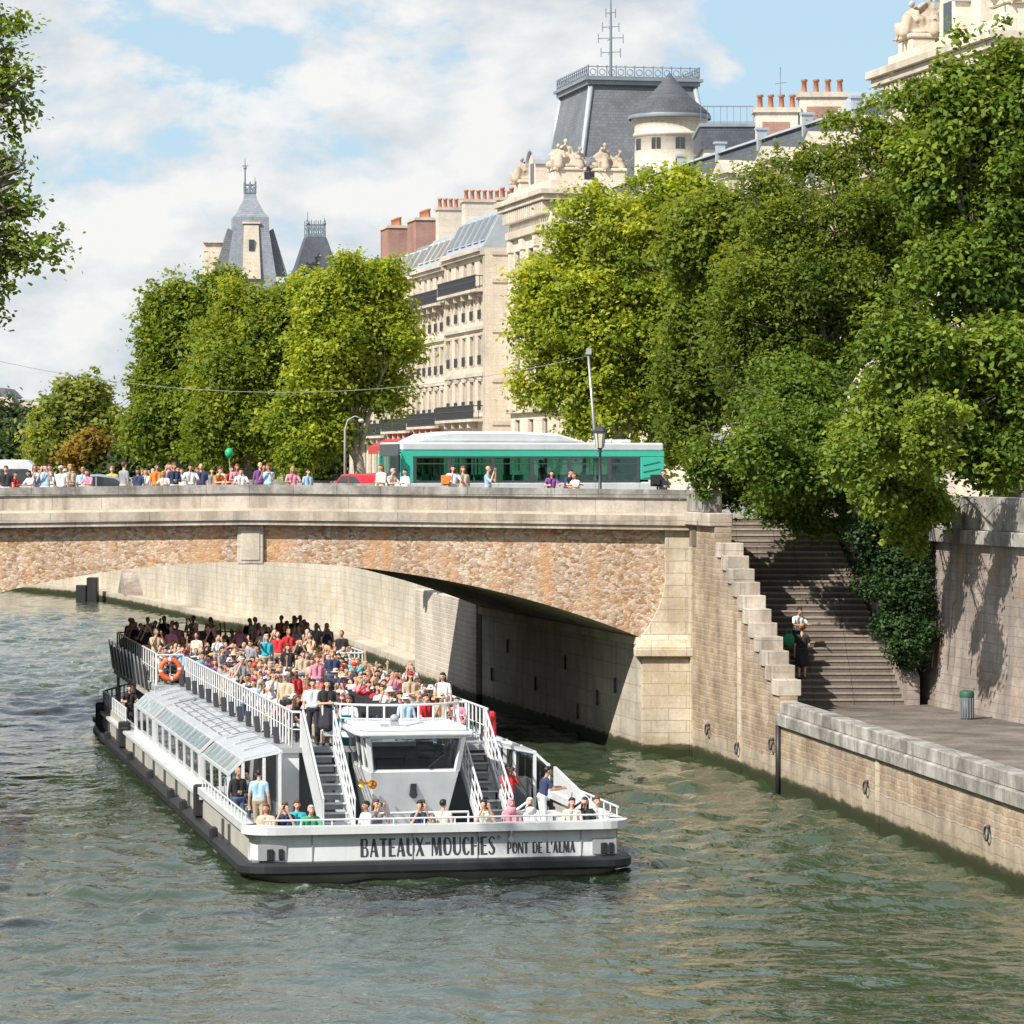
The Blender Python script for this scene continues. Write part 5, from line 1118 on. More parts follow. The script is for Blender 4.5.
# ------------------------------------------------------------------ the sightseeing boat
BO=Vector((-1.75,87.0,0)); BT=R(11.0)
def bw(u,v,z): return (BO.x+u*math.cos(BT)-v*math.sin(BT),BO.y+u*math.sin(BT)+v*math.cos(BT),z)
BOAT=empty('river_boat',(BO.x,BO.y,0),BT,label='long white open-top sightseeing boat packed with passengers coming out from under the bridge',cat='boat',kind='thing')
GL={ # letters as polygons in a box of height 1 (thick and thin strokes, display style)
'B':(.62,[[(0,0),(.20,0),(.20,1),(0,1)],[(.18,.92),(.42,.92),(.52,.86),(.52,1),(.18,1)],[(.18,.47),(.44,.47),(.44,.55),(.18,.55)],[(.40,.54),(.54,.62),(.56,.80),(.50,1.0),(.40,1),(.44,.78)],[(.18,0),(.44,0),(.44,.08),(.18,.08)],[(.42,0),(.58,.08),(.62,.28),(.54,.46),(.42,.54),(.48,.28)]]),
'A':(.66,[[(0,0),(.09,0),(.35,1),(.26,1)],[(.22,1),(.40,1),(.66,0),(.44,0)],[(.12,.26),(.5,.26),(.48,.34),(.14,.34)]]),
'T':(.60,[[(.20,0),(.40,0),(.40,1),(.20,1)],[(0,.91),(.60,.91),(.60,1),(0,1)]]),
'E':(.52,[[(0,0),(.20,0),(.20,1),(0,1)],[(.18,0),(.52,0),(.52,.09),(.18,.09)],[(.18,.47),(.44,.47),(.44,.55),(.18,.55)],[(.18,.91),(.50,.91),(.50,1),(.18,1)]]),
'U':(.62,[[(0,.22),(.20,.22),(.20,1),(0,1)],[(0,.24),(.20,.24),(.30,.09),(.30,0),(.12,.05)],[(.28,0),(.42,.02),(.56,.14),(.62,.30),(.54,.30),(.44,.12),(.28,.09)],[(.54,.28),(.62,.28),(.62,1),(.54,1)]]),
'X':(.66,[[(0,1),(.20,1),(.66,0),(.45,0)],[(0,0),(.09,0),(.62,1),(.53,1)]]),
'M':(.80,[[(0,0),(.08,0),(.12,1),(.04,1)],[(.04,1),(.24,1),(.46,.12),(.36,.0)],[(.36,.0),(.46,.12),(.62,1),(.54,1)],[(.56,1),(.76,1),(.80,0),(.60,0)]]),
'O':(.68,[[(.14,.04),(.30,0),(.26,.1),(.20,.5),(.26,.9),(.30,1),(.14,.96),(.03,.75),(0,.5),(.03,.25)],[(.28,0),(.50,.04),(.64,.25),(.68,.5),(.64,.75),(.50,.96),(.28,1),(.30,.92),(.46,.88),(.55,.7),(.58,.5),(.55,.3),(.46,.12),(.28,.08)]]),
'C':(.58,[[(.14,.04),(.30,0),(.26,.1),(.20,.5),(.26,.9),(.30,1),(.14,.96),(.03,.75),(0,.5),(.03,.25)],[(.28,.92),(.44,.88),(.52,.76),(.56,.80),(.48,.96),(.28,1)],[(.28,0),(.46,.03),(.58,.20),(.52,.24),(.42,.12),(.28,.08)]]),
'H':(.66,[[(0,0),(.20,0),(.20,1),(0,1)],[(.56,0),(.66,0),(.66,1),(.56,1)],[(.18,.46),(.58,.46),(.58,.54),(.18,.54)]]),
'S':(.52,[[(.46,.80),(.50,.92),(.34,1),(.16,.99),(.02,.84),(.04,.66),(.14,.62),(.12,.80),(.20,.92),(.36,.92)],[(.04,.70),(.20,.70),(.50,.36),(.50,.22),(.36,.26),(.10,.56)],[(.50,.36),(.48,.12),(.34,0),(.14,0),(.0,.10),(.04,.22),(.16,.08),(.32,.08),(.36,.26)]]),
'P':(.56,[[(0,0),(.20,0),(.20,1),(0,1)],[(.18,.92),(.40,.92),(.44,1),(.18,1)],[(.18,.44),(.40,.44),(.40,.52),(.18,.52)],[(.38,.44),(.52,.54),(.56,.72),(.52,.90),(.38,1),(.42,.72)]]),
'N':(.66,[[(0,0),(.08,0),(.08,1),(0,1)],[(0,1),(.20,1),(.66,0),(.48,0)],[(.58,0),(.66,0),(.66,1),(.58,1)]]),
'D':(.64,[[(0,0),(.20,0),(.20,1),(0,1)],[(.18,.92),(.36,.92),(.42,1),(.18,1)],[(.18,0),(.42,0),(.36,.08),(.18,.08)],[(.34,0),(.54,.10),(.64,.34),(.64,.66),(.54,.90),(.34,1),(.46,.84),(.50,.6),(.50,.4),(.46,.16)]]),
'L':(.50,[[(0,0),(.20,0),(.20,1),(0,1)],[(.18,0),(.50,0),(.50,.09),(.18,.09)]]),
"'":(.14,[[(.02,.72),(.08,.72),(.14,1),(.0,1)]]),'-':(.36,[[(0,.66),(.36,.66),(.36,.74),(0,.74)]]),' ':(.34,[])}
def lettering(text,u0,u1,z,h,y,name='lettering'):
    tot=sum(GL[c][0]+.13 for c in text)-.13; sx=(u1-u0)/tot; x=u0; m=MB()
    for c in text:
        w,ps=GL[c]
        for p in ps:
            for e,oy in ((0,0),(.045,.0006),(.09 if h<.4 else .045,.0011)): m.poly([(x+(a+e)*sx,.004-oy+(z+b*h-.483)*.061,z+b*h) for a,b in p])
        x+=(w+.13)*sx
    return m.build(name,M['letters'],BOAT,weld=False,fixn=False)
def boat():
    r=BOAT; HB=4.62; L=52.0
    def plan(o,vend=L,bow=-.05):   # outline in plan, rounded bow corners and tapered stern
        hb=HB+o; rc=.75; pts=[]
        for k in range(7): a=math.pi/2*k/6; pts.append((-(hb-rc)-rc*math.cos(math.pi/2-a) if False else -(hb-rc+rc*math.sin(math.pi/2*(1-k/6))),bow-o+rc*(1-math.cos(math.pi/2*(1-k/6)))))
        pts=pts[::1]; left=pts  # from side towards front
        front=[(-u,v) for u,v in left[::-1]]
        stern=[(hb,vend-6),(hb-.5,vend-1.5),(hb-1.4,vend+o),(-(hb-1.4),vend+o),(-(hb-.5),vend-1.5),(-hb,vend-6)]
        return left+front+stern
    def loft(levels,name,mat,capt=True,bev=0):
        m=MB(); rings=[[(u,v,z) for u,v in plan(o)] for o,z in levels]; n=len(rings[0]); V=[p for q in rings for p in q]; Fc=[(i*n+k,i*n+(k+1)%n,(i+1)*n+(k+1)%n,(i+1)*n+k) for i in range(len(rings)-1) for k in range(n)]
        m.mesh(V,Fc)
        if capt: m.poly(rings[-1]); m.poly(rings[0][::-1])
        return m.build(name,mat,r,bevel=bev)
    loft([(-.75,-.6),(-.25,-.05),(-.0,.16)],'underwater_hull',M['hullside'])
    loft([(.02,.163),(.17,.18),(.22,.24),(.22,.40),(.15,.47),(.02,.48)],'fender',M['black'])
    # bow shell and side shells: thin walled bulwark
    def shell(o0,o1,z0,z1,name,mat,sel,th=.08):
        P0=plan(o0);P1=plan(o1);Q0=plan(o0-th);Q1=plan(o1-th); n=len(P0); m=MB()
        for i in range(n):
            j=(i+1)%n
            a0,b0,a1,b1=P0[i],P0[j],P1[i],P1[j]
            if not sel(((a0[0]+b0[0])/2,(a0[1]+b0[1])/2)): continue
            m.poly([(*a0,z0),(*b0,z0),(*b1,z1),(*a1,z1)]); c0,d0,c1,d1=Q0[i],Q0[j],Q1[i],Q1[j]
            m.poly([(*c0,z0),(*d0,z0),(*d1,z1),(*c1,z1)]); m.poly([(*a1,z1),(*b1,z1),(*d1,z1),(*c1,z1)]); m.poly([(*a0,z0),(*b0,z0),(*d0,z0),(*c0,z0)])
        return m.build(name,mat,r,fixn=False)
    shell(-.06,-.10,.483,1.14,'bow_bulwark',M['whiteb'],lambda p:p[1]<2)
    shell(.14,.14,1.143,1.33,'bulwark_rail',M['white'],lambda p:p[1]<2,.42)
    # side walls in lengths: high at the bow, lower behind, beige painted with slits
    for s in (-1,1):
        def wall(v0,v1,z0,z1,mat,name,th=.08,o=0):
            m=MB(); a,b=sorted((s*(HB-.08+o),s*(HB-.08+o-th))); m.box(a,b,v0,v1,z0,z1); return m.build(name,mat,r)
        wall(.6,11,.484,1.143,M['hullside'],'side_bulwark'); wall(.6,11,1.146,1.33,M['white'],'bulwark_rail',.35,.16)
        wall(11.02,46,.484,.98,M['hullside'],'side_bulwark'); 
        m=MB(); a,b=sorted((s*(HB+.02),s*(HB-.62))); m.box(a,b,11.02,45.6,.983,1.08); m.build('side_deck',M['white'],r)
        wall(36,45.9,1.083,1.32,M['hullside'],'side_bulwark',.08,-.05)
        for v in (11.3,35.6,45.5): # dark mooring bitts set in the side
            m=MB(); a,b=sorted((s*(HB+.16),s*(HB-.25))); m.box(a,b,v-.12,v+.12,.49,1.38); m.box(*sorted((s*(HB+.10),s*(HB-.2))),v-.28,v+.28,1.09,1.2); m.build('mooring_bitt',M['black'],r,weld=False,bevel=.05)
        for v in (4.6,6.0,14.5,18,21.5,25,28.5,32,38.5,42):
            m=MB(); m.box(*sorted((s*(HB-.02),s*(HB-.12))),v,v+.16,.50,.95); m.build('scupper',M['dgrey'],r)
        for v in (6.3,14,17.5,24,31,40):
            m=MB(); m.box(*sorted((s*(HB+.26),s*(HB+.05))),v,v+.25,.30,.72); m.build('fender_block',M['black'],r,bevel=.05)
        # small metal posts with a rail above the bow bulwark
        m=MB()
        for k in range(14): v=.9+k*.75; m.tube([(s*(HB-.02),v,1.33),(s*(HB-.02),v,1.58)],.022,5)
        m.tube([(s*(HB-.02),.8,1.58),(s*(HB-.02),10.9,1.58)],.028,6); m.build('handrail',M['white'],r,weld=False)
    m=MB(); m.tube([(-HB+.35,-.02,1.48),(HB-.35,-.02,1.48)],.026,6)
    for k in range(12): u=-HB+.5+k*(2*HB-1)/11; m.tube([(u,-.02,1.33),(u,-.02,1.48)],.02,5)
    m.build('handrail',M['white'],r,weld=False)
    # seams, hawse boxes and lettering on the bow
    YB=.0
    for s,(a,b) in ((-1,(-4.40,-3.72)),(1,(3.78,4.38))):
        m=MB(); m.box(a,b,-.008,.16,.52,.90); hb=m.build('hawse_box',M['grey'],r,bevel=.004)
        m=MB(); m.box(a+.2,a+.36,-.06,-.009,.52,.80); m.box(b-.2,b-.08,-.06,-.009,.54,.80); m.build('bollard',M['black'],hb,weld=False,bevel=.02)
    for u in (-.66,.93,-3.1,3.5):
        m=MB(); m.box(u-.012,u+.012,-.006,.02,.49,1.13); m.build('plate_seam',M['grey'],r)
    lettering("BATEAUX-MOUCHES",-1.93,1.36,.56,.44,-.012); lettering("PONT DE L'ALMA",1.66,3.34,.57,.27,-.012)
    # small registered mark: ring and letter
    m=MB(); c=(1.46,.026,.97)
    for k in range(12):
        a=2*math.pi*k/12;b=2*math.pi*(k+1)/12; m.poly([(c[0]+.05*math.cos(a),c[1],c[2]+.05*math.sin(a)),(c[0]+.05*math.cos(b),c[1],c[2]+.05*math.sin(b)),(c[0]+.038*math.cos(b),c[1],c[2]+.038*math.sin(b)),(c[0]+.038*math.cos(a),c[1],c[2]+.038*math.sin(a))])
    m.poly([(c[0]-.02,c[1],c[2]-.025),(c[0]-.01,c[1],c[2]-.025),(c[0]-.01,c[1],c[2]+.025),(c[0]-.02,c[1],c[2]+.025)]); m.poly([(c[0]-.01,c[1],c[2]),(c[0]+.015,c[1],c[2]),(c[0]+.015,c[1],c[2]+.025),(c[0]-.01,c[1],c[2]+.025)]); m.build('registered_mark',M['letters'],r,weld=False,fixn=False)
    m=MB(); m.tube([(1.75,-.05,.95),(1.75,-.05,1.14)],.05,8); m.tube([(1.75,-.09,.93),(1.75,-.02,.93)],.07,10); m.build('bow_light',M['steel'],r,weld=False)
    # faded lettering ghosts of the port quarter are left as vertical scrapes
    # decks
    m=MB(); m.box(-HB+.1,HB-.1,.1,50.4,.36,.52); m.build('lower_deck',M['deck'],r)
    UZ=2.6
    m=MB(); m.box(-2.95,2.95,7.9,35.4,UZ-.14,UZ); m.build('upper_deck',M['deck'],r)
    m=MB(); m.box(-3.6,3.6,35.42,51.2,UZ-.22,UZ); m.build('upper_deck',M['deck'],r,bevel=.04)
    m=MB(); m.box(-3.65,3.65,35.38,51.26,UZ-.5,UZ-.223); m.build('deck_edge',M['hullside'],r)
    # cabin below the upper deck
    m=MB(); m.box(-2.85,-2.77,9.0,35.3,.523,UZ-.143); m.box(2.77,2.85,9.0,35.3,.523,UZ-.143); m.box(-2.76,2.76,9.0,9.1,.523,UZ-.143); m.build('cabin_wall',M['grey'],r,weld=False)
    m=MB(); m.box(-3.4,3.4,35.9,36.1,.523,UZ-.51); m.box(-3.0,-2.85,40,50,.523,UZ-.51); m.box(2.85,3.0,40,50,.523,UZ-.51); m.build('cabin_wall',M['dgrey'],r,weld=False)
    # --- glazed side canopies in three modules each side
    for s in (-1,1):
        mods=[(7.0,13.2,0),(14.1,27.0,1),(27.9,34.3,2)]
        if s>0: mods=[(8.0,13.2,0)]+mods[1:]
        for v0,v1,q in mods:
            fr=MB(); ue,ur,ui=s*4.32,s*3.95,s*2.97; ze,zr_,zi=2.02,2.36,2.56
            nrib=max(2,int(round((v1-v0)/1.1)))
            for k in range(nrib+1):
                v=v0+(v1-v0)*k/nrib; wd=.09 if k in (0,nrib) else .05
                fr.bar((ue,v,ze),(ur,v,zr_),wd,.07); 
                fr.bar((ur,v,zr_),(ui,v,zi),wd,.06)
                if k%2==0 or k==nrib: fr.bar((s*4.30,v,1.08),(ue,v,ze),wd+.01,.06)
            for (u,z) in ((ue,ze),(ur,zr_),(ui,zi)): fr.bar((u,v0-.04,z),(u,v1+.04,z),.09,.09)
            fr.bar((s*4.28,v0,1.17),(s*4.28,v1,1.17),.05,.18)
            # front end frame with posts
            if q==0:
                for u,zt in ((s*3.95,zr_),(s*3.4,2.42),(s*2.99,zi)): fr.bar((u,v0,.53),(u,v0,zt),.08,.08)
            f=fr.build('canopy_frame',M['white'],r,weld=False,fixn=False)
            g=MB()
            for k in range(nrib):
                a=v0+(v1-v0)*k/nrib+.04; b=v0+(v1-v0)*(k+1)/nrib-.04
                g.poly([(ue+s*.01,a,ze+.05),(ue+s*.01,b,ze+.05),(ur,b,zr_+.05),(ur,a,zr_+.05)])
            g.build('slope_pane',M['canopy'],f,fixn=False)
            g=MB(); a,b=v0,v1; g.box8([(ur,a,zr_+.037),(ui,a,zi+.037),(ui,b,zi+.037),(ur,b,zr_+.037),(ur,a,zr_+.062),(ui,a,zi+.062),(ui,b,zi+.062),(ur,b,zr_+.062)]); g.build('roof_panel',M['roofp'],f)
            g=MB()
            for k in range(nrib):
                a=v0+(v1-v0)*k/nrib+.05; b=v0+(v1-v0)*(k+1)/nrib-.05; g.poly([(s*4.30,a,1.28),(s*4.30,b,1.28),(s*4.315,b,1.98),(s*4.315,a,1.98)])
            g.build('side_pane',M['clear'],f,fixn=False)
            # lengthwise battens on the roof panels
            g=MB()
            for k in range(1,4 if q==1 else 1): t_=k/4; u=ur+(ui-ur)*t_; z=zr_+(zi-zr_)*t_; g.bar((u,v0,z+.075),(u,v1,z+.075),.03,.03)
            if g.v: g.build('batten',M['steel'],f,weld=False)
        # folded brackets and black seat shells ranged along the deck edge
        for k in range(13):
            v=9.2+k*2.08
            b=MB(); b.bar((s*2.90,v,UZ+.04),(s*3.75,v-.55,2.50),.05,.035); b.bar((s*2.95,v+.30,UZ+.04),(s*3.55,v-.10,2.56),.04,.03); b.build('bracket',M['white'],r,weld=False)
            b=MB(); b.box8([(s*2.70,v-.04,UZ+.02),(s*2.86,v-.04,UZ+.02),(s*2.86,v+.07,UZ+.02),(s*2.70,v+.07,UZ+.02),(s*2.70,v+.26,UZ+.44),(s*2.86,v+.26,UZ+.44),(s*2.86,v+.36,UZ+.42),(s*2.70,v+.36,UZ+.42)]); b.build('seat_shell',M['seat'],r,bevel=.02)
    # bench rows
    for k in range(40):
        v=9.95+k*1.02; W=2.35 if v<35.5 else 3.3
        b=MB(); b.box(-W,-.35,v-.42,v,UZ+.38,UZ+.44); b.box(.35,W,v-.42,v,UZ+.38,UZ+.44)
        for s in (-1,1):
            a,c=sorted((s*.35,s*W)); b.box8([(a,v+.01,UZ+.46),(c,v+.01,UZ+.46),(c,v+.05,UZ+.46),(a,v+.05,UZ+.46),(a,v+.12,UZ+.86),(c,v+.12,UZ+.86),(c,v+.16,UZ+.86),(a,v+.16,UZ+.86)])
            for x in (a+.15,c-.15): b.box(x-.03,x+.03,v-.3,v-.24,UZ+.0,UZ+.38)
        b.build('bench',M['seat'],r,weld=False)
    # railings of the upper deck
    def rail(pts,z,h,name='railing',sp=.55,bars=3,mat='white',r_=.028,infill=False):
        m=MB()
        for a,b in zip(pts[:-1],pts[1:]):
            a=Vector((*a,z)) if len(a)==2 else Vector(a); b=Vector((*b,z)) if len(b)==2 else Vector(b); Ln=(b-a).length; n=max(1,round(Ln/sp)); up=Vector((0,0,h))
            m.tube([a+up,b+up],r_*1.25,6)
            for q in range(1,bars): m.tube([a+up*q/bars,b+up*q/bars],r_*.6,5)
            for k in range(n+1): p=a.lerp(b,k/n); m.tube([p,p+up],r_*(1.0 if k%2 else 1.1),5)
        return m.build(name,M[mat],r,weld=False,fixn=False)
    rail([(-2.52,35.3),(-2.52,8.1),(-2.3,8.0)],UZ,.92,sp=.62,bars=2); rail([(2.72,35.3),(2.72,8.2),(2.66,8.05)],UZ,.92,bars=2)
    rail([(-2.6,35.5),(-3.5,35.5)],UZ,1.0); rail([(2.75,35.5),(3.5,35.5)],UZ,1.0)
    rail([(-3.52,35.55),(-3.52,51.1),(3.52,51.1),(3.52,35.55)],UZ,1.05,bars=2,sp=.9)
    # black slatted folding seats hung along the stern rail
    for s in (-1,1):
        for k in range(10):
            v=36.4+k*1.5; m=MB()
            m.box8([(s*3.68,v,UZ-.25),(s*3.74,v,UZ-.25),(s*3.74,v+.55,UZ-.25),(s*3.68,v+.55,UZ-.25),(s*3.78,v+.12,UZ+.62),(s*3.84,v+.12,UZ+.62),(s*3.84,v+.67,UZ+.62),(s*3.78,v+.67,UZ+.62)]); m.build('folded_seat',M['seat'],r,bevel=.02)
            m=MB(); m.bar((s*3.72,v+.85,UZ-.3),(s*3.86,v+1.0,UZ+.8),.05); m.build('seat_strut',M['steel'],r)
    # --- wheelhouse
    wx=.25
    m=MB(); f=[(-1.05,5.9),(1.05,5.9),(1.15,8.0),(-1.15,8.0)]
    def ring_(sx,fv,z): return [(wx-sx,fv,z),(wx+sx,fv,z),(wx+sx,8.2,z),(wx-sx,8.2,z)]
    lv=[(.86,5.9,.52),(1.16,5.2,2.16)]
    for (a,b,c),(d,e,g) in zip(lv[:-1],lv[1:]):
        A0,B0=ring_(a,b,c),ring_(d,e,g)
        for q in range(4): m.poly([A0[q],A0[(q+1)%4],B0[(q+1)%4],B0[q]])
    m.poly(ring_(1.16,5.2,2.16)); m.build('wheelhouse_base',M['white'],r,bevel=.02)
    # window band with raked corner posts
    m=MB(); lo=ring_(1.10,5.28,2.163); hi=ring_(1.22,5.02,3.06)
    for q in range(4): m.bar(lo[q],hi[q],.13,.13)
    m.bar(lo[0],lo[1],.09,.09); m.bar(hi[0],hi[1],.1,.1)
    for q in (1,3): m.bar(lo[q],lo[(q+1)%4],.07,.09); m.bar(hi[q],hi[(q+1)%4],.08,.08)
    for s in (0,1):
        a=Vector(lo[0 if s==0 else 1]); b=Vector(lo[3 if s==0 else 2]); c=Vector(hi[0 if s==0 else 1]); d=Vector(hi[3 if s==0 else 2])
        for t_ in (.38,.42+.25): m.bar(a.lerp(b,t_),c.lerp(d,t_),.06,.06)
        m.bar(a.lerp(b,.05),c.lerp(d,.30),.05,.05)
    m.build('window_frame',M['white'],r,weld=False,fixn=False)
    m=MB()
    for q in range(4): m.poly([lo[q],lo[(q+1)%4],hi[(q+1)%4],hi[q]])
    m.build('wheelhouse_window',M['clear'],r,fixn=False)
    m=MB(); m.box(wx-.9,wx+.9,5.5,5.9,2.165,2.45); m.box(wx-.2,wx+.15,5.45,5.5,2.2,2.6); m.build('console',M['dgrey'],r,weld=False); m=MB(); m.box(wx-.95,wx+.95,7.9,8.1,2.165,2.7); m.build('rear_panel',M['grey'],r)
    m=MB(); m.bar((wx+.35,5.2,2.25),(wx+.78,5.12,2.62),.035,.03); m.build('wiper',M['black'],r)
    m=MB(); P=[(-1.45,4.75),(1.45,4.75),(1.55,5.3),(1.5,8.3),(-1.5,8.3),(-1.55,5.3)]; m.prism([(wx+a,b) for a,b in P],'z',3.09,3.20); m.prism([(wx+a*.9,b+.12) for a,b in P],'z',3.203,3.30); m.build('wheelhouse_roof',M['white'],r,bevel=.03)
    m=MB(); m.ball((wx-.45,5.6,3.5),.12,.12,.10); m.box(wx-.55,wx-.35,5.5,5.7,3.3,3.42); m.tube([(wx-.2,5.4,3.32),(wx+.25,5.3,3.42)],.03,6); m.box(wx-.85,wx-.65,5.3,5.42,3.3,3.37); m.build('roof_fitting',M['grey'],r,weld=False)
    # horns and emblem plate
    m=MB(); c=Vector((wx-1.03,5.15,1.86))
    m.lathe([(.03,0),(.04,.12),(.12,.22)],(0,0,0),12); hn=m.build('horn',M['brass'],r,loc=c); hn.rotation_euler=(R(90),0,R(-25))
    hn2=link('horn',hn.data,r,c+Vector((-.16,.05,.02))); hn2.rotation_euler=(R(90),0,R(-70))
    m=MB(); m.tube([(wx-.0,5.45,1.55),(wx-.0,5.30,1.55)],.10,10); m.box(wx-.08,wx+.08,5.34,5.44,1.60,1.92); m.build('search_light',M['black'],r,weld=False)
    # orange ring on the roof front
    # --- curved guard behind the wheelhouse roof
    pts=[(wx-1.95,8.2)]+[(wx+1.75*math.sin(a),8.6-1.5*math.cos(a)*.9) for a in [R(-75+150*k/10) for k in range(11)]]+[(wx+1.9,8.2)]
    rail([(x,y) for x,y in pts],3.0,.72,bars=2,sp=.55)
    m=MB(); m.prism([(x,y) for x,y in pts]+[(wx+1.9,8.5),(wx-1.95,8.5)],'z',2.86,3.0); m.build('deck_step',M['white'],r)
    # --- two stairs down to the fore deck
    for s,ux in ((-1,-1.85),(1,2.2)):
        n=9; v0,v1=4.2,7.9; z0,z1=.52,2.6
        st=MB(); wd=.36
        for k in range(n):
            v=v1-(v1-v0)*(k+.5)/n; z=z1-(z1-z0)*(k+1)/(n+1); st.box(ux-wd,ux+wd,v-.16,v+.12,z-.03,z)
        st.build('stair_treads',M['steel' if s>0 else 'white'],r,weld=False)
        st=MB()
        for k in range(n):
            v=v1-(v1-v0)*(k+.5)/n; z=z1-(z1-z0)*(k+1)/(n+1); st.box(ux-wd+.02,ux+wd-.02,v+.125,v+.14,z-.19,z-.06)
        st.build('stair_risers',M['grey'],r,weld=False)
        for q in (-1,1):
            x=ux+q*(wd+.04); b=MB(); b.bar((x,v0-.1,z0+.1),(x,v1,z1-.05),.05,.24); b.build('stringer',M['white'],r)
            b=MB(); up=Vector((0,0,.95)); a=Vector((x,v0-.1,z0+.1)); c=Vector((x,v1,z1))
            b.tube([a+up,c+up],.032,6); b.tube([a+up*.62,c+up*.62],.018,5); b.tube([a+up*.32,c+up*.32],.018,5)
            for k in range(9): p=a.lerp(c,k/8); b.tube([p,p+up],.022,5)
            b.build('handrail',M['white'],r,weld=False,fixn=False)
        if s<0:
            b=MB(); x=ux-wd-.07; b.poly([(x,v0-.1,z0+.1),(x,v1,z1),(x,v1,z1+.95),(x,v0-.1,z0+1.05)]); b.poly([(x-.02,v0-.1,z0+.1),(x-.02,v0-.1,z0+1.05),(x-.02,v1,z1+.95),(x-.02,v1,z1)]); b.poly([(x,v0-.1,z0+.1),(x-.02,v0-.1,z0+.1),(x-.02,v0-.1,z0+1.05),(x,v0-.1,z0+1.05)]); b.build('side_screen',M['white'],r,fixn=False)
    # white side panels below the upper deck front
    for q in ((-1.35,-1.0,8.3,8.42),(2.75,2.95,8.3,8.42),(-2.95,-2.35,8.0,8.1)): m=MB(); m.box(*q,.525,2.455); m.build('front_panel',M['white'],r)
    for q in ((-2.3,-1.4),(1.5,2.7)): m=MB(); m.box(*q,8.32,8.36,.525,2.455); m.build('dark_opening',M['dgrey'],r)
    # fore-deck benches following the bulwark
    m=MB(); m.box(-4.2,-1.6,.55,.95,.52,.93); m.box(1.1,4.2,.55,.95,.52,.93); m.box(-4.3,-3.9,1.0,6.0,.52,.93); m.box(3.9,4.3,1.0,7.0,.52,.93); m.box(-.9,.8,2.2,2.6,.52,.95); m.build('bench',M['white'],r,weld=False)
    m=MB(); 
    for u in (-1.4,-.2,1.0): m.tube([(u,1.6,.52),(u,1.6,1.45)],.03,6)
    m.tube([(-1.4,1.6,1.45),(1.0,1.6,1.45)],.035,6); m.tube([(-1.4,1.6,1.1),(1.0,1.6,1.1)],.02,6); m.build('guard_rail',M['white'],r,weld=False)
    # starboard: dark raised deck locker and rising bulwark plate
    m=MB(); m.box8([(4.42,2.2,1.33),(4.50,2.2,1.33),(4.50,7.8,1.33),(4.42,7.8,1.33),(4.42,2.2,1.36),(4.50,2.2,1.36),(4.50,7.8,2.0),(4.42,7.8,2.0)]); m.build('raised_bulwark',M['white'],r)
    m=MB(); m.box(3.2,3.7,7.2,8.0,.523,1.75); m.build('deck_locker',M['dgrey'],r)
    # stern details: rail of the low aft deck, dark wheel post
    rail([(-4.45,36.5),(-4.45,46),(-3.2,50.2)],1.2,.55,bars=2,sp=.7); rail([(4.45,36.5),(4.45,46),(3.2,50.2),(-3.2,50.2)],1.2,.55,bars=2,sp=.7)
    m=MB()
    for s in (-1,1):
        for v in (37,43,49.8): m.tube([(s*3.6,v,.52),(s*3.6,v,UZ-.5)],.06,8)
    m.build('deck_post',M['white'],r,weld=False)
boat()
def life_rings():
    def ringmesh():
        m=MB(); n=28
        for k in range(n):
            a0=2*math.pi*k/n;a1=2*math.pi*(k+1)/n; 
            for j in range(8):
                b0=2*math.pi*j/8;b1=2*math.pi*(j+1)/8
                def P(a,b): rr_=.28+.075*math.cos(b); return (rr_*math.cos(a),.055*math.sin(b),rr_*math.sin(a))
                m.poly([P(a0,b0),P(a1,b0),P(a1,b1),P(a0,b1)],1 if (k%7)==0 else 0,True)
        o=m.build('life_ring',[M['ringo'],M['white']],None); me=o.data; bpy.data.objects.remove(o); return me
    me=ringmesh()
    L=[((-3.05,35.36,3.12),0,BT+R(0),'orange and white life ring on the rail at the front of the raised stern deck'),
       ((.0,7.6,3.12),R(75),BT,'orange life ring lying behind the wheelhouse roof, left one of the pair'),((.85,7.7,3.12),R(75),BT+.3,'orange life ring lying behind the wheelhouse roof, right one of the pair')]
    for p,rx,rz,lab in L:
        o=link('life_ring',me,None,bw(*p),rz,label=lab,cat='life ring',kind='thing',group='life rings on the boat'); o.rotation_euler=(rx,0,rz); o.scale=(1.15,)*3
    m=MB(); m.box8([(-.16,-.08,0),(.16,-.08,0),(.16,.10,0),(-.16,.10,0),(-.13,-.06,.72),(.13,-.06,.72),(.13,.08,.72),(-.13,.08,.72)]); o=m.build('jacket',M['redcloth'],None,loc=bw(2.78,8.12,2.75),rz=BT,bevel=.05,label='red jacket hung over the rail at the head of the right stair',cat='jacket',kind='thing')
    m=MB(); m.box(-.26,.26,-.12,.12,0,.75); m.box(-.2,.2,-.16,-.12,.1,.4); m.build('bag',TOPM['turquoise'],None,loc=bw(-1.1,8.75,2.62),rz=BT,bevel=.08,weld=False,label='turquoise bag standing behind the rail beside the wheelhouse',cat='bag',kind='thing')
life_rings()
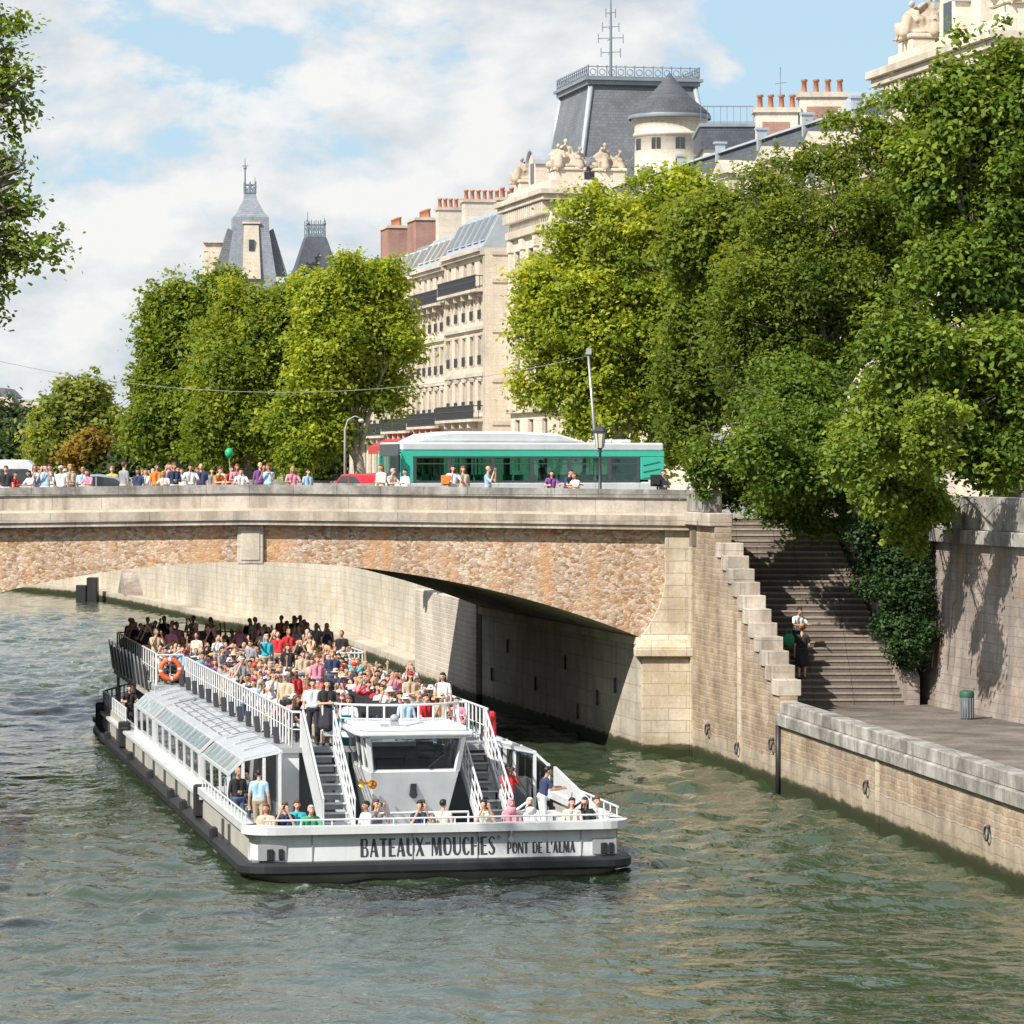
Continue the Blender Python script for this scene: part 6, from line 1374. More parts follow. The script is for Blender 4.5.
# ------------------------------------------------------------------ passengers
ORD=['first','second','third','fourth','fifth','sixth','seventh','eighth','ninth','tenth','eleventh','twelfth','thirteenth','fourteenth','fifteenth','sixteenth','seventeenth','eighteenth','nineteenth','twentieth','twenty-first','twenty-second','twenty-third','twenty-fourth','twenty-fifth','twenty-sixth','twenty-seventh','twenty-eighth','twenty-ninth','thirtieth','thirty-first','thirty-second','thirty-third','thirty-fourth','thirty-fifth','thirty-sixth','thirty-seventh']
TW=['white']*10+['pale blue']*2+['red']*4+['pink']*5+['turquoise']*2+['navy']*3+['black']*6+['grey']*3+['yellow']*1+['beige']*3+['cream']*3+['purple']*1+['orange']*1
def rnd(seq): return prnd.choice(seq)
def crowd():
    for k in range(25):
        v=9.7+k*1.02
        us=[-2.2,-1.72,-1.24,-.76,0,.76,1.24,1.72,2.2]
        n=len(us)
        for c,u in enumerate(us):
            aisle=abs(u)<.2
            if aisle and prnd.random()<.55: continue
            if prnd.random()<.07: continue
            stand = aisle and prnd.random()<.5 or prnd.random()<.06
            pose=rnd(['stand','stand_cam','stand_long','stand_raise','stand_skirt']) if stand else rnd(['sit_lap','sit_lap','sit_cam','sit_cam','sit_raise','sit_shade','sit_lean','sit_long'])
            top=rnd(TW); hair=rnd(['black','black','black','brown','brown','blond','grey','auburn']); hs=rnd(['short','short','long','long','bun'])
            hat=rnd([None]*14+['cap','sun hat']); hc=rnd(['white','white','beige','navy','beige','red'])
            act={'stand':'standing','stand_cam':'standing, taking a photo','stand_long':'standing with one arm folded','stand_raise':'standing and pointing','stand_skirt':'standing','sit_lap':'seated','sit_cam':'seated taking a photo','sit_raise':'seated with an arm raised','sit_shade':'seated shading the eyes','sit_lean':'seated leaning forward','sit_long':'seated with arms folded'}[pose]
            seat='in the aisle' if aisle else ('nearest the left rail' if c==0 else 'nearest the right rail' if c==n-1 else ('%s in from the %s rail'%(ORD[min(c,n-1-c)],'left' if c<n/2 else 'right')))
            lab='%s%s hair in %s top %s, %s row, %s'%('',hair,top,act,ORD[k],seat)
            if hat: lab='%s %s and %s top %s, %s row, %s'%(hc,hat,top,act,ORD[k],seat)
            lab=' '.join(lab.split()[:16])
            x=u+prnd.uniform(-.08,.08); y=v+prnd.uniform(-.1,.05); yaw=BT+prnd.gauss(0,.5)
            person(bw(x,y,2.602 if stand else 2.565),yaw,pose,top,rnd(list(BOTS)),hair,hs,lab,'passengers on the upper deck',rnd([0,0,0,1,1,2]) if prnd.random()<.6 else 0,hat,prnd.uniform(.90,1.0) if stand else prnd.uniform(.92,1.02),hc)
    G='passengers on the fore deck'; Z=.522; S=.50
    def bp(px,py,z):   # deck point under a head seen at a given place
        D=F*(CZ-z)/(py-HOR); return (px-512)*D/F,D
    def put(px,v,pose,top,bot,hair,hs,lab,yaw=0,z=Z,**k):
        # column px and distance aft v give the place on deck
        for it in range(1):
            # solve u so that the projected column matches
            lo,hi=-5,5
            for _ in range(40):
                u=(lo+hi)/2; p=bw(u,v,0); c=512+F*p[0]/p[1]
                if c<px: lo=u
                else: hi=u
        x,y,_=bw(u,v,0); person((x,y,z),BT+yaw,pose,top,bot,hair,hs,lab,G,**k)
        if pose.endswith('_cam'):
            h=BH[pose]; q=Vector((x,y,z))+Matrix.Rotation(BT+yaw,3,'Z')@Vector((0,h.y-.17,h.z-.01)); m=MB(); m.box(-.065,.065,-.03,.03,-.04,.045); m.tube([(0,-.03,0),(0,-.09,0)],.032,10); m.box(-.02,.03,-.02,.02,.045,.062)
            m.build('camera',M['black'],None,loc=q,rz=BT+yaw,weld=False,label='small camera held up by the '+' '.join(lab.split()[:10]),cat='camera',kind='thing',group='cameras held by people on the fore deck')
    put(238,5.9,'stand_long','black','blue jeans','grey','bald','bald man in black T-shirt standing at the left bulwark',.4,skin=1)
    put(259,5.2,'stand','pale blue','beige trousers','black','short','dark-haired man in pale blue shirt seen from behind, left fore deck',math.pi*.9)
    put(266,1.0,'sit_lap','beige','dark trousers','auburn','long','auburn-haired person in checked top seated at the left of the bow',-.5)
    put(285,1.25,'sit_cam','navy','white trousers','brown','bun','person in navy top holding a camera up at the bow',-.2)
    put(297,1.7,'sit_long','turquoise','dark trousers','brown','long','person in turquoise top half hidden at the bow',.1)
    put(309,1.0,'sit_lean','green','beige trousers','grey','short','grey-haired person in green top leaning on the bow rail',.1)
    put(366,1.2,'sit_lap','white','dark trousers','black','short','dark-haired man in white shirt turned sideways left of the wheelhouse',-1.2,skin=1)
    put(376,1.6,'sit_cam','grey','blue jeans','brown','long','long-haired woman in grey top beside the white-shirted man at the bow',.4)
    put(418,1.9,'sit_lean','beige','blue jeans','brown','short','brown-haired person in beige top behind the photographer in navy',.3)
    put(420,1.05,'sit_cam','navy','dark trousers','black','short','person in navy holding a camera at the middle of the bow',.05)
    put(443,1.2,'sit_long','cream','beige trousers','black','short','person in striped cream shirt with their back to the wheelhouse at the bow',2.6)
    put(484,1.1,'sit_cam','cream','white trousers','black','short','person in cream top raising a bright green phone case at the bow',.0)
    put(511,1.2,'sit_long','pink','white trousers','pink','scarf','person in pink headscarf and pink dress seated at the bow',.2)
    put(530,1.25,'sit_shade','white','white trousers','white','scarf','person in white headscarf and sunglasses seated at the bow',-.1)
    put(508,5.6,'stand_cam','red','dark trousers','black','short','person in red top taking a photo beside the right stair',.4,skin=2)
    put(542,4.9,'stand_rest','navy','white trousers','black','short','dark-haired man in navy shirt standing by the right canopy',1.7,skin=1)
    put(572,1.1,'sit_lap','cream','dark trousers','black','short','dark-haired child in cream top at the right of the bow',.1)
    put(585,1.2,'sit_shade','black','dark trousers','black','long','person in black with sunglasses shading their face, right bow',-.1)
    put(597,1.3,'sit_lap','white','dark trousers','brown','short','man in white shirt with camera strap, rightmost on the bow',.1)
    put(313,8.6,'stand','white','dark trousers','black','short','man in white shirt with shoulder strap at the head of the left stair',-.1,z=2.6)
    put(327,8.3,'stand_skirt','black','dark trousers','black','long','dark-haired woman in black at the head of the left stair',.1,z=2.6)
    p=bw(-3.9,41.5,0); person((p[0],p[1],.522),BT,'stand_rest','black','dark trousers','black','short','crewman in black standing on the low stern deck',None)
    # inside the left cabin windows
    cols=['white','pink','turquoise','red','cream','pale blue','orange','beige','navy','white','turquoise','pink','cream','red','white','pale blue','beige','pink']
    for i,cn in enumerate(cols):
        v=9.2+i*1.42; p=bw(-3.62+.06*math.sin(i*2),v,0); person((p[0],p[1],.66),BT-.15+.3*math.sin(i),'sit_lap' if i%3 else 'sit_cam',cn,'blue jeans',['brown','black','blond'][i%3],['long','short'][i%2],'%s-haired passenger in %s behind the left cabin window, %s from the bow'%(['brown','black','blond'][i%3],cn,ORD[i]),'passengers behind the cabin windows')
crowd()
def rear_crowd():
    """everyone farther back, under and beyond the arch: too many and too small to tell apart, kept as one mass"""
    lo={}
    for nm in ('sit_lap','sit_cam','sit_shade','stand','stand_cam','stand_long','sit_raise'):
        o=bpy.data.objects.new('t',bodies[nm]); COL.objects.link(o); d=o.modifiers.new('d','DECIMATE'); d.ratio=.10
        me=bpy.data.meshes.new_from_object(o.evaluated_get(bpy.context.evaluated_depsgraph_get())); bpy.data.objects.remove(o); lo[nm]=me
    mats=[TOPM[t] for t in TOPM]+SKIN+[HAIRM[h] for h in HAIRM]+[BOTS[q] for q in BOTS]+[SHOE]; ix={m.name:i for i,m in enumerate(mats)}; mb=MB()
    for k in range(19):
        v=36.4+k*.86 
        if v>51: break
        W=3.15
        for c in range(11):
            u=-W+2*W*c/10+prnd.uniform(-.12,.12)
            if prnd.random()<.10: continue
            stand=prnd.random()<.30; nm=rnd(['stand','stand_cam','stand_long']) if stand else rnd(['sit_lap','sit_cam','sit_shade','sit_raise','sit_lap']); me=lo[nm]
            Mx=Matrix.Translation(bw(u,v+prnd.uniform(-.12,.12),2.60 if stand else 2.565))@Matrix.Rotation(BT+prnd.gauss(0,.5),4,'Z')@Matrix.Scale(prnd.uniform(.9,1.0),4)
            tp=ix[TOPM[rnd(TW) if prnd.random()<.35 or k<4 else rnd(['black','navy','black','grey'])].name]; sk=ix[SKIN[rnd([0,0,1])].name]; bt=ix[rnd(list(BOTS.values())).name]; mp={0:sk,1:tp,2:bt,3:ix[SHOE.name],4:sk,5:sk}; b=len(mb.v)  # farther rows get mostly dark tops: bridge shade deepened through clothing colour
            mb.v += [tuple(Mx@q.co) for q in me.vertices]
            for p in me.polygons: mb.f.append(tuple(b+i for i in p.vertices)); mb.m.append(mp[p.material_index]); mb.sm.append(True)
            hc=BH[nm]; hm=ix[HAIRM[rnd(list(HAIRM))].name]; t=MB(); t.ball((0,.030,.035),.088,.096,.098,10,7)
            if prnd.random()<.5: t.ball((0,.07,-.06),.07,.05,.12,8,6)
            b=len(mb.v); mb.v += [tuple(Mx@(Vector(q)+hc)) for q in t.v]
            for f in t.f: mb.f.append(tuple(b+i for i in f)); mb.m.append(hm); mb.sm.append(True)
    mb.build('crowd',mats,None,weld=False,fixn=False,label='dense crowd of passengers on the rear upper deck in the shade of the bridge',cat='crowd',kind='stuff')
rear_crowd()
# ------------------------------------------------------------------ bridge traffic, people and street furniture
def on_bridge(px,Y):
    x=(px-512)*Y/F; return x
def bridge_people():
    G='people on the bridge pavement'
    L=[(6,'stand','black','brown','short','person in black at the far left end of the parapet',127),(38,'stand_long','red','black','short','person in dark red by the white van',133) if False else (15,'stand','red','black','short','person in dark red just right of the white van',130),
    (32,'stand_rest','white','black','long','dark-haired person in white, leftmost of the parapet group',126),(40,'stand','navy','brown','short','person in navy second from the left of the parapet group',128),(45,'stand_cam','pale blue','black','short','person in bright pale blue leaning over the parapet',126),(54,'stand_rest','cream','auburn','long','auburn-haired person in cream by the parapet left of the silver car',127),
    (61,'stand','white','blond','short','person in white cap left of the silver car',126),(70,'stand_long','beige','blond','short','blond person in beige left of the silver car',127.5),(83,'stand','pale blue','blond','short','blond person in pale blue in front of the silver car',127),(90,'stand_rest','pink','brown','long','person in pink in front of the silver car',126),(112,'stand','yellow','blond','short','person in yellow just left of the tall grey-shirted man',131),
    (124,'stand_long','grey','brown','short','tall man in grey shirt with his back turned above the parapet',126),(138,'stand','navy','black','long','person in navy and red right of the grey-shirted man',127),(146,'stand_cam','white','brown','short','person in white right of the grey-shirted man',129),(157,'stand','orange','black','short','dark-haired person in orange shirt on the bridge',127),(165,'stand_rest','cream','blond','long','blond person in cream on the bridge',126),
    (174,'stand_long','navy','auburn','short','auburn-haired person in navy and white on the bridge',127),(182,'stand','white','brown','long','brown-haired person in white left of the navy pair',128),(190,'stand_rest','white','black','short','dark-haired person in white leaning over the parapet',126),(201,'stand','navy','brown','bald','balding man in navy polo shirt on the bridge',127),(212,'stand','grey','brown','short','person in grey left of the green balloon',129),
    (217,'stand_rest','orange','brown','short','person in rust orange leaning on the parapet left of the balloon',126),(231,'stand','red','black','short','person in red below the green balloon',128),(241,'stand_rest','white','black','short','dark-haired person in white leaning right of the balloon',126),(260,'stand_long','purple','brown','bald','bald man in purple shirt above the crown of the arch',126.5),(268,'stand_cam','pale blue','auburn','long','person in pale blue with a raised arm beside the purple shirt',126.3),
    (292,'stand_rest','pink','blond','long','blond person in pink standing alone on the bridge',126.5),(308,'stand','pale blue','black','short','dark-haired person in white and blue standing alone on the bridge',126.5),(381,'stand_long','cream','auburn','long','auburn-haired person in cream in front of the bus windscreen',126.5),(390,'stand_rest','cream','grey','short','grey-haired person in cream in front of the bus windscreen',126.6),
    (405,'stand','white','black','short','dark-haired person in white by the front door of the bus',126.5),(452,'stand_rest','white','black','long','dark-haired person holding an orange bag in front of the bus',126.6),(463,'stand','beige','auburn','long','auburn-haired person in brown in front of the bus',126.7),(488,'stand_cam','pale blue','brown','bald','man in pale grey-blue photographing the river in front of the bus',126.2),
    (551,'stand_rest','purple','black','long','person in purple bending over the parapet in front of the bus',126.1),(567,'stand_rest','navy','black','short','dark-haired person in navy in front of the bus middle window',126.4),(577,'stand_rest','white','auburn','long','auburn-haired person in white with hand at mouth, right of two friends',126.2),(663,'stand_long','grey','brown','short','person in dark grey carrying a black backpack behind the bus',126.3),
    (691,'stand','white','brown','short','person in white beyond the right end of the parapet',133),(697,'stand','pink','brown','short','person in pink beyond the right end of the parapet',134),(707,'stand','cream','auburn','short','auburn-haired person in cream at the traffic light',131)]
    L += [(35,'stand_cam','white','auburn','long','auburn-haired person in white behind the leftmost parapet group',129.5),(50,'stand','pale blue','brown','short','brown-haired person in pale blue behind the parapet group left of the silver car',130),(65,'stand_long','pink','grey','short','grey-haired person in pink behind the white cap left of the silver car',129.5),(73,'stand','black','black','short','person in black just left of the silver car',128.7),
    (142,'stand_long','red','blond','short','blond person in red half hidden right of the grey-shirted man',130),(153,'stand','beige','grey','short','grey-haired person in beige behind the orange shirt',131),(169,'stand_cam','pink','brown','long','person in pink half hidden behind the blond person in cream',130),(178,'stand','black','blond','short','blond person in black behind the navy pair',131),(197,'stand_long','beige','auburn','long','auburn-haired person in beige behind the balding man',130),(221,'stand','beige','brown','short','brown-haired person in beige leaning in beside the rust orange shirt',127.5),(236,'stand_rest','pink','auburn','long','auburn-haired person in pink under the balloon',127)]
    for i,(px,pose,top,hair,hs,lab,Y) in enumerate(L):
        x=on_bridge(px,Y); zf=ptop(x)-.995 if x<6 else 8.16
        low={691,697,707}; s=prnd.uniform(.86,1.03)
        if px in low: s*=.9
        person((x,Y,zf),prnd.uniform(-.9,.9)+(math.pi if 'back turned' in lab else 0)+(0 if px!=488 else .6),pose,top,prnd.choice(list(BOTS)),hair,hs,lab,G,prnd.choice([0,0,1]),None if 'cap' not in lab else 'cap',s*(1.10 if px==124 else 1.0))
    m=MB(); m.ball((0,0,.16),.145,.145,.175,18,12); m.lathe([(.001,-.03),(.02,-.02),(.008,.0)],(0,0,0),8); b=m.build('balloon',M['balloon'],None,loc=(on_bridge(229,127.5),127.5,10.27),label='round green balloon floating above the bridge crowd',cat='balloon',kind='thing')
    m=MB(); m.tube([(0,0,0),(.03,.05,-.5),(.05,.1,-.85)],.006,4); m.build('string',M['white'],b)
    for px,z,c,lab,s in ((446,9.28,'yellow','orange bag held against the parapet in front of the bus',1),(656,9.25,'black','black backpack of the person behind the bus',1.15)):
        m=MB(); m.box(-.17,.17,-.1,.1,0,.36); m.box(-.12,.12,-.15,-.1,.05,.22); m.tube([(-.1,.1,.3),(-.1,.16,.15),(-.1,.1,.02)],.02,5); m.tube([(.1,.1,.3),(.1,.16,.15),(.1,.1,.02)],.02,5); o=m.build('bag',TOPM['orange' if c=='yellow' else c],None,loc=(on_bridge(px,126.2),126.15,z),bevel=.05,weld=False,label=lab,cat='bag',kind='thing'); o.scale=(s,)*3
    # the couple on the stairs
    person(tuple(at(787,655,119.3)),.4,'stand_cam','white','dark trousers','black','short','man in white T-shirt taking a photo on the stairs',"two people on the stairs",1) if False else None
    person(stairpt(797,2.3),.5,'stand_rest','white','dark trousers','black','short','man in white T-shirt with a green bag on the stairs','two people on the stairs',1)
    person(stairpt(802,1.25),2.8,'stand_skirt','black','dark trousers','auburn','bun','person in long black dress on the stairs just below the man','two people on the stairs',0)
    m=MB(); m.ball((0,0,.2),.2,.13,.22,12,8); m.tube([(-.1,0,.36),(-.05,0,.6),(.05,0,.6),(.1,0,.36)],.012,5); p=stairpt(789,2.0); m.build('bag',TOPM['green'],None,loc=(p[0],p[1],p[2]+.65),weld=False,label='bright green bag carried beside the man on the stairs',cat='bag',kind='thing')
def stairpt(px,dy):
    Y=117+dy; k=int(dy/.335); return ((px-512)*Y/F,Y-.02,2.2+(k+1)*5.95/31+.005)
def wheel(m,x,y,z,r,w,axis='y'):
    m.tube([(x,y-w/2,z),(x,y+w/2,z)],r,18)
def bus():
    """body frame: x along the bus (front at -x), y depth, z up"""
    L=10.8; W=2.5; th=R(22)
    fx=on_bridge(401,134.5); r=empty('city_bus',(fx,134.5,8.13),0,label='white and green city bus crossing the bridge from right to left',cat='bus',kind='thing'); r.rotation_euler=(0,0,th)
    H=2.72
    prof_b=[(0,.30),(0,1.02)]
    m=MB(); m.box(0.0,L,0,W,.28,1.22); m.build('lower_body',M['white'],r,bevel=.05)
    m=MB(); m.box(.02,L-.01,.0,W,2.20,2.40); m.build('green_band',M['teal'],r)
    m=MB(); m.box(.03,L-.02,.01,W-.01,2.403,H); m.build('roof',M['white'],r,bevel=.06)
    m=MB(); m.prism([(.6,H+.003),(7.7,H+.003),(6.5,H+.34),(4.8,H+.42),(2.2,H+.42),(1.3,H+.32)],'y',.25,W-.25); m.build('roof_fairing',M['white'],r,bevel=.08)
    # glazed band: dark pillars, glass panes, green rear quarter
    x0=.55; pill=[.55,1.95,3.7,5.3,6.85,8.5,9.7]
    m=MB()
    for x in pill: m.box(x-.07,x+.07,.0,.06,1.223,2.197); m.box(x-.07,x+.07,W-.06,W,1.223,2.197)
    m.box(.5,9.75,.005,.05,1.223,1.28); m.box(.5,9.75,.005,.05,2.13,2.197); m.build('window_pillars',M['dgrey'],r,weld=False)
    for a,b in zip(pill[:-1],pill[1:]):
        m=MB(); m.poly([(a+.07,.03,1.25),(b-.07,.03,1.25),(b-.07,.03,2.16),(a+.07,.03,2.16)]); w_=m.build('window',M['busg'],r,fixn=False)
        m=MB(); m.box(a+.07,b-.07,.01,.035,1.90,1.94); m.build('vent_bar',M['dgrey'],w_)
        m=MB(); m.poly([(a+.07,W-.03,1.25),(b-.07,W-.03,1.25),(b-.07,W-.03,2.16),(a+.07,W-.03,2.16)]); m.build('window',M['busg'],r,fixn=False)
    m=MB(); m.box(9.78,L,0,W,1.30,2.197); m.build('rear_quarter',M['teal'],r,bevel=.04)
    m=MB(); 
    for k in range(3): m.bar((9.9,-.012,1.35+k*.25),(10.6,-.012,1.46+k*.27),.02,.02)
    m.build('trim_line',M['glassb'],r,weld=False)
    # front: windscreen leaning, destination box, green corner post, door
    m=MB(); m.poly([(0,.12,1.22),(0,W-.12,1.22),(.06,W-.12,2.2),(.06,.12,2.2)]); m.build('windscreen',M['busg'],r,fixn=False)
    m=MB(); m.box(.0,.5,.0,.10,1.223,2.197); m.build('corner_post',M['teal'],r); m=MB(); m.box(.0,.12,W-.1,W,1.223,2.197); m.build('corner_post',M['teal'],r)
    for x in (2.0,3.9,5.8,7.9,9.75): m=MB(); m.box(x,x+.015,-.004,.01,.30,1.20); m.build('panel_gap',M['grey'],r)
    for x in (8.5,9.3): m=MB(); m.box(x,x+.45,.8,1.6,H+.002,H+.13); m.build('roof_vent',M['white'],r,bevel=.03)
    m=MB(); m.box(-.03,.08,.2,W-.2,2.22,2.66); m.build('destination_display',M['dgrey'],r)
    m=MB(); m.box(-.18,-.10,-.22,-.05,1.6,2.25); m.bar((0,.05,2.35),(-.14,-.13,2.3),.04); m.build('mirror',M['black'],r,weld=False)
    for y in (.3,W-.3): m=MB(); m.tube([(-.02,y,.62),(.02,y,.62)],.12,12); m.build('headlight',M['lamp'],r)
    for x in (2.7,8.6):
        for y in (.16,W-.16):
            m=MB(); wheel(m,x,y,.48,.48,.28); w_=m.build('wheel',M['tyre'],r,weld=False); m=MB(); wheel(m,x,y,.48,.26,.30); m.build('rim',M['steel'],w_,weld=False)
    m=MB(); m.box(.3,L-.2,.08,W-.08,.27,.36); m.build('floor',M['dgrey'],r)
    # inside: green poles and seats, which show through the glass
    m=MB(); 
    for x in (2.6,3.3,4.4,4.9,6.1,6.5,7.6,8.1,9.4): m.tube([(x,.6 if x%1<.5 else 1.7,.36),(x,.6 if x%1<.5 else 1.7,2.6)],.03,6)
    m.build('grab_pole',plain('pole_green',(.05,.5,.2),.4),r,weld=False)
    m=MB()
    for x in (1.3,3.0,4.6,6.4,7.2,8.0,8.8,9.3,9.8):
        for y in (.35,1.5): m.box(x,x+.45,y,y+.75,.7,.8); m.box(x+.40,x+.48,y,y+.75,.8,1.5)
    m.build('seats',plain('seat_green',(.03,.35,.25),.8),r,weld=False)
    for i,(x,y,c) in enumerate(((5.9,.55,'black'),(7.6,.5,'navy'),(8.9,.6,'turquoise'),(.95,.8,'pale blue'))):
        p=r.matrix_basis@Vector((x,y,.75 if i!=3 else .9)); p=Matrix.Translation(r.location)@Matrix.Rotation(th,4,'Z')@Vector((x,y,.32))
        person(tuple(p),th-math.pi/2,'sit_lap' if i else 'stand',c,'dark trousers','black','short',['standing passenger in black inside the bus by the middle door','seated bus passenger in navy right of the middle door','seated bus passenger in turquoise near the rear of the bus','bus driver in pale blue behind the front side window'][i],'people inside the bus')
    # small blue advert strip low on the side
    m=MB(); m.box(4.2,6.9,-.014,-.002,.62,.95); m.build('advert_panel',plain('advert_blue',(.12,.35,.42),.5),r)
def busglass():
    t=NT('bus_window_glass'); g=t.n('ShaderNodeBsdfGlossy'); g.inputs['Roughness'].default_value=.04; g.inputs['Color'].default_value=(.8,1,.95,1)
    tr=t.n('ShaderNodeBsdfTransparent'); tr.inputs[0].default_value=(.19,.42,.36,1); mx=t.n('ShaderNodeMixShader'); mx.inputs[0].default_value=.10
    t.l(tr.outputs[0],mx.inputs[1]); t.l(g.outputs[0],mx.inputs[2]); t.l(mx.outputs[0],t.out.inputs['Surface']); return t.mat
M['busg']=busglass()
bus()
def car(px,Y,z,mat,label,rz=0,L=4.2,H=1.46,van=False,back=0):
    r=empty('parked_car' if not van else 'van',((px-512)*Y/F,Y,z),rz,label=label,cat='car' if not van else 'van',kind='thing'); W=1.75
    if van:
        pr=[(-2.4,.35),(2.3,.35),(2.4,.9),(2.2,1.1),(1.6,1.95),(1.3,2.2),(-2.35,2.2),(-2.4,1.9)]; gl=[(.3,1.25),(1.75,1.25),(1.35,1.85),(.3,1.85)]
    else:
        pr=[(-2.1,.30),(2.05,.30),(2.12,.62),(1.9,.82),(1.15,.92),(.45,1.38),(-.2,1.46),(-1.1,1.42),(-1.85,1.0),(-2.12,.9)]; gl=[(-1.55,.98),(1.0,.95),(.42,1.30),(-.2,1.38),(-1.02,1.34)]
    m=MB(); m.prism(pr,'y',0,W); m.build('body',M[mat],r,bevel=.06)
    for y in (-.006,W+.006): m=MB(); m.poly([(x,y,z_) for x,z_ in gl]); m.build('side_window',M['glass'],r,fixn=False)
    m=MB(); 
    for y in (-.02,W-.02): m.box(-.28,-.22,y,y+.04,.95,1.36)
    m.build('window_pillar',M[mat],r,weld=False)
    for x in (-1.3,1.35):
        for y in (.08,W-.08): m=MB(); wheel(m,x,y,.33,.33,.22); m.build('wheel',M['tyre'],r,weld=False)
    for y in (.25,W-.25): m=MB(); m.box(2.02,2.11,y-.16,y+.16,.62,.76); m.build('headlight',M['lamp'],r)
    return r
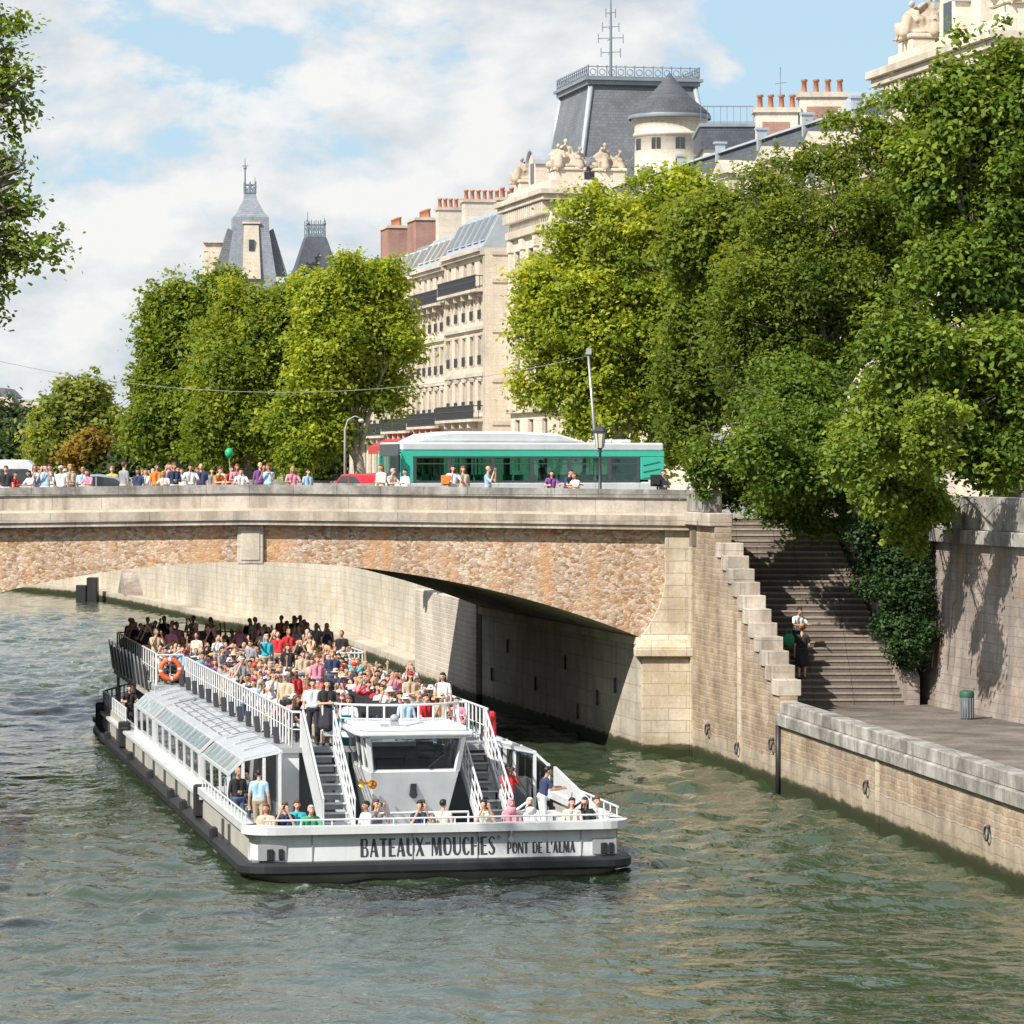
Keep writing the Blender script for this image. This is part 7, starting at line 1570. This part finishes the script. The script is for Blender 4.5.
def street():
    x=on_bridge(105,131); car(103,130.2,ptop(x)-1.05,'silver','silver car passing behind the crowd at the left of the bridge',R(4))
    car(-8,137,8.0,'white','white van cut off by the left edge of the photo',R(3),van=True)
    car(352,158,8.16,'redcar','red car parked beyond the bridge left of the bus',R(-60)); car(372,172,8.16,'redcar','second red car behind the bus windscreen',R(-60))
    # lantern post in front of the bus
    Y=125.2; p=at(600,0,Y); zf=ptop(p.x)-1.0; r=empty('street_lamp',(p.x,Y,zf),label='black lantern lamp post standing at the parapet in front of the bus',cat='street lamp',kind='thing')
    m=MB(); m.lathe([(.14,0),(.14,.25),(.09,.35),(.075,.9),(.10,.95),(.06,1.0),(.045,2.25),(.08,2.3),(.05,2.35),(.11,2.42)],n=12); m.build('post',M['iron'],r)
    m=MB(); m.lathe([(.13,2.42),(.20,2.95),(.19,2.96),(.12,2.43)],n=6,smooth=False); m.build('lantern_glass',M['lamp'],r)
    m=MB(); m.lathe([(.24,2.95),(.25,3.0),(.15,3.12),(.05,3.18),(.03,3.26),(.0001,3.3)],n=6,smooth=False)
    for k in range(6): a=2*math.pi*k/6; m.bar((.13*math.cos(a),.13*math.sin(a),2.42),(.21*math.cos(a),.21*math.sin(a),2.96),.022)
    m.build('lantern_frame',M['iron'],r,weld=False)
    # curved grey lamp left of the bus
    Y=160; p=at(345,0,Y); r=empty('street_lamp',(p.x,Y,8.15),label='grey lamp post with curved arm left of the bus',cat='street lamp',kind='thing')
    m=MB(); m.tube([(0,0,0),(0,0,3.4),(.12,0,3.85),(.45,0,4.02),(.7,0,3.92)],[.07,.05,.035,.03,.03],8); m.build('post',M['grey'],r); m=MB(); m.ball((.72,0,3.82),.13,.13,.09); m.build('lamp_head',M['lamp'],r)
    # leaning slender mast
    Y=150; p=at(601,0,Y); r=empty('mast',(p.x,Y,8.15),label='slender slightly leaning pale mast rising behind the lantern post',cat='mast',kind='thing')
    m=MB(); q=at(588,352,Y); m.tube([(0,0,0),((q.x-p.x)*.5,0,(q.z-8.15)*.5),(q.x-p.x,0,q.z-8.15)],[.09,.07,.05],7); m.build('pole',M['steel'],r); m=MB(); m.box(-.62,-.40,-.1,.1,q.z-8.25,q.z-8.0); m.build('pole_head',M['grey'],r)
    # traffic light at the right end
    Y=131; p=at(712,0,Y); r=empty('traffic_light',(p.x,Y,8.15),label='traffic light showing red beside the tree right of the bus',cat='traffic light',kind='thing')
    m=MB(); m.tube([(0,0,0),(0,0,3.0)],.05,8); m.build('post',M['steel'],r); m=MB(); m.box(-.34,-.08,-.12,.12,1.75,2.55); m.build('signal_head',M['black'],r,bevel=.03)
    e=NT('red_light'); em=e.n('ShaderNodeEmission'); em.inputs[0].default_value=(1,.03,.02,1); em.inputs[1].default_value=2.0; e.l(em.outputs[0],e.out.inputs[0])
    m=MB(); m.tube([(-.21,-.16,2.38),(-.21,-.12,2.38)],.09,14); m.build('red_lens',e.mat,r); m=MB(); m.tube([(-.21,-.16,2.12),(-.21,-.12,2.12)],.08,14); m.tube([(-.21,-.16,1.88),(-.21,-.12,1.88)],.08,14); m.build('dark_lens',M['dgrey'],r,weld=False)
    m=MB(); m.box(.05,.5,-.02,.02,2.35,3.0); m.build('sign_plate',M['grey'],r)
    # litter bin on the quay walk
    q=at(977,720,110); q=Vector((13.95,110.4,2.2)); r=empty('litter_bin',q,label='green and grey litter bin standing against the tall retaining wall',cat='bin',kind='thing'); r.scale=(.8,.8,.86)
    m=MB(); m.lathe([(.24,0),(.25,.05),(.27,.82),(.23,.82),(.2,.1)],n=16); m.build('bin_body',M['dgrey'],r); m=MB(); m.lathe([(.28,.80),(.29,.92),(.26,1.0),(.18,1.03),(.17,.95)],n=16); m.build('bin_lid',plain('bin_green',(.03,.10,.06),.6),r)
    m=MB(); 
    for k in range(16): a=2*math.pi*k/16; m.box(.262*math.cos(a)-.015,.262*math.cos(a)+.015,.262*math.sin(a)-.015,.262*math.sin(a)+.015,.06,.78)
    m.build('bin_slats',M['zincd'],r,weld=False)
    # overhead cable
    def cable(p0,p1,sag,lab):
        m=MB(); pts=[p0.lerp(p1,k/16)-Vector((0,0,sag*(1-(2*k/16-1)**2))) for k in range(17)]; m.tube(pts,.011,4); m.build('overhead_cable',M['grey'],None,label=lab,cat='cable',kind='thing')
    cable(at(-40,352,150),at(588,356,150),1.6,'thin overhead cable stretched across the sky above the bridge to the mast')
    # far barge and dolphin seen under the arch
    Y=290; p=at(50,0,Y); r=empty('moored_barge',(p.x,Y,0),R(-10),label='small pale barge moored far off under the left of the arch',cat='barge',kind='thing')
    m=MB(); m.prism([(0,-.2),(2.2,-.2),(2.3,.55),(-.25,.55)],'y',0,9); m.build('hull',M['hullside'],r); m=MB(); m.box(.3,1.8,1.5,6,.553,1.2); m.build('cabin',M['tarp'],r)
    p=at(86,0,262); r=empty('mooring_post',(p.x,262,0),label='dark timber mooring posts at the far quay corner under the arch',cat='mooring post',kind='thing')
    m=MB(); m.box(-.75,.0,0,1,-.5,1.25); m.box(.02,.8,.1,1.2,-.5,1.8); m.build('timbers',M['black'],r,weld=False,bevel=.05)
bridge_people(); street()
# everything that is neither setting nor stuff is a thing of its own
for o in scene.objects:
    if o.parent is None and o.type in ('MESH','EMPTY') and 'kind' not in o: o['kind']='thing'
